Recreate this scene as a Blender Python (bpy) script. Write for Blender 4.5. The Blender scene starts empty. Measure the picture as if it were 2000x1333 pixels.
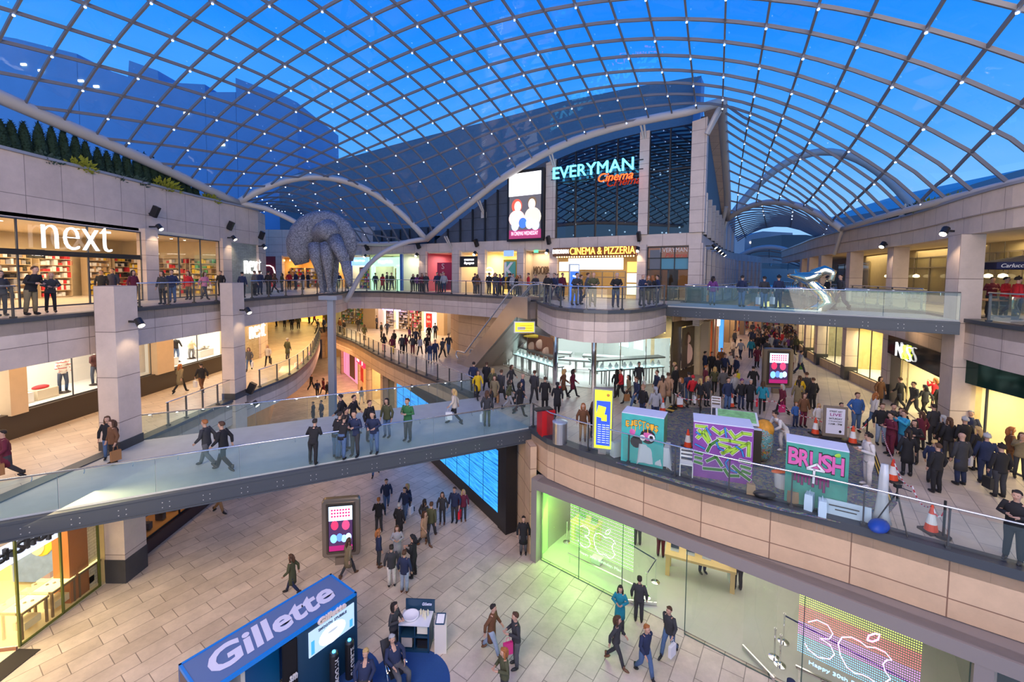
import bpy, bmesh, math, random
import numpy as np
from mathutils import Vector, Matrix, Quaternion
random.seed(7)
scene = bpy.context.scene
C = scene.collection
PI = math.pi
# ---------------------------------------------------------------- camera
F_PX = 845.0; CX = 1000.0; CY = 584.0; PIT = math.atan(0.055); ROLL = math.radians(0.5); CH = 12.2
Z1 = 5.3; Z2 = 10.6            # floor levels (ground is 0)
cam_d = bpy.data.cameras.new('camera'); cam = bpy.data.objects.new('camera', cam_d); C.objects.link(cam)
cam_d.sensor_width = 36; cam_d.lens = F_PX/2000*36; cam_d.shift_y = -(666.5-CY)/2000
cam_d.clip_end = 600; cam_d.clip_start = 0.1
cam.matrix_world = Matrix.Translation((0, 0, CH)) @ Matrix.Rotation(PI/2-PIT, 4, 'X') @ Matrix.Rotation(ROLL, 4, 'Z')
scene.camera = cam
# ---------------------------------------------------------------- world: blue hour sky
w = bpy.data.worlds.new('sky'); scene.world = w; w.use_nodes = True
nt = w.node_tree; nt.nodes.clear()
geo = nt.nodes.new('ShaderNodeTexCoord'); sep = nt.nodes.new('ShaderNodeSeparateXYZ')
ramp = nt.nodes.new('ShaderNodeValToRGB'); bg = nt.nodes.new('ShaderNodeBackground'); out = nt.nodes.new('ShaderNodeOutputWorld')
nt.links.new(geo.outputs['Generated'], sep.inputs[0])
cl = nt.nodes.new('ShaderNodeTexNoise'); cl.inputs['Scale'].default_value = 2.2; cl.inputs['Detail'].default_value = 5
mp = nt.nodes.new('ShaderNodeMapping'); mp.inputs['Scale'].default_value = (1, 1, 3)
nt.links.new(geo.outputs['Generated'], mp.inputs[0]); nt.links.new(mp.outputs[0], cl.inputs['Vector'])
ma = nt.nodes.new('ShaderNodeMath'); ma.operation = 'MULTIPLY_ADD'; ma.inputs[1].default_value = -0.22; 
nt.links.new(cl.outputs['Fac'], ma.inputs[0]); nt.links.new(sep.outputs[2], ma.inputs[2])
ad = nt.nodes.new('ShaderNodeMath'); ad.operation = 'ADD'; ad.inputs[1].default_value = 0.11
nt.links.new(ma.outputs[0], ad.inputs[0]); nt.links.new(ad.outputs[0], ramp.inputs[0])
cr = ramp.color_ramp
cr.elements[0].position = 0.0; cr.elements[0].color = (0.33, 0.52, 0.80, 1)
cr.elements[1].position = 1.0; cr.elements[1].color = (0.004, 0.11, 0.58, 1)
for p_, c_ in ((0.12, (0.22, 0.50, 0.93, 1)), (0.26, (0.09, 0.38, 0.98, 1)), (0.42, (0.018, 0.26, 0.93, 1)), (0.6, (0.007, 0.18, 0.82, 1))):
 e = cr.elements.new(p_); e.color = c_
bg.inputs[1].default_value = 1.0
nt.links.new(ramp.outputs[0], bg.inputs[0]); nt.links.new(bg.outputs[0], out.inputs[0])
# ---------------------------------------------------------------- large fill lights added out of view to brighten the atrium + exposure
def area(name, loc, target, sx, sy, power, col):
 l = bpy.data.lights.new(name, 'AREA'); l.shape = 'RECTANGLE'; l.size = sx; l.size_y = sy; l.energy = power; l.color = col
 o = bpy.data.objects.new(name, l); C.objects.link(o); o.location = loc
 o.rotation_euler = (Vector(target)-Vector(loc)).to_track_quat('-Z', 'Y').to_euler()
 return o
WARM = (1, .70, .44); NEUT = (1, .83, .68)
area('atrium_fill', (-4, -2, 20.5), (-3, 17, 0), 12, 6, 1900, (1, .74, .52))
area('atrium_fill', (9, 6, 21), (6, 24, 6), 10, 6, 900, (1, .78, .60))
area('atrium_fill', (-8, -4, 20), (-13, 24, 8), 6, 6, 850, (1, .70, .56))
area('atrium_fill', (0, -6, 15), (0, 25, 12), 24, 6, 700, (1, .86, .78))
area('atrium_fill', (0, -4, 9.5), (0, 20, 0), 20, 3, 700, (1, .80, .62))
vs = scene.view_settings
vs.view_transform = 'Standard'; vs.look = 'None'; vs.gamma = 1.0; vs.use_curve_mapping = False; vs.exposure = 0.28
# ---------------------------------------------------------------- measuring helpers (pixel of the photo -> point of the place)
cp_, sp_ = math.cos(PIT), math.sin(PIT); cr_, sr_ = math.cos(ROLL), math.sin(ROLL)
def ray(x, y):
 u = (x-CX)/F_PX; v = (CY-y)/F_PX
 u, v = u*cr_-v*sr_, u*sr_+v*cr_
 return Vector((u, cp_+v*sp_, -sp_+v*cp_))
def G(x, y, z=0.0):
 d = ray(x, y); t = (z-CH)/d.z; return Vector((d.x*t, d.y*t, z))
def Dp(x, y, dep):
 d = ray(x, y); t = dep/d.y; return Vector((d.x*t, dep, CH+d.z*t))
def V(x, y, a, b):
 d = ray(x, y); nx, ny = -(b[1]-a[1]), (b[0]-a[0]); t = (nx*a[0]+ny*a[1])/(nx*d.x+ny*d.y)
 return Vector((d.x*t, d.y*t, CH+d.z*t))
# ---------------------------------------------------------------- materials
MATS = {}
def mat(name, col=(.5, .5, .5), rough=.6, metal=0.0, emit=None, es=1.0, noise=0.0, nscale=3.0, bump=0.0, spec=.5, alpha=1.0, stretch=(1, 1, 1)):
 if name in MATS: return MATS[name]
 m = bpy.data.materials.new(name); m.use_nodes = True; MATS[name] = m
 n = m.node_tree; b = n.nodes['Principled BSDF']
 b.inputs['Base Color'].default_value = (*col, 1); b.inputs['Roughness'].default_value = rough
 b.inputs['Metallic'].default_value = metal; b.inputs['Specular IOR Level'].default_value = spec
 if emit: b.inputs['Emission Color'].default_value = (*emit, 1); b.inputs['Emission Strength'].default_value = es
 if noise or bump:
  tc = n.nodes.new('ShaderNodeTexCoord'); mpn = n.nodes.new('ShaderNodeMapping'); mpn.inputs['Scale'].default_value = stretch
  no = n.nodes.new('ShaderNodeTexNoise')
  no.inputs['Scale'].default_value = nscale; no.inputs['Detail'].default_value = 5
  n.links.new(tc.outputs['Object'], mpn.inputs[0]); n.links.new(mpn.outputs[0], no.inputs['Vector'])
  if noise:
   mx = n.nodes.new('ShaderNodeMix'); mx.data_type = 'RGBA'
   mx.inputs['A'].default_value = (*[max(0, c*(1-noise)) for c in col], 1); mx.inputs['B'].default_value = (*[min(1, c*(1+noise)) for c in col], 1)
   n.links.new(no.outputs['Fac'], mx.inputs['Factor']); n.links.new(mx.outputs['Result'], b.inputs['Base Color'])
  if bump:
   bp = n.nodes.new('ShaderNodeBump'); bp.inputs['Strength'].default_value = bump; bp.inputs['Distance'].default_value = .02
   n.links.new(no.outputs['Fac'], bp.inputs['Height']); n.links.new(bp.outputs[0], b.inputs['Normal'])
 return m
def objmat(name, rough=.8, metal=0.0):
 """material that takes the object's own colour"""
 if name in MATS: return MATS[name]
 m = mat(name, rough=rough, metal=metal); n = m.node_tree
 oi = n.nodes.new('ShaderNodeObjectInfo'); no = n.nodes.new('ShaderNodeTexNoise'); no.inputs['Scale'].default_value = 14
 tc = n.nodes.new('ShaderNodeTexCoord'); n.links.new(tc.outputs['Object'], no.inputs['Vector'])
 mx = n.nodes.new('ShaderNodeMix'); mx.data_type = 'RGBA'; mx.blend_type = 'MULTIPLY'; mx.inputs['Factor'].default_value = 1
 mr = n.nodes.new('ShaderNodeMapRange'); mr.inputs['To Min'].default_value = .8; mr.inputs['To Max'].default_value = 1.15
 n.links.new(no.outputs['Fac'], mr.inputs['Value'])
 n.links.new(oi.outputs['Color'], mx.inputs['A']); n.links.new(mr.outputs[0], mx.inputs['B'])
 n.links.new(mx.outputs['Result'], n.nodes['Principled BSDF'].inputs['Base Color'])
 return m
def tiles(name, col, col2, mortar, w_=1.2, h_=.6, gap=.008, rough=.5, rot=0.0, noise=.12, uv=True, offset=.5, bump=.3, spec=.5):
 if name in MATS: return MATS[name]
 m = mat(name, col, rough, spec=spec); n = m.node_tree; b = n.nodes['Principled BSDF']
 tc = n.nodes.new('ShaderNodeTexCoord'); mpn = n.nodes.new('ShaderNodeMapping'); mpn.inputs['Rotation'].default_value = (0, 0, rot)
 br = n.nodes.new('ShaderNodeTexBrick'); br.offset = offset; br.squash = 1
 br.inputs['Scale'].default_value = 1; br.inputs['Brick Width'].default_value = w_; br.inputs['Row Height'].default_value = h_
 br.inputs['Mortar Size'].default_value = gap; br.inputs['Mortar Smooth'].default_value = .1
 br.inputs['Color1'].default_value = (*col, 1); br.inputs['Color2'].default_value = (*col2, 1); br.inputs['Mortar'].default_value = (*mortar, 1)
 n.links.new(tc.outputs['UV' if uv else 'Object'], mpn.inputs[0]); n.links.new(mpn.outputs[0], br.inputs['Vector'])
 no = n.nodes.new('ShaderNodeTexNoise'); no.inputs['Scale'].default_value = .9; no.inputs['Detail'].default_value = 8; no.inputs['Roughness'].default_value = .7
 n.links.new(tc.outputs['Object'], no.inputs['Vector'])
 mr = n.nodes.new('ShaderNodeMapRange'); mr.inputs['To Min'].default_value = 1-noise; mr.inputs['To Max'].default_value = 1+noise
 mr.inputs['From Min'].default_value = .3; mr.inputs['From Max'].default_value = .7
 n.links.new(no.outputs['Fac'], mr.inputs['Value'])
 mx = n.nodes.new('ShaderNodeMix'); mx.data_type = 'RGBA'; mx.blend_type = 'MULTIPLY'; mx.inputs['Factor'].default_value = 1
 n.links.new(br.outputs['Color'], mx.inputs['A']); n.links.new(mr.outputs[0], mx.inputs['B']); n.links.new(mx.outputs['Result'], b.inputs['Base Color'])
 bp = n.nodes.new('ShaderNodeBump'); bp.inputs['Strength'].default_value = bump; bp.inputs['Distance'].default_value = .01; bp.invert = True
 n.links.new(br.outputs['Fac'], bp.inputs['Height']); n.links.new(bp.outputs[0], b.inputs['Normal'])
 return m
def glass(name, tint=(.93, .97, .96), refl=.10, haze=0.0, hazecol=(.7, .8, .8)):
 if name in MATS: return MATS[name]
 m = bpy.data.materials.new(name); m.use_nodes = True; MATS[name] = m; n = m.node_tree; n.nodes.clear()
 tr = n.nodes.new('ShaderNodeBsdfTransparent'); tr.inputs[0].default_value = (*tint, 1)
 gl = n.nodes.new('ShaderNodeBsdfGlossy'); gl.inputs['Roughness'].default_value = .02; gl.inputs[0].default_value = (1, 1, 1, 1)
 fr = n.nodes.new('ShaderNodeFresnel'); fr.inputs[0].default_value = 1.5
 mt = n.nodes.new('ShaderNodeMath'); mt.operation = 'MULTIPLY_ADD'; mt.inputs[1].default_value = refl*5; mt.inputs[2].default_value = refl*.25; mt.use_clamp = True
 n.links.new(fr.outputs[0], mt.inputs[0])
 mx = n.nodes.new('ShaderNodeMixShader'); n.links.new(mt.outputs[0], mx.inputs[0]); n.links.new(tr.outputs[0], mx.inputs[1]); n.links.new(gl.outputs[0], mx.inputs[2])
 last = mx
 if haze:
  df = n.nodes.new('ShaderNodeBsdfDiffuse'); df.inputs[0].default_value = (*hazecol, 1)
  m2 = n.nodes.new('ShaderNodeMixShader'); m2.inputs[0].default_value = haze
  n.links.new(mx.outputs[0], m2.inputs[1]); n.links.new(df.outputs[0], m2.inputs[2]); last = m2
 o = n.nodes.new('ShaderNodeOutputMaterial'); n.links.new(last.outputs[0], o.inputs[0])
 return m
def glow(name, col=(1, 1, 1), s=1): return mat(name, col, .5, emit=col, es=s)
STONE = tiles('stone_cladding', (.56, .46, .40), (.60, .50, .435), (.20, .155, .13), 1.5, .82, .012, .62, offset=0)
COLST = tiles('column_cladding', (.56, .46, .40), (.60, .50, .435), (.20, .155, .13), 60, 1.75, .014, .62, offset=0)
STONE_Y = tiles('sandstone_cladding', (.60, .41, .26), (.64, .45, .29), (.24, .13, .08), 1.95, 1.0, .016, .6, offset=0)
BRIDGE_FLOOR = mat('bridge_floor', (.42, .45, .44), .5, noise=.15, nscale=2)
PAVE = tiles('paving', (.50, .42, .345), (.60, .51, .43), (.22, .18, .15), 1.35, .62, .012, .42, rot=math.radians(-55.3), noise=.22, uv=False, offset=.37)
PAVE1 = tiles('upper_paving', (.50, .42, .34), (.57, .49, .40), (.27, .23, .2), 1.1, .55, .010, .38, rot=math.radians(-55.3), noise=.16, uv=False, offset=.43)
DARKST = mat('dark_plinth_stone', (.05, .05, .055), .4, noise=.3)
STEEL = mat('dark_grey_steel', (.075, .085, .10), .45, metal=.4)
POSTM = mat('post_metal', (.10, .105, .11), .35, metal=.6)
RAILM = mat('rail_metal', (.62, .64, .68), .25, metal=.9)
CHROME = mat('chrome', (.8, .8, .8), .08, metal=1)
WSTEEL = mat('painted_roof_steel', (.15, .15, .17), .5); TSTEEL = mat('painted_tube_steel', (.50, .47, .45), .45)
BLACK = mat('black', (.012, .012, .014), .4)
WHITE = mat('white_paint', (.8, .8, .78), .5)
CREAM = mat('cream_plaster', (.72, .62, .46), .7, noise=.06)
DGREY = mat('dark_panel', (.045, .055, .075), .5, noise=.15)
GLASS = glass('balustrade_glass', (.90, .96, .95), .10, .03)
BGLASS = glass('bridge_glass', (.76, .93, .89), .10, .06, (.45, .68, .64))
SGLASS = glass('shop_glass', (.95, .97, .95), .09)
RGLASS = glass('roof_glass', (.93, .97, .98), .006)
DGLASS = glass('dark_glazing', (.20, .28, .38), .22)
SPOTLENS = glow('lamp_lens', (1, .86, .62), 14)
# ---------------------------------------------------------------- mesh helpers
class MB:
 def __init__(s): s.v = []; s.f = []; s.uv = []; s.mi = []; s.cm = 0
 def face(s, pts, uv=None):
  i = len(s.v); s.v += [tuple(p) for p in pts]; s.f.append(tuple(range(i, i+len(pts)))); s.mi.append(s.cm); s.uv.append(uv)
 def raw(s, vs, fs):
  i = len(s.v); s.v += [tuple(p) for p in vs]
  for f in fs: s.f.append(tuple(k+i for k in f)); s.mi.append(s.cm); s.uv.append(None)
  return s
 def box(s, c, d, rz=0.0, rx=0.0, ry=0.0):
  """centre, full dimensions"""
  M_ = Matrix.Translation(c) @ Matrix.Rotation(rz, 4, 'Z') @ Matrix.Rotation(ry, 4, 'Y') @ Matrix.Rotation(rx, 4, 'X')
  x, y, z = d[0]/2, d[1]/2, d[2]/2
  vs_ = [M_ @ Vector(q) for q in ((-x, -y, -z), (x, -y, -z), (x, y, -z), (-x, y, -z), (-x, -y, z), (x, -y, z), (x, y, z), (-x, y, z))]
  return s.raw(vs_, [(0, 3, 2, 1), (4, 5, 6, 7), (0, 1, 5, 4), (1, 2, 6, 5), (2, 3, 7, 6), (3, 0, 4, 7)])
 def beam(s, a, b, w_, h_, up=(0, 0, 1)):
  a, b = Vector(a), Vector(b); d = (b-a)
  if d.length < 1e-6: return s
  d.normalize(); u = Vector(up); sd = d.cross(u)
  if sd.length < 1e-4: sd = d.cross(Vector((1, 0, 0)))
  sd.normalize(); u = sd.cross(d)
  vs_ = [p+sd*i*w_/2+u*j*h_/2 for p in (a, b) for i, j in ((-1, -1), (1, -1), (1, 1), (-1, 1))]
  return s.raw(vs_, [(0, 1, 2, 3), (7, 6, 5, 4), (0, 4, 5, 1), (1, 5, 6, 2), (2, 6, 7, 3), (3, 7, 4, 0)])
 def tube(s, pts, r, n=10, close=True, flat=None):
  pts = [Vector(p) for p in pts]; m = len(pts)
  if not isinstance(r, (list, tuple)): r = [r]*m
  rings = []; pd = None; sd = None
  for i, p in enumerate(pts):
   d = (pts[min(i+1, m-1)]-pts[max(i-1, 0)]).normalized()
   if sd is None:
    ref = Vector((0, 0, 1)) if abs(d.z) < .9 else Vector((1, 0, 0))
    sd = d.cross(ref).normalized()
   else:
    sd = (sd-d*sd.dot(d)); sd = sd.normalized() if sd.length > 1e-5 else d.orthogonal().normalized()
   u = sd.cross(d); rr = r[i]; ra, rb = (rr if isinstance(rr, (tuple, list)) else (rr, rr))
   rings.append([p+sd*math.cos(2*PI*k/n)*ra+u*math.sin(2*PI*k/n)*rb for k in range(n)])
  s.rings(rings, close); return s
 def rings(s, rings, close=True, cyc=True):
  n = len(rings[0]); i0 = len(s.v)
  for r_ in rings: s.v += [tuple(p) for p in r_]
  for j in range(len(rings)-1):
   for k in range(n if cyc else n-1):
    a = i0+j*n+k; b = i0+j*n+(k+1) % n
    s.f.append((a, b, b+n, a+n)); s.mi.append(s.cm); s.uv.append(None)
  if close and cyc:
   s.f.append(tuple(i0+k for k in reversed(range(n)))); s.mi.append(s.cm); s.uv.append(None)
   e_ = i0+(len(rings)-1)*n; s.f.append(tuple(e_+k for k in range(n))); s.mi.append(s.cm); s.uv.append(None)
  return s
 def lathe(s, prof, c=(0, 0, 0), n=20, close=True):
  c = Vector(c)
  return s.rings([[c+Vector((r*math.cos(2*PI*k/n), r*math.sin(2*PI*k/n), z)) for k in range(n)] for r, z in prof], close)
 def cyl(s, c, r, h, n=16): return s.lathe([(r, 0), (r, h)], c, n)
 def ell(s, c, rad, n=12, m=8, M_=None):
  c = Vector(c); rg = []
  for j in range(m+1):
   t = -PI/2+PI*j/m; t = max(-PI/2+.08, min(PI/2-.08, t))
   ring = [Vector((rad[0]*math.cos(t)*math.cos(2*PI*k/n), rad[1]*math.cos(t)*math.sin(2*PI*k/n), rad[2]*math.sin(t))) for k in range(n)]
   rg.append([c+(M_ @ q if M_ else q) for q in ring])
  return s.rings(rg)
 def prism(s, poly, z0, z1, caps=True):
  """vertical prism over plan polygon; walls get uv in metres"""
  A = sum(poly[i][0]*poly[(i+1) % len(poly)][1]-poly[(i+1) % len(poly)][0]*poly[i][1] for i in range(len(poly)))
  if A < 0: poly = list(reversed(poly))
  u = 0; n = len(poly)
  for i in range(n):
   a, b = poly[i], poly[(i+1) % n]; L = math.hypot(b[0]-a[0], b[1]-a[1])
   s.face([(a[0], a[1], z0), (b[0], b[1], z0), (b[0], b[1], z1), (a[0], a[1], z1)], [(u, z0-z1), (u+L, z0-z1), (u+L, 0), (u, 0)]); u += L
  if caps:
   s.face([(p[0], p[1], z1) for p in poly], [(p[0], p[1]) for p in poly])
   s.face([(p[0], p[1], z0) for p in reversed(poly)], [(p[0], p[1]) for p in reversed(poly)])
  return s
 def strip(s, line, z0, z1, th=0.0, side=1, zt=None, closed=True):
  """wall along an open plan polyline, thickness th to its left (side=1)"""
  zt_ = zt or [z1]*len(line)
  L = [Vector((p[0], p[1], 0)) for p in line]; off = offset_line(L, th*side) if th else None
  u = 0
  for i in range(len(L)-1):
   a, b = L[i], L[i+1]; d = (b-a).length
   q = [(a.x, a.y, z0), (b.x, b.y, z0), (b.x, b.y, zt_[i+1]), (a.x, a.y, zt_[i])]; uvq = [(u, z0-z1), (u+d, z0-z1), (u+d, zt_[i+1]-z1), (u, zt_[i]-z1)]
   s.face(q, uvq)
   if th:
    c_, e_ = off[i], off[i+1]
    s.face([(e_.x, e_.y, z0), (c_.x, c_.y, z0), (c_.x, c_.y, zt_[i]), (e_.x, e_.y, zt_[i+1])], [uvq[1], uvq[0], uvq[3], uvq[2]])
    s.face([(a.x, a.y, zt_[i]), (b.x, b.y, zt_[i+1]), (e_.x, e_.y, zt_[i+1]), (c_.x, c_.y, zt_[i])], [(u, 0), (u+d, 0), (u+d, th), (u, th)])
    s.face([(c_.x, c_.y, z0), (e_.x, e_.y, z0), (b.x, b.y, z0), (a.x, a.y, z0)], [(u, th), (u+d, th), (u+d, 0), (u, 0)])
   u += d
  if th:
   for i in (0, -1):
    a, c_ = L[i], off[i]
    s.face([(a.x, a.y, z0), (c_.x, c_.y, z0), (c_.x, c_.y, zt_[i]), (a.x, a.y, zt_[i])], [(0, z0-z1), (th, z0-z1), (th, 0), (0, 0)])
  return s
 def build(s, name, m, parent=None, world=False, smooth=False, label=None, kind=None, tri=False):
  me = bpy.data.meshes.new(name)
  vs_ = s.v
  if world and parent is not None:
   inv = PM(parent).inverted(); vs_ = [tuple(inv @ Vector(p)) for p in vs_]
  me.from_pydata(vs_, [], s.f)
  ms = m if isinstance(m, (list, tuple)) else [m]
  for q in ms: me.materials.append(q)
  if len(ms) > 1: me.polygons.foreach_set('material_index', s.mi)
  uvl = me.uv_layers.new(name='UVMap')
  co = [0.0]*(len(me.loops)*2)
  for pi, p in enumerate(me.polygons):
   gu = s.uv[pi]
   if gu is None:
    nrm = p.normal
    if abs(nrm.z) > .7: fu = lambda q: (q[0], q[1])
    else:
     tx, ty = -nrm.y, nrm.x; l_ = math.hypot(tx, ty) or 1
     fu = lambda q, tx=tx/l_, ty=ty/l_: (q[0]*tx+q[1]*ty, q[2])
    for li in p.loop_indices:
     a_, b_ = fu(s.v[me.loops[li].vertex_index]); co[2*li] = a_; co[2*li+1] = b_
   else:
    for k, li in enumerate(p.loop_indices): co[2*li] = gu[k][0]; co[2*li+1] = gu[k][1]
  uvl.data.foreach_set('uv', co)
  if smooth: me.polygons.foreach_set('use_smooth', [True]*len(me.polygons))
  me.update()
  o = bpy.data.objects.new(name, me); C.objects.link(o)
  if parent is not None: o.parent = parent
  if label: o['label'] = label
  if kind: o['kind'] = kind
  return o
def PM(o):
 m = Matrix.Translation(o.location) @ o.rotation_euler.to_matrix().to_4x4()
 if o.parent is not None: m = PM(o.parent) @ m
 return m
def offset_line(L, d):
 out_ = []
 for i, p in enumerate(L):
  ns = []
  if i > 0: t = (L[i]-L[i-1]).normalized(); ns.append(Vector((-t.y, t.x, 0)))
  if i < len(L)-1: t = (L[i+1]-L[i]).normalized(); ns.append(Vector((-t.y, t.x, 0)))
  n_ = sum(ns, Vector())
  n_ = n_.normalized() if n_.length > 1e-6 else ns[0]
  out_.append(p+n_*d/max(.3, n_.dot(ns[0])))
 return out_
def smooth_line(pts, step=.6):
 """Catmull-Rom through plan points"""
 P_ = [Vector((p[0], p[1], p[2] if len(p) > 2 else 0)) for p in pts]; out_ = []
 for i in range(len(P_)-1):
  p0 = P_[max(i-1, 0)]; p1 = P_[i]; p2 = P_[i+1]; p3 = P_[min(i+2, len(P_)-1)]
  n_ = max(1, int((p2-p1).length/step))
  for k in range(n_):
   t = k/n_
   out_.append(.5*((2*p1)+(p2-p0)*t+(2*p0-5*p1+4*p2-p3)*t*t+(3*p1-p0-3*p2+p3)*t**3))
 out_.append(P_[-1]); return out_
def empty(name, loc=(0, 0, 0), rz=0.0, label=None, cat=None, group=None, parent=None):
 o = bpy.data.objects.new(name, None); C.objects.link(o); o.location = loc; o.rotation_euler = (0, 0, rz); o.empty_display_size = .2
 if parent is not None: o.parent = parent
 return tag(o, label, cat, group)
def tag(o, label=None, cat=None, group=None, kind=None):
 if label: o['label'] = label
 if cat: o['category'] = cat
 if group: o['group'] = group
 if kind: o['kind'] = kind
 return o
def struct(o): o['kind'] = 'structure'; return o
def copy_tree(o, parent=None):
 c = o.copy(); C.objects.link(c); c.parent = parent
 if parent is None and 'label' in c: pass
 for ch in list(o.children): copy_tree(ch, c)
 return c
def text_mb(body, size=1.0, ext=.02, bold=0.0, shear=0.0, space=1.0, align='CENTER'):
 cu = bpy.data.curves.new('t', 'FONT'); cu.body = body; cu.size = size; cu.extrude = ext; cu.offset = bold; cu.shear = shear
 cu.space_character = space; cu.align_x = align; cu.align_y = 'BOTTOM_BASELINE'; cu.resolution_u = 3
 ob = bpy.data.objects.new('t', cu); C.objects.link(ob)
 dg = bpy.context.evaluated_depsgraph_get(); me = bpy.data.meshes.new_from_object(ob.evaluated_get(dg))
 b = MB(); b.raw([tuple(v.co) for v in me.vertices], [tuple(p.vertices) for p in me.polygons])
 bpy.data.objects.remove(ob); bpy.data.curves.remove(cu); bpy.data.meshes.remove(me)
 return b
def xf(b, M_):
 b.v = [tuple(M_ @ Vector(p)) for p in b.v]; return b
def face_mat(p, nrm, flip=False):
 """matrix: local x along wall, local y up, local z out of wall (nrm) at point p"""
 z = Vector(nrm).normalized(); y = Vector((0, 0, 1)); x = y.cross(z).normalized(); y = z.cross(x)
 return Matrix(((x.x, y.x, z.x, p[0]), (x.y, y.y, z.y, p[1]), (x.z, y.z, z.z, p[2]), (0, 0, 0, 1)))
def sign_text(name, body, p, nrm, width, height, m, parent, ext=.03, bold=0.0, shear=0.0, label=None):
 """text fitted into width x height, centred at p, on a wall facing nrm"""
 b = text_mb(body, 1.0, .03, bold, shear)
 xs = [q[0] for q in b.v]; ys = [q[1] for q in b.v]
 w_ = max(xs)-min(xs); h_ = max(ys)-min(ys); cx = (max(xs)+min(xs))/2; cy = (max(ys)+min(ys))/2
 b.v = [((q[0]-cx)/w_*width, (q[1]-cy)/h_*height, q[2]/.03*ext) for q in b.v]
 xf(b, face_mat(p, nrm))
 return b.build(name, m, parent, world=True, label=label)
scene.cycles.transparent_max_bounces = 24; scene.cycles.max_bounces = 7; scene.cycles.sample_clamp_indirect = 6
# ---------------------------------------------------------------- plan lines of the galleries
L1_LEFT = smooth_line([(-15.2, 3), (-15.2, 12), (-15.1, 18), (-15.1, 24), (-14.85, 28.2), (-15.4, 31.6), (-16.6, 35.8), (-18.7, 41.4), (-21.4, 48), (-24.5, 54.5)], 1.2)
L1_BACK = smooth_line([(-24.5, 54.5), (-23.5, 55), (-20.5, 49.4), (-16, 43.5), (-11.2, 36.2), (-7.4, 31), (-4.1, 26.75), (-2.1, 23.9)], 1.2)
L1_RIGHT = smooth_line([(0.86, 19.3), (1.56, 17.9), (2.7, 16.75), (3.8, 15.85), (4.75, 15.1), (6.25, 13.9), (7.85, 12.85), (8.9, 12.2), (9.9, 11.5), (10.8, 10.8), (11.9, 10), (14.5, 8.1), (18, 5.6)], .9)
L2_LEFT = smooth_line([(-16.2, 3), (-16.25, 9), (-16.2, 14.2), (-16.2, 18.8), (-15.9, 23.5), (-15.7, 27.8), (-14.6, 32.3)], 1.2)
L2_TIP = smooth_line([(-14.6, 32.3), (-14.2, 34.4), (-14.4, 36.8), (-14.8, 38.8)], .8)
L2_BACK = smooth_line([(-14.8, 38.8), (-11.9, 38.9), (-7.8, 36.7), (-4.2, 34), (-.55, 31.2), (1.2, 30.1), (2.9, 28.9)], 1.2)
L2_BULGE = smooth_line([(1.55, 26.3), (1.75, 24), (2.2, 21.2), (3.3, 19.7), (4.3, 19.4), (5.4, 19.8), (7, 21.4), (8.5, 23.7)], .7)
L2_STREET = smooth_line([(10.6, 26.3), (13.2, 27.6), (15.4, 30), (19.5, 37), (23, 42), (27, 49), (31, 58)], 2)
L2_RIGHT = smooth_line([(16.4, 9), (16.7, 13.6), (17.9, 17.1), (19.8, 21), (21.2, 24.6), (22.6, 29.2), (24.2, 33.9), (25.6, 37.3), (27.4, 41), (33.5, 54)], 1.2)
def xy(L): return [(p[0], p[1]) for p in L]
floor = MB(); floor.face([(-60, -2, 0), (60, -2, 0), (60, 100, 0), (-60, 100, 0)]); floor.face([(-60, -2, -.3), (-60, 100, -.3), (60, 100, -.3), (60, -2, -.3)])
struct(floor.build('floor', PAVE))
p = MB(); p.prism(xy(L1_LEFT)+xy(L1_BACK)[1:]+xy(L1_RIGHT)+[(50, 5.6), (62, 95), (-55, 95), (-55, 3)], Z1-.5, Z1)
s1 = struct(p.build('floor_level_one', PAVE1))
p = MB(); p.prism(xy(L2_LEFT)+xy(L2_TIP)[1:]+xy(L2_BACK)[1:]+xy(L2_BULGE)+xy(L2_STREET)+xy(reversed(L2_RIGHT))+[(50, 9), (62, 95), (-55, 95), (-55, 3)], Z2-.5, Z2)
s2 = struct(p.build('floor_level_two', PAVE1))
def fascia(name, line, z, h, m, side=1, ledge=.10):
 b = MB(); b.strip(line, z-h, z-ledge, .3, side); struct(b.build(name, m))
 b = MB(); b.strip(offset_line([Vector((q[0], q[1], 0)) for q in line], -.06*side), z-ledge, z+.045, .5, side); struct(b.build('trim_edge', STEEL))
fascia('wall_edge_left_one', L1_LEFT, Z1, 1.35, STONE, 1)
fascia('wall_edge_back_one', L1_BACK, Z1, 1.5, STONE_Y, 1)
fascia('wall_edge_right_one', L1_RIGHT, Z1, 1.7, STONE_Y, 1, .2)
fascia('wall_edge_left_two', L2_LEFT, Z2, 1.6, STONE, 1)
fascia('wall_edge_tip_two', L2_TIP, Z2, 1.6, STONE, 1)
fascia('wall_edge_back_two', L2_BACK, Z2, 1.55, STONE, 1)
fascia('wall_edge_bulge_two', L2_BULGE, Z2, 1.45, STONE, 1)
fascia('wall_edge_street_two', L2_STREET, Z2, 1.1, STONE, 1)
fascia('wall_edge_right_two', L2_RIGHT, Z2, 1.55, STONE, -1)
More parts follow.
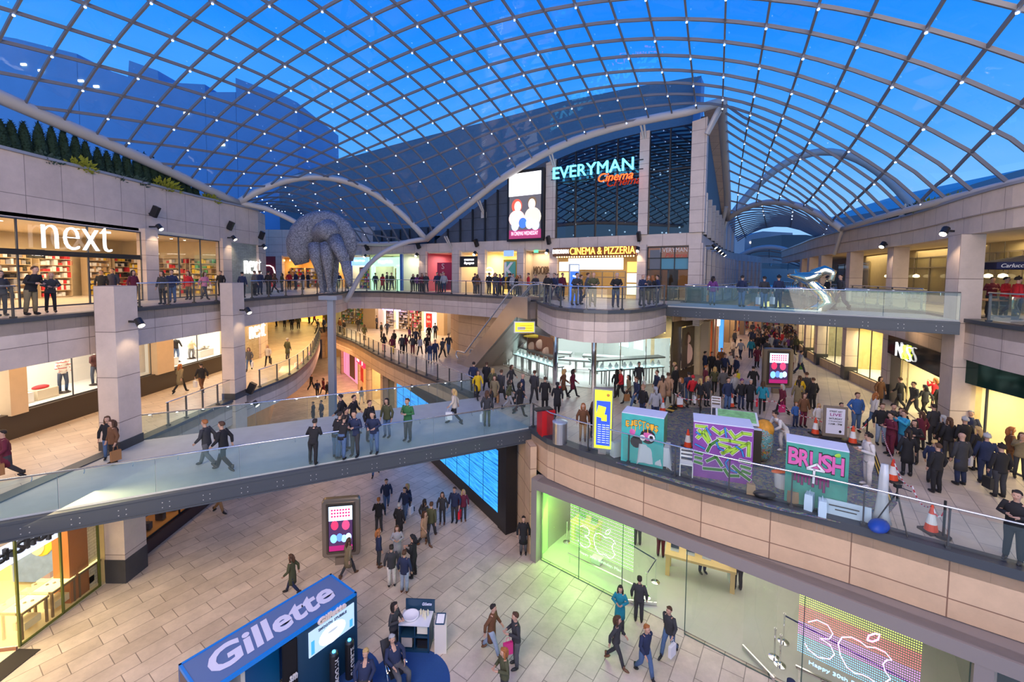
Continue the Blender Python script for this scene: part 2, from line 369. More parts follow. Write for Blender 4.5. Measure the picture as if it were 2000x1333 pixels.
# ---------------------------------------------------------------- balustrades
POSTPROTO = {}
def balustrade(line, z, label, inset=.12, side=1, spacing=1.7, post=True, group='glass balustrades of the galleries', gm=None, h=1.1, ground_steel=True):
 L = offset_line([Vector((q[0], q[1], 0)) for q in line], inset*side)
 c = L[len(L)//2]; root = empty('balustrade', (c.x, c.y, z), 0, label, 'balustrade', group)
 b = MB(); b.tube([(q.x, q.y, z+h) for q in L], .028, 8); b.build('handrail', RAILM, root, world=True, smooth=True)
 b = MB()
 for i in range(len(L)-1):
  b.face([(L[i].x, L[i].y, z+.10), (L[i+1].x, L[i+1].y, z+.10), (L[i+1].x, L[i+1].y, z+h-.1), (L[i].x, L[i].y, z+h-.1)])
 b.build('glass_panel', gm or GLASS, root, world=True)
 if post:
  d = 0; nxt = .1; S = sum((L[i+1]-L[i]).length for i in range(len(L)-1)); npost = max(1, round(S/spacing)); sp = (S-.2)/npost; pts = []
  for i in range(len(L)-1):
   s_ = (L[i+1]-L[i]).length
   while nxt <= d+s_+1e-6 and len(pts) <= npost:
    pts.append((L[i].lerp(L[i+1], (nxt-d)/s_), (L[i+1]-L[i]))); nxt += sp
   d += s_
  for q, t in pts:
   if 'p' not in POSTPROTO:
    m = MB(); m.box((0, 0, .52), (.035, .075, 1.12)); m.box((0, .0, .05), (.1, .16, .1)); m.box((0, 0, 1.06), (.05, .05, .05))
    o = m.build('post', POSTM, root); POSTPROTO['p'] = o
   else:
    o = POSTPROTO['p'].copy(); C.objects.link(o); o.parent = root
   o.location = (q.x-c.x, q.y-c.y, 0); o.rotation_euler = (0, 0, math.atan2(t.y, t.x))
 return root
def cut(line, a, b):
 """portion of line between columns: a<y<b"""
 return [q for q in line if a <= q[1] <= b]
balustrade(smooth_line([(-15.2, 18.9), (-15.1, 23.3)], 1), Z1, 'glass balustrade between the two tall stone columns on the left middle gallery', side=1, spacing=1.1)
balustrade(cut(L1_LEFT, 25.2, 99), Z1, 'long curved glass balustrade of left middle gallery beyond the second column', side=1)
balustrade(L1_BACK[1:], Z1, 'sweeping glass balustrade climbing across the picture below the escalator crowd', side=1, spacing=1.6)
balustrade(L1_RIGHT, Z1, 'curved glass balustrade of right plaza in front of the graffiti boxes', side=1, spacing=1.65)
balustrade(cut(L2_LEFT, 3, 15.6), Z2, 'nearest upper left balustrade before first stone column', side=1)
balustrade(cut(L2_LEFT, 18.6, 23.6), Z2, 'upper left balustrade between the two stone columns', side=1, spacing=1.4)
balustrade(cut(L2_LEFT, 25.6, 99)+L2_TIP[1:], Z2, 'curved upper left balustrade past the second stone column', side=1, spacing=1.5)
balustrade(L2_BACK, Z2, 'upper back balustrade in front of the baby shop and toy shop', side=1, spacing=1.55)
balustrade(L2_BULGE, Z2, 'bulging upper balustrade below the cinema entrance', side=1, spacing=1.7)
balustrade(L2_STREET, Z2, 'upper balustrade along the cinema side wall above the street', side=1, spacing=2)
balustrade(cut(L2_RIGHT, 8.5, 16.4), Z2, 'nearest upper right balustrade beside the parasols', side=-1, spacing=1.6)
balustrade(cut(L2_RIGHT, 20, 99), Z2, 'upper right balustrade behind the high footbridge', side=-1, spacing=1.6)
# ---------------------------------------------------------------- bridges
def bridge(name, n0, n1, f0, f1, z, label, depth, lamp=True, gh=1.05):
 c = ((n0[0]+n1[0])/2, (n0[1]+n1[1])/2, z); root = empty(name, c, 0, label, 'footbridge')
 b = MB(); b.prism([n0, n1, f1, f0], z-.16, z); b.build('deck', BRIDGE_FLOOR, root, world=True)
 for a, e, lab in ((n0, n1, 'near'), (f0, f1, 'far')):
  A = Vector((*a, 0)); E_ = Vector((*e, 0)); d = (E_-A).normalized(); nrm = Vector((d.y, -d.x, 0)) * (1 if lab == 'near' else -1)
  b = MB(); off = nrm*.10
  b.beam(A+off+Vector((0, 0, z-depth/2-.14)), E_+off+Vector((0, 0, z-depth/2-.14)), .12, depth, (0, 0, 1))
  b.beam(A+off*.4+Vector((0, 0, z-.10)), E_+off*.4+Vector((0, 0, z-.10)), .3, .08)
  b.beam(A+off*.2+Vector((0, 0, z-depth-.1)), E_+off*.2+Vector((0, 0, z-depth-.1)), .34, .05)
  b.build('side_beam', STEEL, root, world=True)
  b = MB(); S = (E_-A).length; n_ = int(S/1.05)
  if lab == 'near':
   for k in range(n_):
    q = A+d*(S*(k+.5)/n_)+nrm*.165
    for dx in (-.09, .09):
     for dz in (-.08, .08): b.box((q.x+d.x*dx, q.y+d.y*dx, z-depth/2-.14+dz), (.025, .02, .025), math.atan2(d.y, d.x))
   b.build('bolt', mat('bolt_metal', (.5, .5, .5), .3, .5), root, world=True)
  b = MB(); npan = max(2, int(S/2.0)); joint = MB()
  for k in range(npan):
   q0 = A+d*(S*k/npan+.01); q1 = A+d*(S*(k+1)/npan-.01)
   b.face([(q0.x, q0.y, z), (q1.x, q1.y, z), (q1.x, q1.y, z+gh), (q0.x, q0.y, z+gh)])
   joint.box((q1.x, q1.y, z+gh/2), (.012, .012, gh), math.atan2(d.y, d.x))
  b.build('glass_panel', BGLASS, root, world=True); joint.build('glass_joint', mat('glass_joint', (.12, .2, .2), .3), root, world=True)
  b = MB(); inn = -nrm*.07
  b.tube([A+inn+Vector((0, 0, z+gh+.02)), E_+inn+Vector((0, 0, z+gh+.02))], .03, 8); b.build('handrail', RAILM, root, world=True, smooth=True)
  b = MB()
  for k in range(npan*2):
   q = A+d*(S*(k+.5)/npan/2)+inn; b.tube([q+Vector((0, 0, z+gh)), q+Vector((0, 0, z+gh-.09)), q-inn*.8+Vector((0, 0, z+gh-.13))], .012, 5)
  b.build('rail_bracket', RAILM, root, world=True)
  if lab == 'far':
   for k in range(int(S/.9)):
    b = MB(); q = A+d*(.45+.9*k)+inn; b.box((q.x-inn.x*.3, q.y-inn.y*.3, z+gh-.015), (.07, .03, .02), math.atan2(d.y, d.x))
    b.build('rail_light', glow('rail_light', (.85, .9, 1), 9), root, world=True)
 return root
bridge('footbridge', (-15.1, 11.2), (.86, 19.3), (-15.25, 17.3), (-2.1, 23.9), Z1, 'long glass sided footbridge crossing the picture at middle level', .5)
bridge('footbridge', (8.5, 23.7), (17.35, 16.7), (10.6, 26.3), (18.6, 19.4), Z2, 'high glass sided footbridge holding the mirrored sculpture, above the crowded street', .42)
# filler deck where the bridge meets the right plaza
b = MB(); b.prism([(.86, 19.3), (-2.1, 23.9), (1, 26), (4, 20)], Z1-.3, Z1-.005); struct(b.build('floor_bridge_landing', PAVE1))
# ---------------------------------------------------------------- stone columns rising through the levels
def column(x0, y0, x1, y1, z0, z1, label, base=.95, m=COLST, cat='column', extra=()):
 root = empty('stone_column', ((x0+x1)/2, (y0+y1)/2, z0), 0, label, cat)
 b = MB(); b.prism([(x0, y0), (x1, y0), (x1, y1), (x0, y1)], z0+base, z1); b.build('shaft', m, root, world=True)
 b = MB(); b.prism([(x0-.015, y0-.015), (x1+.015, y0-.015), (x1+.015, y1+.015), (x0-.015, y1+.015)], z0, z0+base); b.build('plinth', DARKST, root, world=True)
 return root
column(-15.8, 16.3, -15.02, 17.3, 0, Z2+1.05, 'nearest tall stone column on the left, ending in a square cap at the upper railing')
column(-15.62, 23.1, -14.95, 24.1, 0, Z2+1.05, 'second tall stone column on the left, with floodlight above middle walkway')
for x0, y0, x1, y1, lab in ((-15.83, 16.27, -14.99, 17.33, 'nearest'), (-15.65, 23.07, -14.92, 24.13, 'second')):
 tag(MB().prism([(x0, y0), (x1, y0), (x1, y1), (x0, y1)], Z1, Z1+.35).build('column_skirt', DARKST), 'dark stone skirt around the %s left column at middle level' % lab, 'skirting')
def ocolumn(c, w_, d_, z0, z1, label, base=.9, m=None):
 """column at the gallery edge: c near-left corner, turned with the arcade"""
 ex = Vector((.985, -.17, 0))*w_; ey = Vector((.42, .91, 0))*d_; c = Vector((*c, 0))
 P_ = [c, c+ex, c+ex+ey, c+ey]; P_ = [(q.x, q.y) for q in P_]
 root = empty('stone_column', (c.x, c.y, z0), 0, label, 'column')
 b = MB(); b.prism(P_, z0+base, z1); b.build('shaft', m or COLST, root, world=True)
 cc = c+ex/2+ey/2; P2 = [(cc.x+(q[0]-cc.x)*1.04, cc.y+(q[1]-cc.y)*1.04) for q in P_]
 b = MB(); b.prism(P2, z0, z0+base); b.build('plinth', DARKST, root, world=True)
ocolumn((17.5, 17.0), .85, 1.0, Z1, 13.95, 'tall stone column on the right where the high footbridge lands', .9)
for (x, y, lab) in ((21.3, 24.3, 'stone column between two shopfronts, second from the right edge'), (22.55, 29.0, 'third stone column along the right arcade'), (24.1, 33.9, 'fourth stone column along the right arcade'), (25.3, 37.0, 'fifth, farther stone column along the right arcade'), (27.2, 40.8, 'sixth, farthest stone column along the right arcade')):
 ocolumn((x, y), .8, .9, Z1, 13.95, lab, .9)
# ---------------------------------------------------------------- left block walls
WL = smooth_line([(-20.6, 2), (-20.6, 12), (-20.6, 24), (-20.6, 29), (-20.35, 32), (-20.2, 34.6)], 1.5)
b = MB(); b.strip(WL, 14.4, 17.1, .6, 1); struct(b.build('wall_left_band', tiles('band_cladding', (.56, .455, .395), (.60, .49, .43), (.25, .2, .17), 1.5, 1.72, .014, .62, offset=0)))
b = MB(); b.strip([(-20.2, 34.6), (-21, 37), (-25, 41)], Z1, 17.1, .5, 1); struct(b.build('wall_left_return', STONE))
b = MB(); b.strip(offset_line([Vector((q.x, q.y, 0)) for q in WL], -.1), 17.1, 17.22, .9, 1); struct(b.build('trim_coping', mat('coping_metal', (.42, .42, .46), .4, .5)))
# ceilings (soffits) over upper left walkway shops
b = MB(); b.prism([(-40, 2), (-20.6, 2), (-20.6, 34), (-40, 34)], 14.45, 14.6); struct(b.build('ceiling_left', CREAM))
b = MB(); b.prism([(-60, 2), (-21.2, 2), (-20.8, 34.5), (-25, 41), (-60, 41)], 16.6, 16.7); struct(b.build('roof_left', mat('roof_gravel', (.2, .2, .2), .9)))
# ---------------------------------------------------------------- facade of back and cinema
def FY(x): return 34.9-.63*x
F_A = (-15.5, FY(-15.5)); F_B = (11.9, FY(11.9))
fd = Vector((F_B[0]-F_A[0], F_B[1]-F_A[1], 0)).normalized(); fn = Vector((fd.y, -fd.x, 0))     # fn points to the camera
def onF(px, py, off=0.0):
 a = (F_A[0]+fn.x*off, F_A[1]+fn.y*off); e = (F_B[0]+fn.x*off, F_B[1]+fn.y*off)
 return V(px, py, a, e)
b = MB(); b.strip([F_A, F_B], 14.2, 15.0, .5, 1); struct(b.build('wall_back_band', STONE))
b = MB(); b.strip([(-34, 47.5), (-17, 47), F_A], 14.0, 16.9, .5, 1); struct(b.build('wall_back_left_band', STONE))
# right block coping band
LR = offset_line([Vector((q.x, q.y, 0)) for q in L2_RIGHT], .0)
RBAND = tiles('right_band_cladding', (.58, .46, .36), (.62, .50, .40), (.26, .2, .16), 1.25, .76, .012, .62, offset=0)
b = MB(); b.strip(LR, 13.95, 14.62, .5, -1); struct(b.build('wall_right_band_lower', RBAND))
b = MB(); b.strip(offset_line(LR, .07), 14.62, 15.4, .7, -1); struct(b.build('wall_right_band_upper', RBAND))
b = MB(); b.strip(offset_line(LR, .14), 15.4, 15.5, 1.0, -1); struct(b.build('trim_right_coping', MATS['coping_metal']))
b = MB(); b.prism([(q.x+.4, q.y) for q in LR]+[(60, 60), (60, 9)], 14.1, 14.25); struct(b.build('ceiling_right', mat('warm_ceiling', (.72, .62, .45), .7)))
b = MB(); b.prism([(q.x+.7, q.y) for q in LR]+[(60, 60), (60, 9)], 15.1, 15.2); struct(b.build('roof_right', MATS['roof_gravel']))
# inner wall right L2 (behind the arcade) + left street wall
b = MB(); b.strip(offset_line(LR, -4.2)[3:], Z2, 14.1, .3, -1); struct(b.build('wall_right_inner', mat('tan_wall', (.45, .36, .2), .6, noise=.1)))
# ---------------------------------------------------------------- gridshell roof
A_ = Vector((-20.6, 32.7, 17.4)); B_ = Vector((-7.7, 38.8, 15.3)); C_ = Vector((12.5, 26.6, 22.7)); E_ = Vector((20.4, 41.5, 17.7)); Fp = Vector((22.3, 29.5, 15.5))
def arch(a, c, rise, n=24, skew=1.0):
 return [a.lerp(c, t/n)+Vector((0, 0, rise*(4*(t/n)*(1-t/n))**skew)) for t in range(n+1)]
arch1 = arch(A_, B_, 3.5)
cin_px = [(860, 444), (935, 384), (989, 343), (1082, 291), (1160, 261), (1244, 238), (1340, 219)]
arch2 = [B_]+[onF(x, y, .7) for x, y in cin_px]+[C_]
arch2 = smooth_line(arch2, 1.2)
edge3 = [C_, Vector((13.9, 29.4, 22.6)), Vector((15.6, 32.6, 21.9)), Vector((17.3, 35.7, 20.8)), Vector((19, 38.8, 19.3)), E_]
edge3 = smooth_line(edge3, 1.2)
arch4 = arch(E_, Fp, 1.7)
right5 = smooth_line([Fp, Vector((20.6, 25, 15.55)), Vector((19.2, 20.5, 15.6)), Vector((18.2, 16, 15.7)), Vector((17.8, 11, 15.9)), Vector((17.8, 4, 16.3)), Vector((17.8, -6, 16.5))], 1.5)
left6 = smooth_line([Vector((-21, -6, 20.5)), Vector((-21, 4, 20.3)), Vector((-21, 12, 20)), Vector((-21, 18, 19.3)), Vector((-21, 24, 18.7)), Vector((-20.9, 29, 18.0)), A_], 1.5)
back7 = smooth_line([Vector((17.8, -6, 16.5)), Vector((10, -8, 21)), Vector((0, -9, 23.5)), Vector((-10, -8, 23)), Vector((-21, -6, 20.5))], 1.5)
loop = []
for seg in (arch1, arch2, edge3, arch4, right5, back7, left6): loop += [Vector(q) for q in seg[:-1]]
def shell(loop, h, k, iters=900):
 """membrane: boundary heights fixed, raised by an even load"""
 lx = np.array([q.x for q in loop]); ly = np.array([q.y for q in loop]); lz = np.array([q.z for q in loop])
 x0, x1, y0, y1 = lx.min()-h, lx.max()+h, ly.min()-h, ly.max()+h
 xs = np.arange(x0, x1+h, h); ys = np.arange(y0, y1+h, h); X, Y = np.meshgrid(xs, ys, indexing='ij')
 ins = np.zeros(X.shape, bool); n = len(lx); j = n-1
 for i in range(n):
  cnd = ((ly[i] > Y) != (ly[j] > Y)); den = (ly[j]-ly[i]) if abs(ly[j]-ly[i]) > 1e-9 else 1e-9
  ins ^= cnd & (X < (lx[j]-lx[i])*(Y-ly[i])/den+lx[i]); j = i
 # boundary heights from nearest point of loop (inverse-distance weighted)
 Z = np.zeros(X.shape); dens = []
 for i in range(n):
  a = loop[i]; c = loop[(i+1) % n]; m_ = max(1, int((c-a).length/.25))
  for t in range(m_): dens.append(a.lerp(c, t/m_))
 dx = np.array([q.x for q in dens]); dy = np.array([q.y for q in dens]); dz = np.array([q.z for q in dens])
 for i in range(X.shape[0]):
  d2 = (X[i][:, None]-dx[None])**2+(Y[i][:, None]-dy[None])**2+.02
  w_ = d2**-2.5; Z[i] = (w_*dz).sum(1)/w_.sum(1)
 for _ in range(iters):
  N = np.zeros_like(Z); N[1:-1, 1:-1] = (Z[2:, 1:-1]+Z[:-2, 1:-1]+Z[1:-1, 2:]+Z[1:-1, :-2])/4+k*h*h/4
  Z[ins] = N[ins]
 def zf(x, y):
  fx = (x-x0)/h; fy = (y-y0)/h; i = int(fx); j = int(fy)
  if i < 0 or j < 0 or i >= len(xs)-1 or j >= len(ys)-1: return None
  a, c = fx-i, fy-j
  return float(Z[i, j]*(1-a)*(1-c)+Z[i+1, j]*a*(1-c)+Z[i, j+1]*(1-a)*c+Z[i+1, j+1]*a*c)
 return zf
def clip_line(p0, d, loop):
 """intervals of the infinite plan line inside the loop, with boundary heights"""
 hits = []
 n = len(loop)
 for i in range(n):
  a, c = loop[i], loop[(i+1) % n]; ex, ey = c.x-a.x, c.y-a.y
  den = d[0]*ey-d[1]*ex
  if abs(den) < 1e-9: continue
  wx, wy = a.x-p0[0], a.y-p0[1]
  t = (wx*ey-wy*ex)/den; s_ = (wx*d[1]-wy*d[0])/den
  if 0 <= s_ < 1: hits.append((t, a.z+(c.z-a.z)*s_))
 hits.sort(); return [(hits[i], hits[i+1]) for i in range(0, len(hits)-1, 2)]
def grid_shell(name, loop, k, d1, d2, sp1, sp2, label, w_=.072, h_=.13, o1=0, o2=0, step=1.1, lights=True, hgrid=.6, cat='roof'):
 zf = shell(loop, hgrid, k)
 root = empty(name, (0, 12, 0), 0, label, cat); c0 = (0., 20.)
 nodes = []
 for fam, (d, e, sp, of) in enumerate(((d1, d2, sp1, o1), (d2, d1, sp2, o2))):
  b = MB()
  nrm = (-d[1], d[0])
  for i in range(-40, 41):
   p0 = (c0[0]+nrm[0]*(sp*i+of), c0[1]+nrm[1]*(sp*i+of))
   for (t0, za), (t1, zb) in clip_line(p0, d, loop):
    if t1-t0 < .3: continue
    m_ = max(2, int((t1-t0)/step)); pts = []
    for q in range(m_+1):
     t = t0+(t1-t0)*q/m_; x, y = p0[0]+d[0]*t, p0[1]+d[1]*t
     z = za if q == 0 else zb if q == m_ else zf(x, y)
     pts.append(Vector((x, y, z if z is not None else za)))
    for q in range(m_): b.beam(pts[q], pts[q+1], w_, h_)
  b.build('steel_bars', WSTEEL, root, world=True)
 if lights:
  nl = MB(); nn = (-d1[1], d1[0]); n2 = (-d2[1], d2[0])
  for i in range(-30, 31):
   for j in range(-30, 31):
    # intersection of bar i of fam 1 and bar j of fam 2
    Am = np.array([[nn[0], nn[1]], [n2[0], n2[1]]]); bm = np.array([nn[0]*c0[0]+nn[1]*c0[1]+sp1*i+o1, n2[0]*c0[0]+n2[1]*c0[1]+sp2*j+o2])
    q = np.linalg.solve(Am, bm)
    if (i+j) % 2: continue
    if inside(q, loop):
     z = zf(q[0], q[1]); nl.box((q[0], q[1], z-.13), (.06, .06, .05))
  nl.build('node_lights', glow('roof_led', (.45, .6, 1), 6), root, world=True, kind='stuff')
 # glass skin just above bars
 g = MB(); lx = [q.x for q in loop]; ly = [q.y for q in loop]; st = 1.0; cache = {}
 x = min(lx)
 def vtx(x, y):
  z = zf(x, y); return (x, y, (z if z is not None else loop[0].z)+.14)
 while x < max(lx):
  y = min(ly)
  while y < max(ly):
   cs = [(x, y), (x+st, y), (x+st, y+st), (x, y+st)]
   if sum(inside(q, loop) for q in cs) >= 3: g.face([vtx(*q) for q in cs])
   y += st
  x += st
 g.build('glass_panes', RGLASS, root, world=True)
 return root
def inside(q, loop):
 r = False; n = len(loop); j = n-1
 for i in range(n):
  a, c = loop[i], loop[j]
  if (a.y > q[1]) != (c.y > q[1]) and q[0] < (c.x-a.x)*(q[1]-a.y)/(c.y-a.y)+a.x: r = not r
  j = i
 return r
dd = Vector((400, 845)).normalized(); d2 = (dd.x, dd.y); d1 = (dd.y, -dd.x)
ROOF = grid_shell('glass_roof', loop, .062, d1, d2, 1.42, 1.42, 'great domed glass roof with steel lattice and blue pin lights over the atrium')
CUR = [ROOF]
def tubes(name, line, r, label, cat='roof beam'):
 b = MB(); b.tube(line, r, 12); return b.build(name, TSTEEL, CUR[0], world=True, smooth=True)
tubes('arch_tube', arch1, .26, 'round steel arch over the back left arm of the roof')
tubes('arch_tube', arch2, .27, 'long curved steel tube rising across the cinema front')
tubes('edge_tube', edge3, .3, 'thick pale roof edge beam running back along the cinema side wall')
tubes('arch_tube', arch4, .24, 'low steel arch where the roof meets the street canopy')
tubes('edge_tube', right5, .16, 'steel roof edge tube behind the right parapet')
tubes('edge_tube', left6, .3, 'thick steel roof edge tube behind the conifers')
# side soffit of edge3
b = MB()
for i in range(len(edge3)-1):
 a, c = edge3[i], edge3[i+1]
 b.face([(a.x, a.y, a.z-.1), (c.x, c.y, c.z-.1), (c.x-.9, c.y+.45, c.z-.25), (a.x-.9, a.y+.45, a.z-.25)])
struct(b.build('trim_soffit', STONE))
# left arm roof behind arch1
arm_far = arch(Vector((-38, 52, 16.6)), Vector((-20, 60, 16.6)), 4.5)
armL = [Vector(q) for q in arch1[:-1]]+smooth_line([B_, Vector((-11.5, 41.5, 15.1)), Vector((-15.5, 44.6, 15.3)), Vector((-19, 50, 16)), arm_far[-1]], 1.5)[:-1]+[Vector(q) for q in reversed(arm_far[1:])]+smooth_line([arm_far[0], Vector((-30, 44, 16.6)), Vector((-25, 38, 17)), A_], 1.5)[:-1]
ARM = grid_shell('glass_roof', armL, .10, d1, d2, 1.42, 1.42, 'smaller glass roof over the far left arm beyond the round arch', step=1.0)
tubes('edge_tube', smooth_line([B_, Vector((-11.5, 41.5, 15.1)), Vector((-15.5, 44.6, 15.3)), Vector((-19, 50, 16))], 1), .2, 'thin steel edge tube running left from the valley point')
tubes('strut_tube', smooth_line([B_+Vector((0, 0, 0)), Vector((-9, 37.6, 15.0)), Vector((-11, 36.6, 13.9)), Vector((-12.3, 35.8, 12.4)), Vector((-13.2, 35.2, 10.5)), Vector((-13.5, 35, 9.9))], .6), .2, 'curved white steel strut sweeping from valley point down to gallery edge beside the horse', 'strut')
tubes('arch_tube', smooth_line([A_, Vector((-19.2, 33.8, 17.2)), Vector((-17.2, 34.7, 16.2)), Vector((-15.8, 35.2, 15)), Vector((-14.9, 35, 13.2)), Vector((-14.6, 34.8, 10.5))], .6), .2, 'curved white steel strut falling from the left parapet end behind the horse', 'strut')
# street canopy behind arch4
sfar = arch(Vector((27, 52, 16.2)), Vector((34, 47, 15.6)), 2.2)
st = [Vector(q) for q in arch4[:-1]]+smooth_line([Fp, Vector((25.5, 35.5, 15.6)), Vector((29.6, 41, 15.6)), sfar[-1]], 1.5)[:-1]+[Vector(q) for q in reversed(sfar[1:])]+smooth_line([sfar[0], E_], 1.5)[:-1]
sd = Vector((6.6, 10.5)).normalized()
CANOPY = grid_shell('street_canopy', st, .16, (sd.x, sd.y), (sd.y, -sd.x), 2.2, 1.0, 'barrel glass canopy over the shopping street behind the low arch')
CUR[0] = CANOPY
# outer big arch seen above the street canopy + far second canopy
tubes('arch_tube', arch(Vector((21, 45, 16)), Vector((37, 38, 15.5)), 8.3), .35, 'big round outer arch seen through the glass above the street', 'roof beam')
c2 = [Vector(q) for q in arch(Vector((29, 60, 13.2)), Vector((38, 53, 12.6)), 3.2)]
c3 = [Vector(q) for q in arch(Vector((36, 76, 13)), Vector((45, 69, 12.6)), 2.6)]
FARC = grid_shell('street_canopy', c2[:-1]+[c2[-1], *reversed(c3)], .05, (sd.x, sd.y), (sd.y, -sd.x), 2.2, 1.3, 'second pale arched canopy farther down the street')
CUR[0] = FARC
tubes('arch_tube', c2, .3, 'front arch tube of the farther street canopy')
# roof brackets on the cinema arch
for k, (x, y) in enumerate(((932, 392), (1072, 300), (1250, 240), (868, 462))):
 q = onF(x, y, .7); b = MB()
 q2 = q-fn*.7+Vector((.15, 0, -1.1)); b.tube([q, q2], .07, 6); b.tube([q+fd*.25, q2+fd*.1], .07, 6); b.box(q2, (.5, .15, .5), math.atan2(fd.y, fd.x))
 b.build('roof_bracket', TSTEEL, ROOF, world=True)
b = MB(); q = C_; b.tube([q, q+Vector((-.6, .6, -1.7))], .14, 8); b.tube([q+Vector((.4, .8, 0)), q+Vector((-.5, .7, -1.7))], .14, 8)
b.build('roof_bracket', TSTEEL, ROOF, world=True)
b = MB(); q = E_; base = Vector((19.6, 42.2, 14)); b.tube([q, base], .16, 8); b.tube([q+Vector((-1.2, -2.2, .8)), base], .16, 8)
b.build('roof_bracket', TSTEEL, ROOF, world=True)
b = MB(); q = Fp; b.tube([q, (23.2, 31.3, 13.9)], .1, 8); b.tube([q+Vector((.9, 1.2, .1)), (23.3, 31.5, 13.9)], .1, 8)
b.build('roof_bracket', TSTEEL, ROOF, world=True)
# ---------------------------------------------------------------- city buildings outside
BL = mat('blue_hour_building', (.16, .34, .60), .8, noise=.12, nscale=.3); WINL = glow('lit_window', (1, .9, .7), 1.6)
TMP = None
def building(px, name, label, mt, wins=(), dep=None, h0=0, th=14, thy=None):
 """px: list of roofline points on a facade at depth dep"""
 pts = [Dp(x, y, dep) for x, y in px]; root = empty(name, (pts[0].x, dep, 0), 0, label, 'building')
 b = MB()
 fr = [(q.x, q.z) for q in pts]; n = len(fr)
 for i in range(n-1):
  (xa, za), (xb, zb) = fr[i], fr[i+1]
  if abs(xa-xb) < .05: continue
  zz = max(za, zb)
  b.raw([(xa, dep, h0), (xb, dep, h0), (xb, dep+th, h0), (xa, dep+th, h0), (xa, dep, za), (xb, dep, zb), (xb, dep+th, zb), (xa, dep+th, za)], [(0, 1, 5, 4), (1, 2, 6, 5), (2, 3, 7, 6), (3, 0, 4, 7), (4, 5, 6, 7)])
 b.build('wall', mt, root, world=True)
 if wins:
  b = MB()
  for x, y in wins:
   q = Dp(x, y, dep-.1); b.box(q, (dep*.011, .2, dep*.0045))
  b.build('lit_windows', WINL, root, world=True)
 return root
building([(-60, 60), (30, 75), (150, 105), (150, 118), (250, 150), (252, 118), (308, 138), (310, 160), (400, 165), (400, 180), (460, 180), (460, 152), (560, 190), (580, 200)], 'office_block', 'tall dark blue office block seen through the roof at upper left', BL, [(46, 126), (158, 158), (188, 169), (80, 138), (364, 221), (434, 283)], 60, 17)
b = MB()
crane = [Dp(335, 160, 59), Dp(360, 155, 59), Dp(378, 165, 59), Dp(345, 172, 59)]
building([(545, 352), (600, 332), (680, 308), (765, 284), (850, 262), (950, 238), (1050, 212), (1100, 198), (1250, 168), (1370, 148)], 'cinema_roof_mass', 'dark slate cinema roof rising behind the arch', mat('slate_cladding', (.11, .18, .25), .5, noise=.15), (), 52, 16.8)
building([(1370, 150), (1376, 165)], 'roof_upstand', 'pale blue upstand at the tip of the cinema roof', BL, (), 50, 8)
building([(1455, 462), (1490, 452), (1548, 455), (1550, 480), (1600, 478)], 'office_block', 'distant office block with lit windows at the end of the street', mat('distant_brick', (.3, .3, .34), .8, noise=.15), [(1469, 474), (1487, 474), (1514, 466), (1519, 466), (1500, 480)], 130)
building([(1527, 459), (1575, 459), (1640, 470)], 'gable_building', 'dark gabled roof at the end of the street', mat('dark_slate', (.05, .07, .09), .7), (), 110)
building([(1790, 400), (1900, 360), (2000, 330), (2200, 290)], 'glass_building', 'dark glass building above the right parapet', mat('blue_glass_block', (.07, .17, .26), .3), (), 45, 15.7)
# ---------------------------------------------------------------- shopfront helpers
class Wall:
 """vertical plane through plan points a -> b (left to right as the camera sees it)"""
 def __init__(s, a, b):
  s.a = Vector((a[0], a[1], 0)); s.b = Vector((b[0], b[1], 0)); s.d = (s.b-s.a).normalized()
  s.n = Vector((s.d.y, -s.d.x, 0)); s.ang = math.atan2(s.d.y, s.d.x)
 def u(s, px, py=560):
  q = V(px, py, s.a, s.b); q.z = 0; return (q-s.a).dot(s.d)
 def z(s, px, py): return V(px, py, s.a, s.b).z
 def p(s, u, z=0, off=0): q = s.a+s.d*u+s.n*off; return Vector((q.x, q.y, z))
 def bx(s, b, u0, u1, z0, z1, th=.1, off=0.0):
  q = s.p((u0+u1)/2, (z0+z1)/2, off); b.box(q, (abs(u1-u0), th, z1-z0), s.ang); return b
 def mk(s, name, m, u0, u1, z0, z1, th=.1, off=0.0, parent=None, kind=None, label=None):
  b = MB(); s.bx(b, u0, u1, z0, z1, th, off); return b.build(name, m, parent, world=parent is not None, kind=kind, label=label)
 def mkp(s, name, m, x0, x1, y0, y1, th=.1, off=0.0, parent=None, kind=None, label=None):
  """same with photo pixels: x range and the two heights read at the middle column"""
  xm = (x0+x1)/2; z0 = s.z(xm, y1); z1 = s.z(xm, y0)
  return s.mk(name, m, s.u(x0), s.u(x1), z0, z1, th, off, parent, kind, label)
GOODS = [mat('goods_'+n, c, .7) for n, c in (('white', (.8, .8, .78)), ('red', (.6, .03, .04)), ('navy', (.03, .05, .2)), ('yellow', (.8, .55, .05)), ('grey', (.25, .25, .27)), ('pink', (.75, .2, .4)), ('green', (.1, .4, .15)), ('black', (.02, .02, .025)), ('tan', (.5, .33, .18)))]
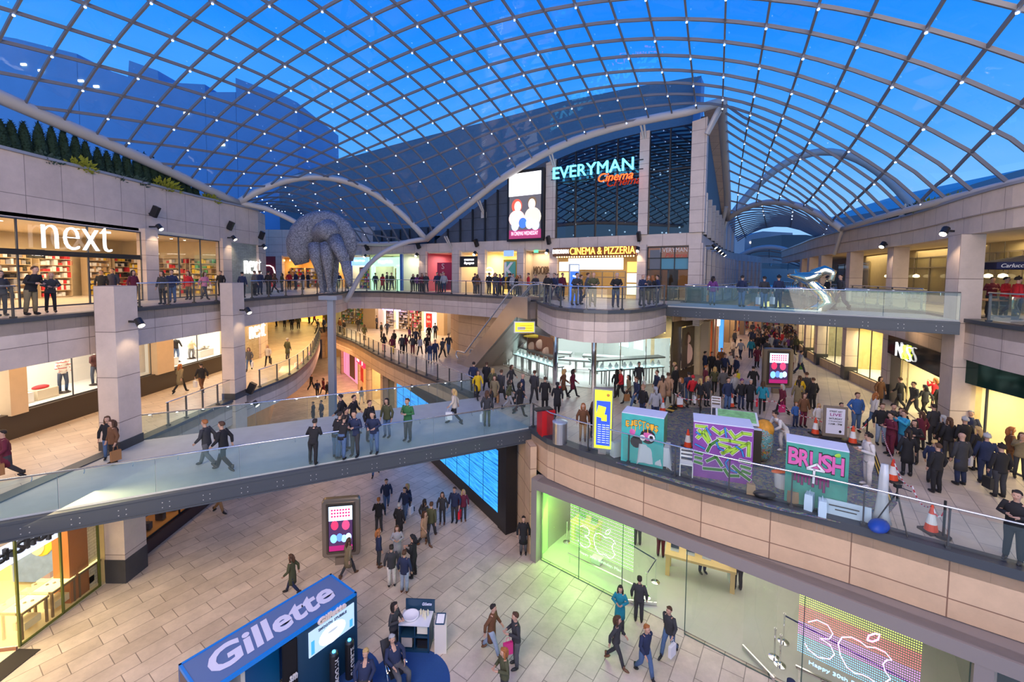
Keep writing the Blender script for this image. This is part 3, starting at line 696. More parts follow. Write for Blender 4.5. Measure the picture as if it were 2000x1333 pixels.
def shelf_unit(W, u0, u1, z0, h, off, label, rows=4, pal=(0, 1, 2, 4, 8), rng=None, group=None, m=None, dens=.8):
 """display shelving against a wall with goods on it"""
 r = rng or random; c = W.p((u0+u1)/2, z0, off)
 root = empty('display_shelf', c, W.ang, label, 'shelf', group); w_ = u1-u0
 b = MB()
 for k in range(rows+1): b.box((0, 0, .08+k*(h-.1)/rows), (w_, .4, .035))
 for x in (-w_/2, w_/2): b.box((x, 0, h/2), (.04, .4, h))
 b.box((0, .19, h/2), (w_, .02, h)); b.build('rack', m or mat('shelf_wood', (.55, .42, .26), .5), root)
 b = MB()
 for k in range(rows):
  x = -w_/2+.1
  while x < w_/2-.15:
   ww = r.uniform(.10, .32); hh = r.uniform(.35, .85)*(h-.1)/rows
   if r.random() < dens: b.cm = r.randrange(len(pal)); b.box((x+ww/2, -.03, .1+k*(h-.1)/rows+hh/2), (ww*.85, .28, hh))
   x += ww
 o = b.build('goods', [GOODS[k] for k in pal], root); o['kind'] = 'stuff'
 return root
def room(W, u0, u1, z0, z1, depth, wallm, ceilm=None, power=60, col=WARM, floorm=None, name='wall_shop'):
 """shop interior box behind a front plane"""
 b = MB()
 W.bx(b, u0, u1, z0, z1, .1, -depth); 
 for u in (u0, u1):
  q = W.p(u, (z0+z1)/2, -depth/2); b.box(q, (.1, depth, z1-z0), W.ang)
 struct(b.build(name, wallm))
 b = MB(); b.box(W.p((u0+u1)/2, z1-.05, -depth/2), (u1-u0-.1, depth-.1, .08), W.ang); struct(b.build('ceiling_shop', ceilm or CREAM))
 if floorm: b = MB(); b.box(W.p((u0+u1)/2, z0+.02, -depth/2), (u1-u0-.1, depth-.1, .04), W.ang); struct(b.build('floor_shop', floorm))
 if power:
  q = W.p((u0+u1)/2, z1-.25, -depth*.5); t = W.p((u0+u1)/2, z0, -depth*.4)
  o = area('shop_light', q, t, (u1-u0)*.7, depth*.5, power, col); o.rotation_euler = (0, 0, W.ang)
def spots(W, u0, u1, z, off, n, m=None, name='ceiling_spot', label='recessed ceiling spotlights', group=None):
 root = empty(name, W.p((u0+u1)/2, z, off), 0, label, 'ceiling light', group)
 for k in range(n):
  b = MB(); b.cyl(W.p(u0+(u1-u0)*(k+.5)/n, z-.03, off), .07, .03, 8); b.build('lens', m or SPOTLENS, root, world=True)
def glazing(W, u0, u1, z0, z1, n, label, off=0.0, m=None, frame=None, fw=.06, transom=(), group=None, cat='window', name='shop_window'):
 root = empty(name, W.p((u0+u1)/2, z0, off), 0, label, cat, group)
 b = MB(); a, c = W.p(u0, 0, off), W.p(u1, 0, off)
 b.face([(a.x, a.y, z0), (c.x, c.y, z0), (c.x, c.y, z1), (a.x, a.y, z1)]); b.build('glass', m or SGLASS, root, world=True)
 b = MB()
 for k in range(n+1): u = u0+(u1-u0)*k/n; W.bx(b, u-fw/2, u+fw/2, z0, z1, fw, off)
 for z in (z0+fw/2, z1-fw/2)+tuple(transom): W.bx(b, u0, u1, z-fw/2, z+fw/2, fw, off)
 b.build('frame', frame or STEEL, root, world=True); return root
# ---------------------------------------------------------------- upper left: clothes shop
WN = Wall((-20.6, 4), (-20.6, 34.6))        # u = depth-4
WN.n = Vector((1, 0, 0))
def un(px): return WN.u(px)
FLOORW = mat('pale_shop_floor', (.62, .55, .42), .35); WALLW = mat('warm_shop_wall', (.70, .58, .36), .7, noise=.08)
room(WN, 2, 27.3, Z2, 14.45, 7.5, WALLW, power=950, floorm=FLOORW)
glazing(WN, 2, un(278), Z2, 14.4, 6, 'tall glass shopfront behind the nearest upper left people', frame=STEEL, transom=(12.9,))
glazing(WN, un(303), un(430), Z2, 14.4, 3, 'glass shopfront between the two upper pilasters', frame=STEEL)
for a, c, lab in ((278, 303, 'upper pilaster right of the biggest white lettering'), (430, 447, 'upper pilaster left of the green grey stone wall')):
 tag(WN.mk('stone_pilaster', STONE, un(a), un(c), Z2, 14.6, .5, .02), lab, 'pilaster')
WHITEL = glow('white_sign_light', (1, .98, .95), 1.8)
EDGEB = mat('sign_side_metal', (.5, .5, .55), .3, .5)
def neon_sign(name, W, body, x0, x1, y0, y1, off, m, label, cat='sign', ext=.06, bold=.0, shear=0, back=None, group=None):
 xm = (x0+x1)/2; z0 = W.z(xm, y1); z1 = W.z(xm, y0); u0, u1 = W.u(x0), W.u(x1)
 c = W.p((u0+u1)/2, (z0+z1)/2, off); root = empty(name, c, 0, label, cat, group)
 if back: W.mk('sign_board', back, u0-.15, u1+.15, z0-.12, z1+.12, .06, off-.06, root)
 sign_text('lettering', body, c+W.n*.03, W.n, abs(u1-u0), z1-z0, m, root, ext, bold, shear)
 return root
neon_sign('shop_sign', WN, 'next', 75, 210, 440, 489, .25, WHITEL, 'big glowing white lettering over the upper left shopfront', ext=.05, bold=-.022)
tag(WN.mk('door_header', mat('black_header', (.02, .02, .02), .4), un(-60), un(272), WN.z(100, 500), WN.z(100, 490), .12, .08), 'thin dark header rail below the big white lettering', 'header')
neon_sign('shop_sign', WN, 'MEN', 100, 120, 493, 500, -.8, WHITEL, 'small white MEN sign inside the upper left shop', ext=.03, back=BLACK)
spots(WN, 4, un(278)-1, 14.38, -1.6, 9, label='row of small spotlights in the ceiling of the upper left shop')
spots(WN, un(303)+.5, un(430)-.5, 14.38, -1.6, 4, label='row of small spotlights in the ceiling between the upper pilasters')
WNb = Wall((-27.6, 4), (-27.6, 34.6)); WNb.n = Vector((1, 0, 0))
rs = random.Random(3)
for k, (a, c) in enumerate(((15.6, 17.8), (18.2, 20.4), (20.8, 22.6), (23.6, 25.2), (25.5, 27.1))):
 shelf_unit(WNb, a, c, Z2, 2.7, .35, ['menswear shelf wall far left inside the upper shop', 'folded clothes shelf under the MEN sign', 'red and white goods shelf in the upper shop', 'yellow lit towel shelf between the upper pilasters', 'shelf of mixed homeware right of yellow towel shelf'][k], 7, ((0, 1, 4, 8, 2), (0, 4, 8, 7), (1, 0, 1, 0), (3, 0, 8), (0, 1, 7, 3))[k], rs)
WE2 = Wall((-27.6, 31.2), (-20.8, 31.2))
for k in range(3): shelf_unit(WE2, .4+k*2.2, 2.3+k*2.2, Z2, 2.6, .35, ['left', 'middle', 'right'][k]+' shelf on the far end wall inside the upper left shop', 7, ((3, 0, 8), (0, 4, 7, 1), (8, 0, 3, 6))[k], rs)
WP2 = Wall((-24.5, 19.0), (-22.6, 19.4)); 
tag(WP2.mk('partition_panel', mat('red_partition', (.45, .06, .03), .5), 0, .5, Z2, 13.2, .2, 0), 'red brown partition inside the upper left shop', 'panel')
def table(loc, rz, label, pal=(0, 1, 4, 8), r=rs, w_=1.6, m=None):
 root = empty('display_table', loc, rz, label, 'table')
 b = MB(); b.box((0, 0, .78), (w_, .8, .06)); b.build('table_top', m or mat('table_wood', (.4, .26, .13), .5), root)
 for x in (-w_/2+.06, w_/2-.06):
  for y in (-.34, .34): b = MB(); b.box((x, y, .375), (.06, .06, .75)); b.build('leg', m or MATS['table_wood'], root)
 b = MB(); x = -w_/2+.2
 while x < w_/2-.1:
  for y in (-.2, .2): b.cm = r.randrange(len(pal)); h = r.uniform(.06, .3); b.box((x, y, .81+h/2), (.22, .26, h))
  x += .28
 o = b.build('folded_goods', [GOODS[q] for q in pal], root); o['kind'] = 'stuff'
table((-23.6, 15, Z2), 1.57, 'display table with brown leather goods behind the bending woman')
table((-23.8, 19.5, Z2), 1.57, 'display table near the upper shop door with red goods', (1, 0, 1))
table((-23.6, 28, Z2), 1.57, 'display table between upper pilasters', (0, 5, 3))
# stone walls with second and third lettering
ROUGH = tiles('green_grey_stone', (.30, .32, .27), (.36, .38, .33), (.2, .21, .18), .5, .12, .01, .8, noise=.25, offset=.5)
ROUGHY = tiles('ochre_stone', (.36, .31, .20), (.43, .37, .25), (.24, .2, .13), .5, .12, .01, .8, noise=.25, offset=.5)
struct(WN.mk('wall_stone_two', ROUGH, un(447), 30.5, Z2, 14.4, .4, .06))
struct(WN.mk('wall_stone_one', ROUGHY, un(452), 30.6, Z1, Z2-.5, .4, .06))
WN.a = Vector((-20.35, 4, 0)); WN.b = Vector((-20.35, 34.6, 0))
neon_sign('shop_sign', WN, 'next', 477, 508, 507, 535, .04, WHITEL, 'smaller glowing white lettering on upper green grey stone wall', ext=.06, bold=-.022)
neon_sign('shop_sign', WN, 'next', 484, 514, 634, 660, .04, WHITEL, 'glowing white lettering on ochre stone wall of the middle level', ext=.06, bold=-.022)
WN.a = Vector((-20.6, 4, 0)); WN.b = Vector((-20.6, 34.6, 0))
# ---------------------------------------------------------------- middle left display windows
WHW = mat('white_window_back', (.82, .80, .76), .7)
PL = mat('brown_black_plinth', (.045, .032, .022), .35)
struct(WN.mk('wall_window_plinth', PL, 2, un(430), Z1, Z1+1.05, .3, .08))
struct(WN.mk('wall_left_one', STONE, 2, 30.6, 9.35, Z2-.5, .3, -.02))
for a, c in ((-10, 26), (289, 323), (430, 450)):
 tag(WN.mk('stone_pilaster', mat('warm_pilaster', (.58, .44, .28), .65, noise=.08), un(a), un(c), Z1+1.0 if a > 0 else Z1+1.0, 9.6, .5, .12), {-10: 'middle level pilaster at the left edge', 289: 'middle level pilaster with dark base between display windows', 430: 'middle level pilaster behind the second column'}[a], 'pilaster')
room(WN, 2, un(289)+.3, Z1+1.05, 9.35, 2.4, WHW, WHW, 300, (1, .93, .82), WHW, 'wall_window')
room(WN, un(323), un(450), Z1+1.05, 9.35, 2.4, WHW, WHW, 150, (1, .93, .82), WHW, 'wall_window')
glazing(WN, un(26), un(289), Z1+1.05, 9.35, 3, 'large lit display window with striped jumper mannequin', m=SGLASS, frame=STEEL, fw=.04)
glazing(WN, un(323), un(430), Z1+1.05, 9.35, 2, 'lit display window with cushions and lamps', m=SGLASS, frame=STEEL, fw=.04)

def mannequin(p, rz, label, top, legs, h=1.0, lean=0):
 root = empty('mannequin', p, rz, label, 'mannequin'); SK = mat('mannequin_white', (.75, .72, .66), .5)
 b = MB(); b.ell((0, 0, 1.62*h), (.085, .10, .125), 12, 8); b.tube([(0, 0, 1.42*h), (0, 0, 1.54*h)], .05, 8); b.build('head', SK, root, smooth=True)
 b = MB(); b.rings([[Vector((rx*math.cos(t), .62*rx*math.sin(t), z*h)) for t in np.linspace(0, 2*PI, 13)[:-1]] for z, rx in ((.88, .19), (1.0, .17), (1.15, .16), (1.32, .21), (1.43, .17), (1.47, .07))])
 for s_ in (-1, 1): b.tube([(s_*.19, 0, 1.4*h), (s_*.28, -.06, 1.15*h), (s_*.22, -.22, 1.0*h)], [.06, .05, .04], 8)
 b.build('jumper', top, root, smooth=True)
 for s_ in (-1, 1): b = MB(); b.tube([(s_*.09, 0, .92*h), (s_*.11, -.06*s_, .5*h), (s_*.12, .02, .08)], [.10, .07, .055], 10); b.build('leg', legs, root, smooth=True)
 b = MB(); b.cyl((0, 0, 0), .26, .03, 16)
 for s_ in (-1, 1): b.ell((s_*.12, -.05, .06), (.05, .12, .05), 8, 5)
 b.build('base', mat('shoe_dark', (.05, .04, .04), .5), root)
 return root
STRIPE = tiles('red_striped_knit', (.55, .03, .03), (.55, .03, .03), (.85, .82, .75), 5, .14, .055, .8, noise=.05)
JEAN = mat('dark_denim', (.05, .07, .12), .8); 
mannequin((-21.4, 20.4, Z1+1.1), 1.3, 'headed mannequin in red and white striped jumper and dark jeans', STRIPE, JEAN, 1.05)
mannequin((-21.3, 21.9, Z1+1.1), 1.5, 'mannequin in red striped top and dark coat at window right end', mat('dark_knit', (.10, .03, .03), .8), JEAN, 1.05)
mannequin((-21.6, 27.6, Z1+1.1), 1.4, 'mannequin in dark jacket and blue jeans between lamps in the far display window', GOODS[7], mat('blue_denim', (.12, .2, .4), .8), 1.0)
mannequin((-21.5, 28.8, Z1+1.1), 1.4, 'small mannequin in yellow hat and cream top in the far display window', mat('cream_knit', (.75, .65, .4), .8), GOODS[4], .75)
for i, (x, y, L, lab, m_) in enumerate(((-21.5, 19.5, .9, 'cream display block with red folded cloth', CREAM), (-21.5, 18.4, 1.0, 'low white display block at the left of window', WHW), (-21.4, 26.7, .8, 'white display block near the poster column', WHW), (-21.5, 29.8, 1.3, 'white display block with stacked cushions', WHW))):
 root = empty('display_block', (x, y, Z1+1.1), 0, lab, 'display block'); b = MB(); b.box((0, 0, .22), (.7, L, .44)); b.build('block', m_, root)
 if i == 0: b = MB(); b.ell((0, 0, .5), (.22, .35, .10), 10, 5); b.build('folded_cloth', GOODS[1], root, smooth=True)
 if i == 3:
  for k in range(5): b = MB(); b.ell((.05*(k % 2), -.4+.2*k, .52+.08*(k % 3)), (.22, .2, .09), 10, 6); b.build('cushion', mat('cushion_grey', (.6, .56, .5), .8), root, smooth=True)
o = empty('window_poster', (-20.95, 25.3, Z1+2.2), 0, 'white poster panel between the columns', 'poster'); WN.mk('poster_panel', WHITE, un(296)-.9, un(289)-.05, Z1+1.2, 9.0, .04, -.3, o)
# ---------------------------------------------------------------- back facade, upper level
WF = Wall(F_A, F_B); UF = WF.u
def lit(name, c, s=1.0): return glow('lit_'+name, c, s)
OFFW = mat('off_white_wall', (.8, .78, .7), .7)
shops = [  # x0, x1, back wall colour, power, light colour
 (680, 722, (.75, .70, .55), 110, (1, .9, .7)), (722, 785, (.75, .85, .75), 130, (.85, 1, .85)), (785, 822, (.85, .82, .74), 80, (1, .92, .8)),
 (835, 886, (.45, .10, .14), 110, (1, .85, .7)), (900, 936, (.8, .7, .5), 70, WARM), (950, 1012, (.85, .72, .4), 130, (1, .85, .6)), (1025, 1075, (.45, .38, .28), 60, WARM)]
for i, (a, c, col, pw, lc) in enumerate(shops):
 room(WF, UF(a), UF(c), Z2, 14.2, 3.2 if i != 6 else 1.2, mat('shop_wall_%d' % i, col, .7), CREAM, pw, lc, FLOORW)
for a, c in ((822, 835), (886, 900), (936, 950), (1012, 1025), (1075, 1090)):
 tag(WF.mk('stone_pilaster', STONE, UF(a), UF(c), Z2, 14.3, .45, .02), {822: 'upper back pilaster left of the maroon shop', 886: 'upper back pilaster left of the black baby shop sign', 936: 'upper back pilaster right of the black baby shop sign', 1012: 'upper back pilaster right of the yellow K shop', 1075: 'upper back pilaster left of the cinema entrance'}[a], 'pilaster')
tag(WF.mk('blue_post', mat('shop_blue', (.03, .12, .4), .4), UF(783), UF(787), Z2, 14.1, .2, .02), 'blue door post right of the pale green shopfront', 'post')
rs = random.Random(11)
o = empty('shop_sign', WF.p(UF(700), 13.5, .05), 0, 'blue and white toy shop fascia with small lettering', 'sign')
WF.mkp('sign_board', lit('skyblue', (.35, .62, .85), .9), 681, 722, 503, 519, .15, .06, o); WF.mkp('sign_board', mat('royal_blue', (.02, .08, .45), .5), 681, 689, 503, 560, .2, .1, o)
sign_text('lettering', 'Babies & toys', WF.p(UF(705), WF.z(705, 510), .18), WF.n, 1.6, .22, WHITEL, o, .02)
shelf_unit(WF, UF(690), UF(721), Z2, 2.3, -1.0, 'bright mixed goods shelf in the toy shop window', 7, (3, 1, 0, 2, 5, 6), rs, dens=.95)
o = empty('shop_sign', WF.p(UF(753), 13.4, .05), 0, 'pale green glowing fascia with white lettering', 'sign')
WF.mkp('sign_board', lit('pale_green', (.45, .85, .5), 1.1), 727, 783, 503, 521, .12, .06, o); sign_text('lettering', 'HappyMaths', WF.p(UF(755), WF.z(755, 512), .16), WF.n, 2.0, .35, WHITEL, o, .02)
WF.mk('side_panel', lit('pale_green', (.45, .85, .5), 1.1), UF(727), UF(734), Z2, 13.1, .12, .06, o); WF.mk('side_panel', lit('pale_green', (.45, .85, .5), 1.1), UF(776), UF(783), Z2, 13.1, .12, .06, o)
shelf_unit(WF, UF(752), UF(774), Z2, 2.2, -1.5, 'card shelf inside the pale green shop', 5, (0, 5, 1, 8), rs)
shelf_unit(WF, UF(803), UF(820), Z2, 2.3, -1.2, 'green and white display in plain upper window', 3, (6, 0, 6), rs)
o = empty('window_poster', WF.p(UF(868), Z2+1.6, -.3), 0, 'maroon sale poster with stacked pale letters', 'poster')
WF.mkp('poster_panel', mat('maroon', (.42, .03, .08), .6), 850, 884, 513, 566, .06, -.3, o); sign_text('lettering', 'S\nA', WF.p(UF(862), WF.z(862, 528), -.22), WF.n, .5, 1.2, mat('pale_pink', (.8, .5, .5), .5), o, .03)
o = empty('shop_sign', WF.p(UF(918), 13.3, .1), 0, 'black fascia with two lines of small white lettering', 'sign')
WF.mkp('sign_board', BLACK, 901, 936, 501, 522, .2, .08, o); sign_text('lettering', 'mamas\n&papas', WF.p(UF(919), WF.z(919, 512), .22), WF.n, 1.05, .5, WHITEL, o, .02)
shelf_unit(WF, UF(912), UF(925), Z2, 1.5, -1.2, 'small shelf with red goods inside the baby shop', 4, (1, 0, 1), rs)
o = empty('shop_sign', WF.p(UF(995), 12.6, -.4), 0, 'yellow and teal poster with a large white K', 'poster')
WF.mkp('poster_panel', mat('teal_poster', (.12, .45, .38), .6), 983, 1003, 511, 541, .05, -.3, o); WF.mkp('poster_panel', mat('yellow_poster', (.85, .5, .03), .6), 978, 1011, 507, 566, .05, -.4, o)
sign_text('lettering', 'K', WF.p(UF(992), WF.z(992, 527), -.2), WF.n, 1.0, 1.2, WHITE, o, .03, .02)
o = empty('shop_sign', WF.p(UF(956), 12.4, .1), 0, 'round white glowing letter sign beside the K poster', 'sign')
b = MB(); q = WF.p(UF(957), WF.z(957, 532), .12)
b.tube([q+WF.d*(.38*math.cos(t))+Vector((0, 0, .38*math.sin(t))) for t in np.linspace(-2.2, 2.2, 18)], .05, 6); b.tube([q-WF.d*.3, q+WF.d*.35], .05, 6); b.build('ring', WHITEL, o, world=True)
neon_sign('shop_sign', WF, 'MOOBMA', 1030, 1070, 520, 536, -1.0, mat('bronze_letter', (.12, .08, .05), .4), 'row of thin dark logo letters on the taupe upper wall')
o = empty('direction_sign', WF.p(UF(1008), 14, 1.2), 0, 'small hanging blue and white direction sign above the back walkway', 'sign')
WF.mkp('sign_panel', lit('dirsign', (.25, .4, .7), .8), 1000, 1018, 491, 502, .1, 1.2, o)
o = WF.mkp('exit_sign', lit('exit', (.1, .8, .3), 1.5), 1043, 1051, 489, 494, .05, .06); tag(o, 'tiny green lit exit sign over the taupe shop', 'sign')
# facade band lamps (twin lamp: up floodlight and down spot)
LAMPN = [0]
def wall_lamp(p, n, label, up=True, cone=True, col=(1, .76, .48), power=40, group='paired floodlight and spotlight brackets'):
 p = Vector(p); n = Vector(n).normalized(); root = empty('wall_lamp', p, 0, label, 'lamp', group)
 b = MB(); b.beam(p, p+n*.35, .08, .08); b.build('bracket', BLACK, root, world=True)
 q = p+n*.45
 b = MB(); b.tube([q+n*.02+Vector((0, 0, .10)), q+n*.22+Vector((0, 0, -.14))], .13, 10); b.build('lamp_housing', BLACK, root, world=True, smooth=False)
 b = MB(); b.tube([q+n*.22+Vector((0, 0, -.14)), q+n*.235+Vector((0, 0, -.158))], .11, 10); b.build('lens', SPOTLENS, root, world=True)
 if up:
  b = MB(); r = p+Vector((0, 0, .75)); b.beam(r, r+n*.3, .06, .06); b.box(r+n*.35+Vector((0, 0, .1)), (.34, .2, .62), math.atan2(n.y, n.x), 0, .45); b.build('floodlight_housing', BLACK, root, world=True)
 if cone:
  l = bpy.data.lights.new('lamp_beam', 'SPOT'); l.energy = power; l.color = col; l.spot_size = 1.5; l.spot_blend = .6; l.shadow_soft_size = .1
  o = bpy.data.objects.new('lamp_beam', l); C.objects.link(o); o.location = q+n*.26+Vector((0, 0, -.2)); o.rotation_euler = Vector((-n.x*.30, -n.y*.30, -1)).to_track_quat('-Z', 'Y').to_euler()
 return root
for i, px in enumerate((722, 822, 935, 1075, 1250)):
 q = onF(px, 497 if px < 1200 else 495, .0); wall_lamp((q.x, q.y, 14.0), fn, ['black paired lamp above the toy shop', 'black paired lamp above the plain window', 'black paired lamp right of the baby shop sign', 'black paired lamp left of the cinema sign', 'black paired lamp right of the cinema sign'][i], power=60)
for i, (px, py) in enumerate(((290, 441), (440, 466))):
 q = V(px, py, WL[0], (-20.6, 30)); wall_lamp((-20.55, q.y, 14.75 if i == 0 else 14.7), (1, 0, 0), ['black paired lamp above the pilaster right of the big lettering', 'black paired lamp above the second upper pilaster'][i], power=70)
wall_lamp((-20.1, 34.4, 14.3), (1, -.3, 0), 'black paired lamp at the rounded corner of the left block', power=50)
wall_lamp((-15.02, 16.9, 10.25), (1, -.3, 0), 'single spotlight high on the nearest left column', up=False, power=60, group='single spotlights')
wall_lamp((-14.95, 23.7, 10.15), (1, -.3, 0), 'single spotlight high on the second left column', up=False, power=60, group='single spotlights')
wall_lamp((-14.9, 23.9, 4.9), (1, 0, 0), 'black floodlight at the foot of the second left column', cone=False, group='single spotlights')
wall_lamp((17.6, 17.4, 14.1), (-1, -.35, 0), 'round spotlight on tall right column', up=False, power=90, group='single spotlights')
wall_lamp((21.4, 24.7, 14.1), (-1, -.35, 0), 'round spotlight on second right column', up=False, power=90, group='single spotlights')
for i, (x, y) in enumerate(((13.2, 29.8), (14.7, 32.4), (16.1, 34.9), (17.6, 37.5))):
 wall_lamp((x, y, 14.3-.05*i), (.87, -.5, 0), ['nearest', 'second', 'third', 'farthest'][i]+' spotlight on the cinema side wall', up=False, power=20, cone=i < 2, group='spotlights along the side wall')
# ---------------------------------------------------------------- cinema block
def arch_z(u):
 pts = [((Vector((q.x, q.y, 0))-WF.a).dot(WF.d), q.z) for q in arch2]
 for (u0, z0), (u1, z1) in zip(pts, pts[1:]):
  if u0 <= u <= u1: return z0+(z1-z0)*(u-u0)/(u1-u0)
 return pts[0][1] if u < pts[0][0] else pts[-1][1]
def arch_panel(name, m, x0, x1, th, off, n=6, drop=.25, kind=None, zb=15.0):
 b = MB(); u0, u1 = UF(x0), UF(x1)
 for k in range(n):
  a, c = u0+(u1-u0)*k/n, u0+(u1-u0)*(k+1)/n
  za, zc = max(zb+.02, arch_z(a)-drop), max(zb+.02, arch_z(c)-drop)
  P0, P1 = WF.p(a, 0, off), WF.p(c, 0, off); nn = WF.n*th
  vs_ = [(P0.x, P0.y, zb), (P1.x, P1.y, zb), (P1.x, P1.y, zc), (P0.x, P0.y, za)]; v2 = [(x-nn.x, y-nn.y, z) for x, y, z in vs_]
  b.raw(vs_+v2, [(0, 1, 2, 3), (7, 6, 5, 4), (3, 2, 6, 7)]+([(0, 3, 7, 4)] if k == 0 else [])+([(1, 5, 6, 2)] if k == n-1 else []))
 o = b.build(name, m); 
 if kind: o['kind'] = kind
 return o
arch_panel('wall_cinema_panels', tiles('slate_panels', (.075, .09, .125), (.085, .10, .135), (.02, .025, .035), 50, 1.0, .02, .45, offset=0, noise=.2), 835, 1065, .3, -.1, 24, kind='structure')
b = MB(); WF.bx(b, UF(722), UF(838), 15.0, 16.6, .3, -.6); struct(b.build('wall_cinema_panels_low', DGREY))
b = MB(); WF.bx(b, UF(665), UF(722), 14.2, 17, .3, -.6); struct(b.build('wall_band_end', STONE))
b = MB()
for px in list(range(740, 832, 18))+list(range(852, 998, 24)):
 u = UF(px); z1 = arch_z(u)-.3 if px > 835 else 16.5
 WF.bx(b, u-.06, u+.06, 15, max(15.1, z1), .14, .1 if px > 835 else -.4)
struct(b.build('trim_panel_seams', mat('seam_dark', (.012, .015, .02), .5)))
for i, (a, c) in enumerate(((1065, 1083), (1244, 1262), (1343, 1372))):
 o = arch_panel('pier', STONE, a, c, .6, .12, 1, .5); tag(o, ['upper stone pier between the film screen and dark glazing', 'upper stone pier between the two dark glazed bays', 'corner stone pier of the cinema block'][i], 'pier')
for i, (a, c, n_) in enumerate(((1083, 1244, 4), (1262, 1343, 2))):
 o = arch_panel('cinema_window', DGLASS, a, c, .04, -.1, 10, .5); tag(o, ['large dark glazed bay behind the neon lettering', 'narrow dark glazed bay right of the neon lettering'][i], 'window')
 b = MB()
 for k in range(n_+1):
  u = UF(a)+(UF(c)-UF(a))*k/n_; WF.bx(b, u-.04, u+.04, 15, arch_z(u)-.55, .12, -.06)
 WF.bx(b, UF(a), UF(c), 19.1, 19.17, .1, -.06); b.build('mullions', BLACK, o)
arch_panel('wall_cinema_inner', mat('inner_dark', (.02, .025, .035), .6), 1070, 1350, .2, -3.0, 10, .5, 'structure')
b = MB(); rr = random.Random(5)
for k in range(26): q = WF.p(rr.uniform(UF(1088), UF(1338)), 15.2+rr.random()**2*5, -2.6); b.box(q, (.09, .09, .09))
o = b.build('interior_bulbs', glow('bulb', (1, .8, .6), 8)); tag(o, 'scattered lamps glowing inside the dark cinema glazing', 'lamp', kind='stuff')
# corner pier below and dark base
b = MB(); WF.bx(b, UF(1345), UF(1372), Z2+1.0, 14.3, .7, 0); o = b.build('corner_pier', STONE); tag(o, 'ground floor stone corner pier of the cinema beside the bridge', 'pier')
b = MB(); WF.bx(b, UF(1344), UF(1373), Z2, Z2+1.0, .74, 0); b.build('plinth', DARKST, o)
b = MB(); WF.bx(b, UF(1246), UF(1263), Z2, 14.3, .6, .1); tag(b.build('corner_pier', STONE), 'stone pier between cinema doors and pizza restaurant', 'pier')
# film screen
scr = empty('film_screen', WF.p(UF(1030), 15, .3), 0, 'tall bright film advertising screen on dark panels', 'screen')
WF.mkp('screen_housing', BLACK, 995, 1064, 334, 472, .3, .3, scr)
WF.mkp('screen_blank', glow('screen_white', (1, 1, 1), 1.25), 999, 1060, 340, 384, .04, .48, scr)
WF.mkp('screen_picture', glow('screen_dark', (.10, .09, .10), 1), 1000, 1060, 384, 452, .04, .48, scr)
WF.mkp('screen_caption', glow('screen_maroon', (.25, .03, .10), 1.2), 1000, 1061, 450, 467, .04, .49, scr)
su0, su1, sz0, sz1 = UF(1000), UF(1060), WF.z(1030, 452), WF.z(1030, 384); SW = su1-su0; SH = sz1-sz0
def blob(name, fu, fz, ru, rz, col, off, s=1.2):
 b = MB(); c = WF.p(su0+SW*fu, sz0+SH*fz, off); pts = [c+WF.d*(ru*SW*math.cos(t))+Vector((0, 0, rz*SH*math.sin(t))) for t in np.linspace(0, 2*PI, 20)[:-1]]
 b.face(pts); b.face([p_-WF.n*.01 for p_ in reversed(pts)]); return b.build(name, glow('scr_'+name+str(fu), col, s), scr, world=True)
blob('picture_hair', .25, .72, .17, .2, (.55, .08, .05), .51); blob('picture_face', .28, .70, .11, .15, (.9, .65, .5), .52); blob('picture_torso', .25, .36, .26, .24, (.8, .5, .45), .515)
blob('picture_hair', .74, .80, .14, .15, (.12, .08, .05), .51); blob('picture_face', .73, .74, .11, .15, (.85, .65, .5), .52); blob('picture_torso', .76, .38, .26, .27, (.55, .5, .42), .515)
blob('picture_figure', .45, .22, .13, .15, (.05, .15, .6), .53); blob('picture_figure', .66, .2, .12, .16, (.7, .8, .95), .53); blob('picture_figure', .2, .16, .12, .16, (.5, .65, .95), .535); blob('picture_figure', .85, .14, .12, .14, (.6, .75, 1), .535)
sign_text('caption_text', 'IN CINEMAS WEDNESDAY', WF.p(UF(1030), WF.z(1030, 457), .54), WF.n, SW*.85, .3, glow('cap_pink', (1, .5, .6), 1.5), scr, .01)
# neon
o = neon_sign('neon_sign', WF, 'EVERYMAN', 1086, 1238, 322.5, 345.5, .7, glow('neon_cyan', (.10, .62, 1), 3), 'cyan neon capitals sign on the dark cinema glazing', ext=.06)
b = MB(); zc = WF.z(1162, 338)
for dz in (-.25, .35): WF.bx(b, UF(1080), UF(1255), zc+dz-.03, zc+dz+.03, .06, .55)
b.build('support_rail', BLACK, o, world=True)
neon_sign('neon_sign', WF, 'Cinema', 1172, 1238, 341, 357, .75, glow('neon_red', (1, .07, .01), 3.5), 'red orange script neon Cinema below the cyan lettering', shear=.35, ext=.05, bold=-.005)
# cinema entrance
room(WF, UF(1090), UF(1246), Z2, 14.2, 5, mat('foyer_wall', (.35, .24, .12), .6), mat('foyer_ceiling', (.2, .13, .08), .6), 170, (1, .75, .4), FLOORW)
cs = empty('cinema_canopy', WF.p(UF(1168), 13.5, .5), 0, 'brown cinema canopy with glowing amber cinema and pizzeria letters', 'sign')
WF.mkp('canopy_board', mat('canopy_brown', (.10, .035, .01), .5), 1088, 1247, 484, 501, 1.0, .3, cs)
sign_text('lettering', 'CINEMA & PIZZERIA', WF.p((UF(1122)+UF(1246))/2, WF.z(1184, 491), .9), WF.n, UF(1246)-UF(1122), .5, glow('amber_letters', (1, .50, .08), 2.6), cs, .04, -.005)
sign_text('small_lettering', 'EVERYMAN', WF.p((UF(1089)+UF(1119))/2, WF.z(1104, 493), .9), WF.n, UF(1119)-UF(1089), .3, WHITEL, cs, .03, .01)
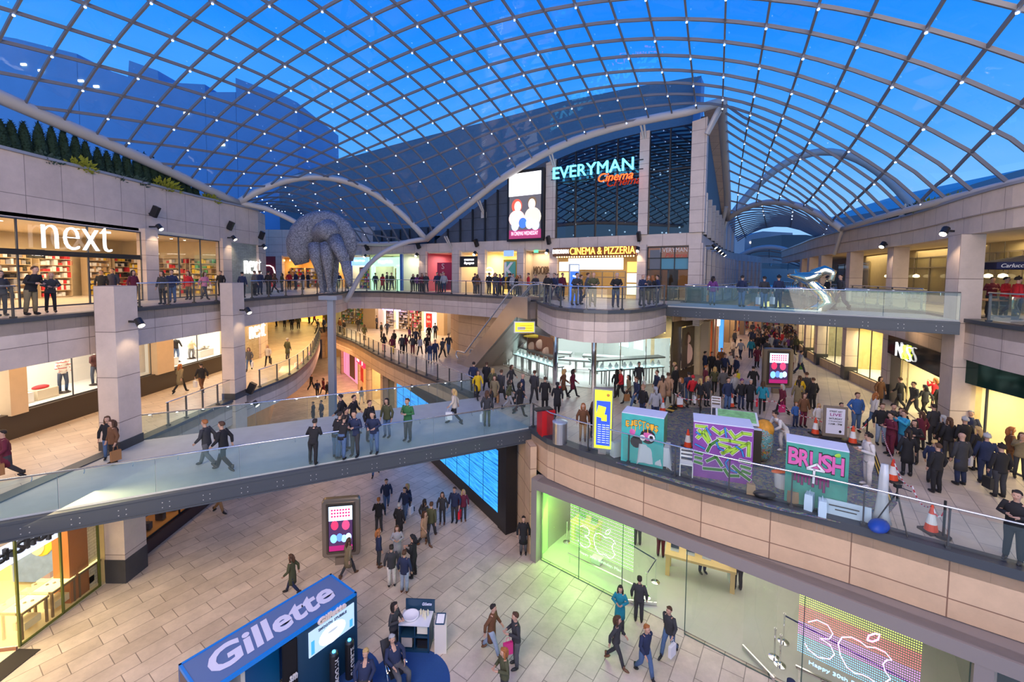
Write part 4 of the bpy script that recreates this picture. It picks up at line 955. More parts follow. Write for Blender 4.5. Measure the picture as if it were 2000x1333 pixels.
b = MB()
for k in range(30): q = WF.p(UF(1092)+(UF(1244)-UF(1092))*(k+.5)/30, WF.z(1168, 502), .6); b.ell(q, (.05, .05, .05), 6, 4)
b.build('bulb_row', glow('amber_bulb', (1, .6, .2), 8), cs, world=True)
o = WF.mkp('light_box', glow('lightbox_white', (1, .97, .92), 1.5), 1116, 1220, 505, 527, .2, .5); tag(o, 'long blank white light box over the cinema doors', 'sign')
for i, (a, c, y0, y1, cc) in enumerate(((1094, 1115, 512, 530, (1, .95, .85)), (1226, 1247, 512, 532, (1, .7, .12)), (1226, 1247, 534, 552, (1, .92, .7)), (1226, 1247, 555, 576, (.8, .85, .5)), (1094, 1112, 532, 552, (.9, .7, .2)))):
 o = WF.mkp('poster_case', glow('case_%d' % i, cc, 1.1), a, c, y0, y1, .12, .15); tag(o, ['white lit poster case left of the cinema doors', 'yellow lit poster case top right of the cinema doors', 'cream lit poster case right of the cinema doors', 'lowest lit poster case right of the cinema doors', 'yellow poster case below the left white case'][i], 'poster')
glazing(WF, UF(1114), UF(1222), Z2, WF.z(1168, 530), 5, 'row of glazed cinema entrance doors under the light box', .1, frame=mat('bronze_frame', (.2, .16, .12), .4), transom=(12.1,), cat='door', name='entrance_doors')
# pizza restaurant
room(WF, UF(1264), UF(1344), Z2, 14.2, 4, mat('restaurant_wall', (.30, .18, .10), .6), mat('foyer_ceiling'), 60, (1, .65, .35), FLOORW)
pz = glazing(WF, UF(1264), UF(1344), Z2, 14.15, 3, 'restaurant window with faded pizza poster across the top', .05, frame=BLACK, transom=(12.65, 13.4))
WF.mk('poster_band', mat('poster_orange', (.45, .2, .10), .7), UF(1265), UF(1343), 13.4, 14.1, .02, 0, pz); WF.mk('poster_band', mat('poster_blue', (.10, .30, .42), .7), UF(1290), UF(1343), 12.68, 13.4, .02, 0, pz); WF.mk('poster_figure', mat('poster_grey', (.16, .15, .18), .7), UF(1268), UF(1289), 12.68, 13.95, .02, .01, pz)
sign_text('poster_lettering', 'EVERYMAN', WF.p((UF(1288)+UF(1341))/2, 13.92, .06), WF.n, UF(1341)-UF(1288), .28, mat('poster_white', (.7, .65, .6), .5), pz, .01)
sign_text('poster_lettering', 'Pizzeria', WF.p((UF(1298)+UF(1340))/2, 13.58, .06), WF.n, (UF(1340)-UF(1298)), .26, mat('poster_red', (.6, .06, .04), .5), pz, .01, shear=.3)
for k in range(5):
 q = WF.p(UF(1272)+k*.75, Z2, -1.3); root = empty('bistro_table', q, 0, 'small dark bistro table inside the pizza restaurant', 'table', 'bistro tables inside the pizza restaurant')
 b = MB(); b.cyl((0, 0, .72), .32, .04, 12); b.build('table_top', MATS['table_wood'], root); b = MB(); b.cyl((0, 0, 0), .03, .72, 6); b.cyl((0, 0, 0), .2, .03, 10); b.build('pedestal', BLACK, root)
# ---------------------------------------------------------------- cinema side wall and street left side
SL = [Vector((12.1, 27.8, 0)), Vector((20.4, 42.2, 0)), Vector((25, 49, 0)), Vector((33, 57.5, 0)), Vector((46, 66, 0))]
GREYST = tiles('grey_cladding', (.52, .47, .44), (.55, .50, .47), (.2, .18, .17), 1.2, 1.0, .01, .6, offset=0)
b = MB(); b.strip(SL, 14.1, 14.9, .4, 1); struct(b.build('wall_street_left_band', GREYST))
b = MB(); b.strip(SL[:2], 14.9, 20, .3, 1, zt=[22.3, 17.3]); struct(b.build('wall_street_left_upper', DGREY))
b = MB(); b.strip(SL, 9.0, Z2-.5, .4, 1); struct(b.build('wall_street_left_header', GREYST))
WS = Wall(SL[0], SL[1]); WS2 = Wall(SL[1], SL[2]); WS3 = Wall(SL[2], SL[3]); WS4 = Wall(SL[3], SL[4])
def bays(W, z0, z1, n, pier, pm, gm, name, backm=None, glab='window bays'):
 L = (W.b-W.a).length; bp = MB(); bg_ = MB(); ms = MB()
 for k in range(n):
  u0 = L*k/n; u1 = L*(k+1)/n; W.bx(bp, u0, u0+pier, z0, z1, .4, .05)
  a, c = W.p(u0+pier, 0, 0), W.p(u1, 0, 0); bg_.face([(a.x, a.y, z0), (c.x, c.y, z0), (c.x, c.y, z1), (a.x, a.y, z1)])
  for j in range(1, 3): u = u0+pier+(u1-u0-pier)*j/3; W.bx(ms, u-.03, u+.03, z0, z1, .1, .03)
 struct(bp.build('wall_'+name+'_piers', pm)); struct(bg_.build('window_'+name, gm)); struct(ms.build('trim_'+name+'_mullions', BLACK))
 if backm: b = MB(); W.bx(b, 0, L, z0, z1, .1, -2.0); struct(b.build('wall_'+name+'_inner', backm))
bays(WS, Z2, 14.1, 5, .45, GREYST, DGLASS, 'street_upper_a', MATS['inner_dark'])
bays(WS, 14.9, 17.5, 6, .3, GREYST, DGLASS, 'street_top_a', MATS['inner_dark'])
bays(WS2, Z2, 14.1, 5, .8, GREYST, DGLASS, 'street_upper_b', MATS['inner_dark']); bays(WS3, Z2, 14.1, 7, .9, GREYST, DGLASS, 'street_upper_c', MATS['inner_dark'])
bays(WS2, 14.9, 18.5, 3, .8, mat('pale_pier', (.5, .52, .55), .6), DGLASS, 'street_top_b', MATS['inner_dark'])
sc_cols = [((.75, .6, .35), WARM), ((.8, .7, .5), WARM), ((.7, .35, .25), (1, .7, .5)), ((.85, .75, .5), (1, .85, .6))]
for i, W in enumerate((WS, WS2, WS3, WS4)):
 L = (W.b-W.a).length
 room(W, 2.6 if i == 0 else .2, L-.2, Z1, 9.0, 3.5, mat('street_shop_%d' % i, sc_cols[i][0], .7, noise=.25, nscale=2), CREAM, 330, sc_cols[i][1], FLOORW)
 n_ = max(2, int(L/3))
 for k in range(n_+1):
  o = W.mk('pilaster', mat('tan_pilaster', (.5, .38, .24), .6), max(2.4 if i == 0 else 0, L*k/n_-.3), max(2.9 if i == 0 else 0.3, L*k/n_+.3), Z1, 9.1, .5, .1)
  tag(o, 'tan street pilaster between lit shopfronts on the far left of the street', 'pilaster', 'street pilasters')
rs = random.Random(21)
for i, W in enumerate((WS2, WS3, WS4)):
 L = (W.b-W.a).length
 shelf_unit(W, .8, L/2-.3, Z1, 2.6, -1.2, ['near', 'middle', 'far'][i]+' wide display shelf in the street shops, left half', 5, (3, 0, 8, 1, 5), rs)
 shelf_unit(W, L/2+.3, L-.8, Z1, 2.6, -1.2, ['near', 'middle', 'far'][i]+' wide display shelf in the street shops, right half', 5, (0, 1, 3, 5, 8), rs)
o = WS.mk('shop_sign_blue', glow('blue_sign', (.05, .25, .7), 1.2), 11.2, 12.0, 5.6, 9.3, .3, .5); tag(o, 'tall narrow blue lit shop panel beside the street pilaster', 'sign')
o = WS.mk('orange_shopfront', mat('orange_front', (.55, .13, .04), .5), 6.0, 9.5, Z1, 8.8, .1, .2); tag(o, 'orange red shopfront panel behind the first street people', 'shopfront')
o = WS.mk('round_sign', WHITEL, 6.6, 7.6, 8.4, 9.1, .15, .6); tag(o, 'small glowing white sign above the orange shopfront', 'sign')
# ---------------------------------------------------------------- middle level, back walls
b = MB(); b.prism([(-55, 92), (62, 92), (62, 93), (-55, 93)], 0, 14); struct(b.build('wall_far', mat('far_wall', (.3, .27, .25), .8)))
WB = Wall((-26, 60.5), (-8.5, 49.5)); UB = WB.u
WB2 = Wall((-8.5, 49.5), (-5.0, 47.0)); 
def z1t(): return Z2-.5
for i, (a, c, col, pw, lc) in enumerate(((655, 714, (.85, .85, .6), 380, (1, .98, .75)), (738, 860, (.85, .78, .74), 520, (1, .93, .88)))):
 room(WB, UB(a), UB(c), Z1, 9.2, 3.5, mat('back_shop_%d' % i, col, .7), CREAM, pw, lc, FLOORW)
struct(WB.mk('wall_back_one_header', STONE_Y, -1, UB(866), 9.2, z1t(), .3, 0))
for i, (a, c) in enumerate(((714, 738), (858, 872))):
 tag(WB.mk('stone_pilaster', mat('warm_pilaster'), UB(a), UB(c), Z1, 9.3, .6, .15), ['pilaster between the card shelf shop and jewellery shop', 'pilaster right of the jewellery shop with red poster'][i], 'pilaster')
rs = random.Random(8)
for i, (a, c) in enumerate(((657, 682), (684, 712))):
 shelf_unit(WB, UB(a), UB(c), Z1, 3.2, -.9, ['white and green stocked shelf behind the statue post, left', 'white and green stocked shelf left of back pilaster'][i], 8, (0, 6, 0, 3, 4), rs, dens=.9)
for i, (a, c, pal) in enumerate(((790, 815, (5, 1, 0, 7, 8)), (770, 788, (0, 4, 0, 7)), (745, 760, (0, 4, 0)))):
 shelf_unit(WB, UB(a), UB(c), Z1, 2.9, -.9, ['busy accessories rack in the jewellery shop entrance', 'pale accessories rack left of the busy rack', 'narrow white rack at the left of the jewellery shop'][i], 8, pal, rs, dens=.9)
neon_sign('shop_sign', WB, 'claires', 752, 787, 598, 607, .4, glow('violet_sign', (.35, .25, 1), 4), 'violet glowing lettering above the accessories shop')
o = empty('window_poster', WB.p(UB(840), Z1+2, .2), 0, 'red sale poster with white words in the accessories shop window', 'poster')
WB.mkp('poster_panel', mat('poster_red_bright', (.7, .03, .03), .5), 834, 846, 612, 640, .05, .2, o); sign_text('lettering', 'sale\nhere', WB.p(UB(840), WB.z(840, 623), .25), WB.n, .6, .9, WHITE, o, .01)
# far left shop with yellow light
WY = Wall((-36, 60), (-26, 60.5)); room(WY, 0, 9.5, Z1, 9.2, 5, mat('yellow_shop', (.85, .6, .15), .6), CREAM, 420, (1, .75, .3), FLOORW)
shelf_unit(WY, 3, 6, Z1, 2.8, -1, 'yellow lit shelf in the far corner shop', 6, (3, 0, 3, 8), rs)
o = WY.mk('shop_fascia', glow('yellow_fascia', (1, .75, .1), 1.5), 5.5, 8.5, 8.8, 9.4, .15, .3); tag(o, 'small yellow fascia over the far corner shop', 'sign')
# warm area lights added under the gallery soffits to brighten the floors
area('soffit_fill', (-18.6, 42, 9.9), (-18.6, 42, 0), 4, 16, 900, (1, .62, .25)); area('soffit_fill', (-10, 47, 9.9), (-10, 47, 0), 10, 5, 600, WARM)
area('soffit_fill', (-17.9, 21, 9.95), (-17.9, 21, 0), 2, 14, 360, (1, .60, .28)); area('soffit_fill', (-18, 32, 9.95), (-18, 32, 0), 3, 6, 260, (1, .62, .30))
# stone wall under the escalator
WE = Wall((-6.2, 40.5), (-.4, 32.5)); b = MB(); b.strip([(-5.0, 47), (-5.8, 41), (-4.6, 37.4), (-.9, 33.1)], Z1, Z2-.5, .3, 1); struct(b.build('wall_escalator', STONE_Y))
# ---------------------------------------------------------------- jewellery shop below the bulge
RP = [(-.6, 32.6), (2.76, 26.8), (5.0, 26.0), (10.2, 27.6), (13.0, 30.6)]
JW = mat('white_jewel_wall', (.88, .90, .90), .5); JF = mat('white_gloss_floor', (.85, .86, .86), .12)
b = MB(); b.prism([(-.4, 33), (2.8, 27), (5.0, 26.1), (10.2, 27.7), (11.4, 29.5), (8, 37), (0, 37)], Z1+.01, Z1+.05); struct(b.build('floor_jeweller', JF))
b = MB(); b.prism([(-.4, 33), (2.8, 27), (5.0, 26.1), (10.2, 27.7), (11.4, 29.5), (8, 37), (0, 37)], 8.9, 8.98); struct(b.build('ceiling_jeweller', JW))
b = MB(); b.strip([(-.5, 32.9), (-.3, 37), (8, 37), (11.6, 30)], Z1, 9.0, .2, -1); struct(b.build('wall_jeweller', mat('jeweller_back', (.62, .66, .64), .5)))
area('jeweller_light', (4.5, 31, 8.8), (4.5, 31, 0), 8, 6, 400, (.93, 1, .98))
W1 = Wall(RP[0], RP[1]); W2 = Wall(RP[1], RP[2]); W3 = Wall(RP[2], RP[3]); W4 = Wall(RP[3], RP[4])
HEAD = mat('mirror_header', (.45, .43, .40), .15, .8)
for W, z0 in ((W1, 8.3), (W3, 8.3), (W2, 8.3)):
 L = (W.b-W.a).length; struct(W.mk('wall_jeweller_header', HEAD if W is not W2 else mat('black_gloss', (.02, .02, .022), .1), 0, L, z0, Z2-.5, .12, .03))
L1_ = (W1.b-W1.a).length; L3_ = (W3.b-W3.a).length
glazing(W1, 0, L1_, Z1, 8.3, 2, 'left curved window of the jewellery shop', frame=CHROME, fw=.05); glazing(W3, 0, L3_, Z1, 8.3, 3, 'right long window of the jewellery shop', frame=CHROME, fw=.05)
o = W1.mk('window_panel', mat('cream_panel', (.8, .78, .72), .6), .25, 2.3, 6.9, 8.25, .05, -.35); tag(o, 'cream panel with thin black lettering in left shop window', 'panel')
sign_text('lettering', 'ROX', W1.p(1.15, 7.6, -.30), W1.n, 1.4, .5, BLACK, o, .01)
o = W1.mk('window_panel', mat('picture_brown', (.30, .12, .07), .5), 2.4, 5.6, 6.6, 8.25, .05, -.6); tag(o, 'brown picture panel of faces with yellow hat in the left shop window', 'panel')
b = MB()
for u, z, r, mm in ((3.2, 7.2, .3, 0), (4.2, 7.5, .32, 0), (5.0, 7.1, .28, 0)): b.ell(W1.p(u, z, -.5), (.3, .1, .34), 10, 6)
b.build('picture_faces', mat('picture_skin', (.75, .48, .36), .6), o); b = MB(); b.ell(W1.p(3.7, 8.0, -.5), (.9, .1, .13), 10, 6); b.build('picture_hat', GOODS[3], o)
for W, u, w_, h_, z, lab in ((W2, 1.2, 1.25, .5, 8.65, 'gold lettering above the shop entrance'), (W1, 3.4, .9, .36, 8.75, 'gold lettering on the left header'), (W3, 4.5, .8, .3, 8.75, 'small gold lettering on the right header')):
 c = W.p(u, z, .15); root = empty('shop_sign', c, 0, lab, 'sign'); sign_text('lettering', 'ROX', c, W.n, w_, h_, glow('gold_letters', (1, .62, .15), 3.5), root, .05, .0)
for W, u in ((W2, 0), (W3, 0)):
 b = MB(); b.cyl(W.p(u, Z1, 0), .16 if u == 0 else .1, 3.3, 12); tag(b.build('entrance_column', CHROME, smooth=False), 'mirrored round column at '+('left' if W is W2 else 'right')+' side of the jewellery shop entrance', 'column')
b = MB(); b.box(W2.p(1.75, 6.4, -.02), (1.1, .02, 2.2), W2.ang+.25); o = b.build('glass_door', SGLASS); tag(o, 'frameless glass door of the jewellery shop', 'door')
b = MB(); b.box(W2.p(1.75, 6.45, .08), (.8, .03, .03), W2.ang+.25); b.build('door_handle', CHROME, o)
def jewel_case(p, rz, label, group='lit jewellery cases in the windows'):
 root = empty('jewellery_case', p, rz, label, 'display case', group)
 gm = mat('case_grey', (.20, .21, .20), .35, .3)
 for x in (-.42, .42):
  for y in (-.3, .3): b = MB(); b.beam((x, y, 0), (x*.95, y*.95, .95), .06, .06); b.build('leg', gm, root)
 b = MB(); b.box((0, 0, .98), (.98, .72, .07)); b.build('case_base', gm, root)
 b = MB(); b.box((0, 0, 1.02), (.94, .68, .02)); b.build('case_bed', glow('case_glow', (.62, .86, .88), .8), root)
 b = MB(); b.box((0, 0, 1.62), (1.02, .76, .09)); b.build('case_lid', gm, root)
 b = MB()
 for y in (-.35, .35): b.face([(-.48, y, 1.02), (.48, y, 1.02), (.48, y, 1.58), (-.48, y, 1.58)])
 b.build('case_glass', SGLASS, root)
 for x in (-.22, .22):
  b = MB(); b.rings([[Vector((x+(r*math.cos(t)), -.05+r*.45*math.sin(t), 1.04+z)) for t in np.linspace(0, 2*PI, 9)[:-1]] for r, z in ((.10, 0), (.14, .08), (.15, .18), (.07, .27), (.045, .36))]); b.build('necklace_bust', mat('bust_white', (.85, .88, .88), .5), root, smooth=True)
 return root
jc = jewel_case(W1.p(.8, Z1+.05, -.55), W1.ang, 'farthest lit case in the left jewellery window')
def more(u, W, lab): 
 o = copy_tree(jc); o.location = W.p(u, Z1+.05, -.55); o.rotation_euler = (0, 0, W.ang); o['label'] = lab
for k, lab in enumerate(('second lit case in the left jewellery window', 'third lit case in the left jewellery window', 'fourth lit case in the left jewellery window', 'fifth lit case in the left jewellery window', 'nearest lit case in the left window beside entrance column')): more(1.82+k*1.02, W1, lab)
for k, lab in enumerate(('first lit case right of the jewellery entrance', 'second lit case right of the jewellery entrance', 'third lit case right of the jewellery entrance', 'fourth lit case right of the jewellery entrance', 'last lit case at right end of jewellery window')): more(.6+k*1.03, W3, lab)
for i, (x, y, L) in enumerate(((4.6, 30.5, 3.2), (6.8, 31.8, 3.0), (3.0, 33.5, 3.4))):
 root = empty('jewellery_counter', (x, y, Z1+.05), -.3, ['front', 'right', 'rear'][i]+' grey glass topped counter inside the jewellery shop', 'counter')
 b = MB(); b.box((0, 0, .85), (L, .7, .12)); b.build('counter_top', mat('case_grey'), root); b = MB(); b.box((0, 0, .93), (L-.06, .64, .03)); b.build('counter_glass', glow('case_glow', (.62, .86, .88), .8), root)
 for sx in (-L/2+.1, 0, L/2-.1): b = MB(); b.box((sx, 0, .4), (.08, .5, .8)); b.build('leg', mat('case_grey'), root)
for i, u in enumerate((2.2, 3.8, 5.2)):
 c = Vector((9.0+i*.8, 34.4-i*1.3, 7.2)); b = MB(); b.box(c, (1.0, .1, 1.3), -1.1); tag(b.build('wall_cabinet', glow('case_glow', (.62, .86, .88), .8)), ['left', 'middle', 'right'][i]+' bright wall cabinet deep inside the jewellery shop', 'cabinet')
# brown wall with poster
struct(W4.mk('wall_brown', tiles('brown_slats', (.10, .065, .035), (.115, .075, .04), (.05, .03, .02), 9, .06, .006, .5, offset=0), .1, (W4.b-W4.a).length, Z1, 9.3, .2, .05)); struct(W4.mk('wall_brown_header', STONE_Y, 0, (W4.b-W4.a).length+.3, 9.3, Z2-.5, .2, .05))
pc = W4.u(1340)
o = empty('framed_poster', W4.p(pc, 6.8, .2), 0, 'tall framed poster of a long haired woman on the brown wall', 'poster')
W4.mk('frame', CHROME, W4.u(1326), W4.u(1353), 6.0, 8.9, .12, .2, o); W4.mk('poster_panel', mat('poster_sepia', (.10, .07, .05), .5), W4.u(1328), W4.u(1351), 6.1, 8.8, .04, .27, o)
b = MB(); b.ell(W4.p(W4.u(1338), 8.0, .3), (.2, .06, .3), 10, 6); b.ell(W4.p(W4.u(1339), 7.0, .3), (.33, .06, .7), 10, 6); b.build('poster_figure', mat('picture_skin'), o, world=True)
b = MB(); b.tube([W4.p(W4.u(1338)-.28, 7.6, .31), W4.p(W4.u(1338)-.2, 8.3, .31), W4.p(W4.u(1338), 8.42, .31), W4.p(W4.u(1338)+.2, 8.3, .31), W4.p(W4.u(1338)+.28, 7.6, .31)], .07, 6); b.build('poster_hair', mat('hair_brown', (.12, .06, .03), .6), o, world=True)
# ---------------------------------------------------------------- escalators
def escalator(e0, e1, label):
 e0 = Vector((*e0, Z1)); e1 = Vector((*e1, Z2)); d = (e1-e0); dh = Vector((d.x, d.y, 0)); L = dh.length; dh.normalize(); n = Vector((dh.y, -dh.x, 0))
 root = empty('escalator', e0, 0, label, 'escalator', 'pair of escalators up to the cinema level')
 def pt(s, z, o): return e0+dh*s+n*o+Vector((0, 0, z))
 prof = [(0, 0), (1.1, 0), (L-.9, 5.3), (L+.5, 5.3)]        # walking line
 for side, nm in ((-.62, 0), (.62, 1)):
  b = MB()
  lo = [(0, -.02), (2.3, -.02), (L-.7, 4.25), (L+.5, 4.25)]; hi = [(0, .25), (1.0, .28), (L-1.0, 5.55), (L+.5, 5.55)]
  for k in range(3):
   for oo in (side-.12, side+.12):
    b.face([pt(lo[k][0], lo[k][1], oo), pt(lo[k+1][0], lo[k+1][1], oo), pt(hi[k+1][0], hi[k+1][1], oo), pt(hi[k][0], hi[k][1], oo)])
   b.face([pt(*hi[k], side-.12), pt(*hi[k+1], side-.12), pt(*hi[k+1], side+.12), pt(*hi[k], side+.12)])
   b.face([pt(*lo[k], side-.12), pt(*lo[k+1], side-.12), pt(*lo[k+1], side+.12), pt(*lo[k], side+.12)])
  b.face([pt(*lo[3], side-.12), pt(*lo[3], side+.12), pt(*hi[3], side+.12), pt(*hi[3], side-.12)])
  b.build('side_panel', mat('brushed_steel', (.50, .46, .43), .28, .85, noise=.15, nscale=1), root, world=True)
  b = MB()
  for k in range(3): b.face([pt(hi[k][0], hi[k][1], side), pt(hi[k+1][0], hi[k+1][1], side), pt(hi[k+1][0], hi[k+1][1]+.68, side), pt(hi[k][0], hi[k][1]+.68, side)])
  b.build('glass_panel', GLASS, root, world=True)
  b = MB(); hr = [pt(-.15, .35, side), pt(-.45, .6, side), pt(-.3, .92, side), pt(0, .95, side), pt(1.0, .98, side), pt(L-1.0, 6.25, side), pt(L-.4, 6.32, side), pt(L+.5, 6.32, side)]
  b.tube(hr, .05, 8); b.build('handrail', mat('pale_rubber_rail', (.55, .58, .64), .25, .5), root, world=True, smooth=True)
 b = MB(); ns = int((L-1.8)/.4)
 b.face([pt(0, .02, -.5), pt(1.1, .02, -.5), pt(1.1, .02, .5), pt(0, .02, .5)])
 for k in range(ns+1):
  s = 1.1+k*.4; z = 5.3*k/ns
  b.face([pt(s, z, -.5), pt(s, z, .5), pt(s+.4, z, .5), pt(s+.4, z, -.5)]); b.face([pt(s, z-5.3/ns, -.5), pt(s, z-5.3/ns, .5), pt(s, z, .5), pt(s, z, -.5)])
 b.build('steps', mat('step_grey', (.12, .12, .13), .4, .6), root, world=True)
 b = MB(); b.face([pt(2.3, -.02, -.62), pt(2.3, -.02, .62), pt(L-.7, 4.25, .62), pt(L-.7, 4.25, -.62)]); b.face([pt(L-.7, 4.25, -.62), pt(L-.7, 4.25, .62), pt(L+.5, 4.25, .62), pt(L+.5, 4.25, -.62)])
 b.face([pt(L+.5, 4.25, -.7), pt(L+.5, 4.25, .7), pt(L+.5, 5.3, .7), pt(L+.5, 5.3, -.7)]); b.build('underside', mat('brushed_steel'), root, world=True)
 return root
escalator((-3.6, 33.7), (1.25, 26.8), 'nearer escalator with a bright steel side panel'); escalator((-2.35, 34.5), (2.4, 27.7), 'rear escalator running beside the nearer one')
def lightbox_sign(p, rz, w_, h_, label, faceM, edgeM):
 root = empty('hanging_sign', p, rz, label, 'sign'); b = MB(); b.box((0, 0, 0), (w_, .25, h_)); b.build('sign_box', edgeM, root)
 b = MB(); b.box((0, -.13, 0), (w_-.14, .02, h_-.14)); b.build('sign_face', faceM, root)
 b = MB(); b.box((-w_/2+.45, -.145, -h_/2+.28), (.5, .01, .2)); b.build('sign_label', WHITE, root)
 for x in (-w_*.35, w_*.35): b = MB(); b.cyl((x, 0, h_/2), .015, max(.05, 9.62-p[2]-h_/2), 6); b.build('hanging_rod', STEEL, root)
 for k in range(4): b = MB(); b.box((.1, -.145, h_/2-.25-k*.16), (w_-.5, .01, .03)); b.build('sign_line', mat('sign_orange', (.6, .35, .02), .5), root)
 return root
q = Dp(1024, 639, 26.7); lightbox_sign(q, .1, 1.3, .7, 'yellow lit direction sign hanging at the upper end of the escalator', glow('yellow_face', (1, .78, .03), 1.0), mat('white_edge', (.8, .85, .85), .4))
# ---------------------------------------------------------------- right side shopfronts, middle level
RS = [(27.9, 41.6), (26.0, 37.8), (24.8, 34.8), (23.3, 29.9), (22.0, 25.2), (18.3, 17.9), (17.7, 13), (17.3, 8)]
WRs = [Wall(RS[i], RS[i+1]) for i in range(7)]
RST = tiles('warm_right_cladding', (.50, .37, .24), (.54, .41, .27), (.25, .17, .1), 1.3, 1.2, .012, .6, offset=0)
for i, W in enumerate(WRs[:4]):
 L = (W.b-W.a).length
 struct(W.mk('wall_right_header', RST, 0, L, 9.0, Z2-.5, .3, 0)); struct(W.mk('wall_right_sill', RST, 0, L, Z1, Z1+.6, .3, .05))
 room(W, .1, L-.1, Z1+.6, 9.0, 2.2, mat('window_back_%d' % i, [(.6, .5, .25), (.7, .6, .35), (.35, .34, .25), (.6, .5, .25)][i], .7, noise=.2), CREAM, 90 if i < 3 else 160, (1, .85, .5), WHW)
 glazing(W, .1, L-.1, Z1+.6, 9.0, 3, ['farthest', 'second farthest', 'middle', 'nearest'][i]+' display window in right arcade, left of the lime lettered doorway', frame=STEEL, fw=.05)
W = WRs[4]; L = (W.b-W.a).length; uM = W.u
struct(W.mk('wall_right_header', RST, 0, L, 9.05, Z2-.5, .3, 0))
o = empty('shop_fascia', W.p(L/2, 8.5, .15), 0, 'glossy dark fascia with glowing white and lime letters', 'sign')
W.mk('sign_board', mat('gloss_dark', (.018, .028, .035), .08, .2), .8, L, 8.0, 9.05, .2, .12, o)
zc = W.z(1788, 692)
for ch, x0, x1, m_ in (('M', 1773, 1786, WHITEL), ('&', 1786, 1795, glow('lime_letter', (.75, 1, .05), 4)), ('S', 1795, 1804, WHITEL)):
 sign_text('letter', ch, W.p((uM(x0)+uM(x1))/2, zc, .32), W.n, abs(uM(x1)-uM(x0)), .72, m_, o, .04, -.045)
room(W, .8, L-.3, Z1, 8.0, 4.5, mat('ms_wall', (.80, .72, .48), .6), CREAM, 260, (1, .90, .62), FLOORW)
tag(W.mk('entrance_panel', mat('olive_panel', (.25, .22, .13), .4), .8, 2.6, Z1, 8.0, .1, 0), 'olive glazed side panel left of the bright store doorway', 'panel')
glazing(W, 2.6, 3.6, Z1, 8.0, 1, 'tall glass door leaf of bright store standing open', frame=CHROME, fw=.05, cat='door', name='glass_door')
shelf_unit(W, 6.2, 7.4, Z1, 2.4, -2.5, 'white shelf of dark clothes inside the bright store doorway', 4, (7, 2, 4), rs, m=WHITE)
for i, W in enumerate(WRs[5:]):
 L = (W.b-W.a).length
 o = W.mk('dark_green_canopy', mat('gloss_green', (.01, .04, .03), .07, .3), 0, L, 8.1, 9.3, .25, .1); tag(o, ['glossy dark green fascia right of the tall column', 'glossy dark green fascia at the right picture edge'][i], 'fascia')
 struct(W.mk('wall_right_low', mat('olive_panel'), 0, L, 9.2, Z2-.5, .2, 0))
 room(W, .1, L-.1, Z1, 8.1, 2.5, mat('window_back_r', (.55, .45, .25), .6, noise=.2), CREAM, 120, (1, .85, .5), FLOORW)
 glazing(W, .1, L-.1, Z1, 8.1, 3, ['tall shop window right of the tall column', 'tall shop window at the right picture edge'][i], frame=STEEL)
area('soffit_fill', (21, 21, 9.95), (20, 21, 0), 1.2, 6, 90, WARM)  # added warm fill below the upper gallery, no fixture there
# upper right arcade interior
for i, (x, y, L) in enumerate(((24, 18, 8), (27.5, 25.5, 8), (30, 33.5, 8))):
 area('arcade_light', (x-1.2, y+.5, 14.0), (x-1.2, y+.5, 0), 2.5, 6, 170, (1, .78, .42))
WI = offset_line(LR, -4.1)
def wseg(y0, y1):
 p_ = [q for q in WI if y0 <= q.y <= y1]; return Wall((p_[-1].x, p_[-1].y), (p_[0].x, p_[0].y))
for i, (y0, y1) in enumerate(((13, 17.5), (18.5, 24), (25.5, 33), (35, 46))):
 W = wseg(y0, y1); L = (W.b-W.a).length
 glazing(W, .2, L-.2, Z2+.1, 13.6, 4, ['nearest', 'second', 'third', 'far'][i]+' yellow lit glazed wall behind the upper right arcade', frame=mat('bronze_frame'), transom=(12.9,), m=SGLASS)
 if i in (1, 2):
  for k in range(3):
   c = W.p(L*(k+1)/4, 12.3, .7); root = empty('pendant_lamp', c, 0, ['', 'first', 'second'][i]+' arcade window pendant lamp, number %s from the left' % ['one', 'two', 'three'][k], 'lamp', 'glowing pendant lamps')
   b = MB(); b.lathe([(.03, .18), (.16, .12), (.18, 0), (.08, -.04)], (0, 0, 0), 12); b.build('lamp_shade', glow('pendant', (1, .85, .5), 1.6), root, smooth=True)
   b = MB(); b.cyl((0, 0, .28), .01, 1.4, 5); b.build('cord', BLACK, root)
# ---------------------------------------------------------------- back-left upper shops
WL2 = Wall((-33, 47.7), (-16.2, 47.0)); UL2 = WL2.u
for a, c, col, pw, lc in ((512, 547, (.35, .03, .05), 90, (1, .6, .5)), (553, 640, (.45, .28, .10), 300, (1, .62, .25)), (646, 676, (.6, .45, .2), 90, WARM)):
 room(WL2, UL2(a), UL2(c), Z2, 14.0, 4, mat('back_left_shop_%d' % a, col, .7, noise=.3, nscale=1.5), CREAM, pw, lc, FLOORW)
for a, c, lab in ((500, 512, 'upper pilaster left of the maroon shop with the white arch'), (543, 555, 'upper pilaster between the maroon shop and gold lit shop'), (636, 648, 'upper pilaster behind the horse statue')):
 tag(WL2.mk('stone_pilaster', STONE, UL2(a), UL2(c), Z2, 14.1, .5, .1), lab, 'pilaster')
o = WL2.mk('shop_board', mat('maroon_board', (.22, .01, .025), .4), UL2(513), UL2(544), 11.6, 14.0, .1, .1); tag(o, 'maroon shop board with a glowing white arch outline', 'sign')
b = MB(); b.tube([WL2.p(UL2(516), 13.0, .2), WL2.p(UL2(530), 13.0, .2), WL2.p(UL2(536), 12.8, .2), WL2.p(UL2(539), 12.3, .2), WL2.p(UL2(540), 11.2, .2)], .06, 6); b.build('arch_outline', WHITEL, o)
sign_text('letter', 'A', WL2.p(UL2(517), 13.5, .2), WL2.n, .5, .5, WHITEL, o, .02)
b = MB()
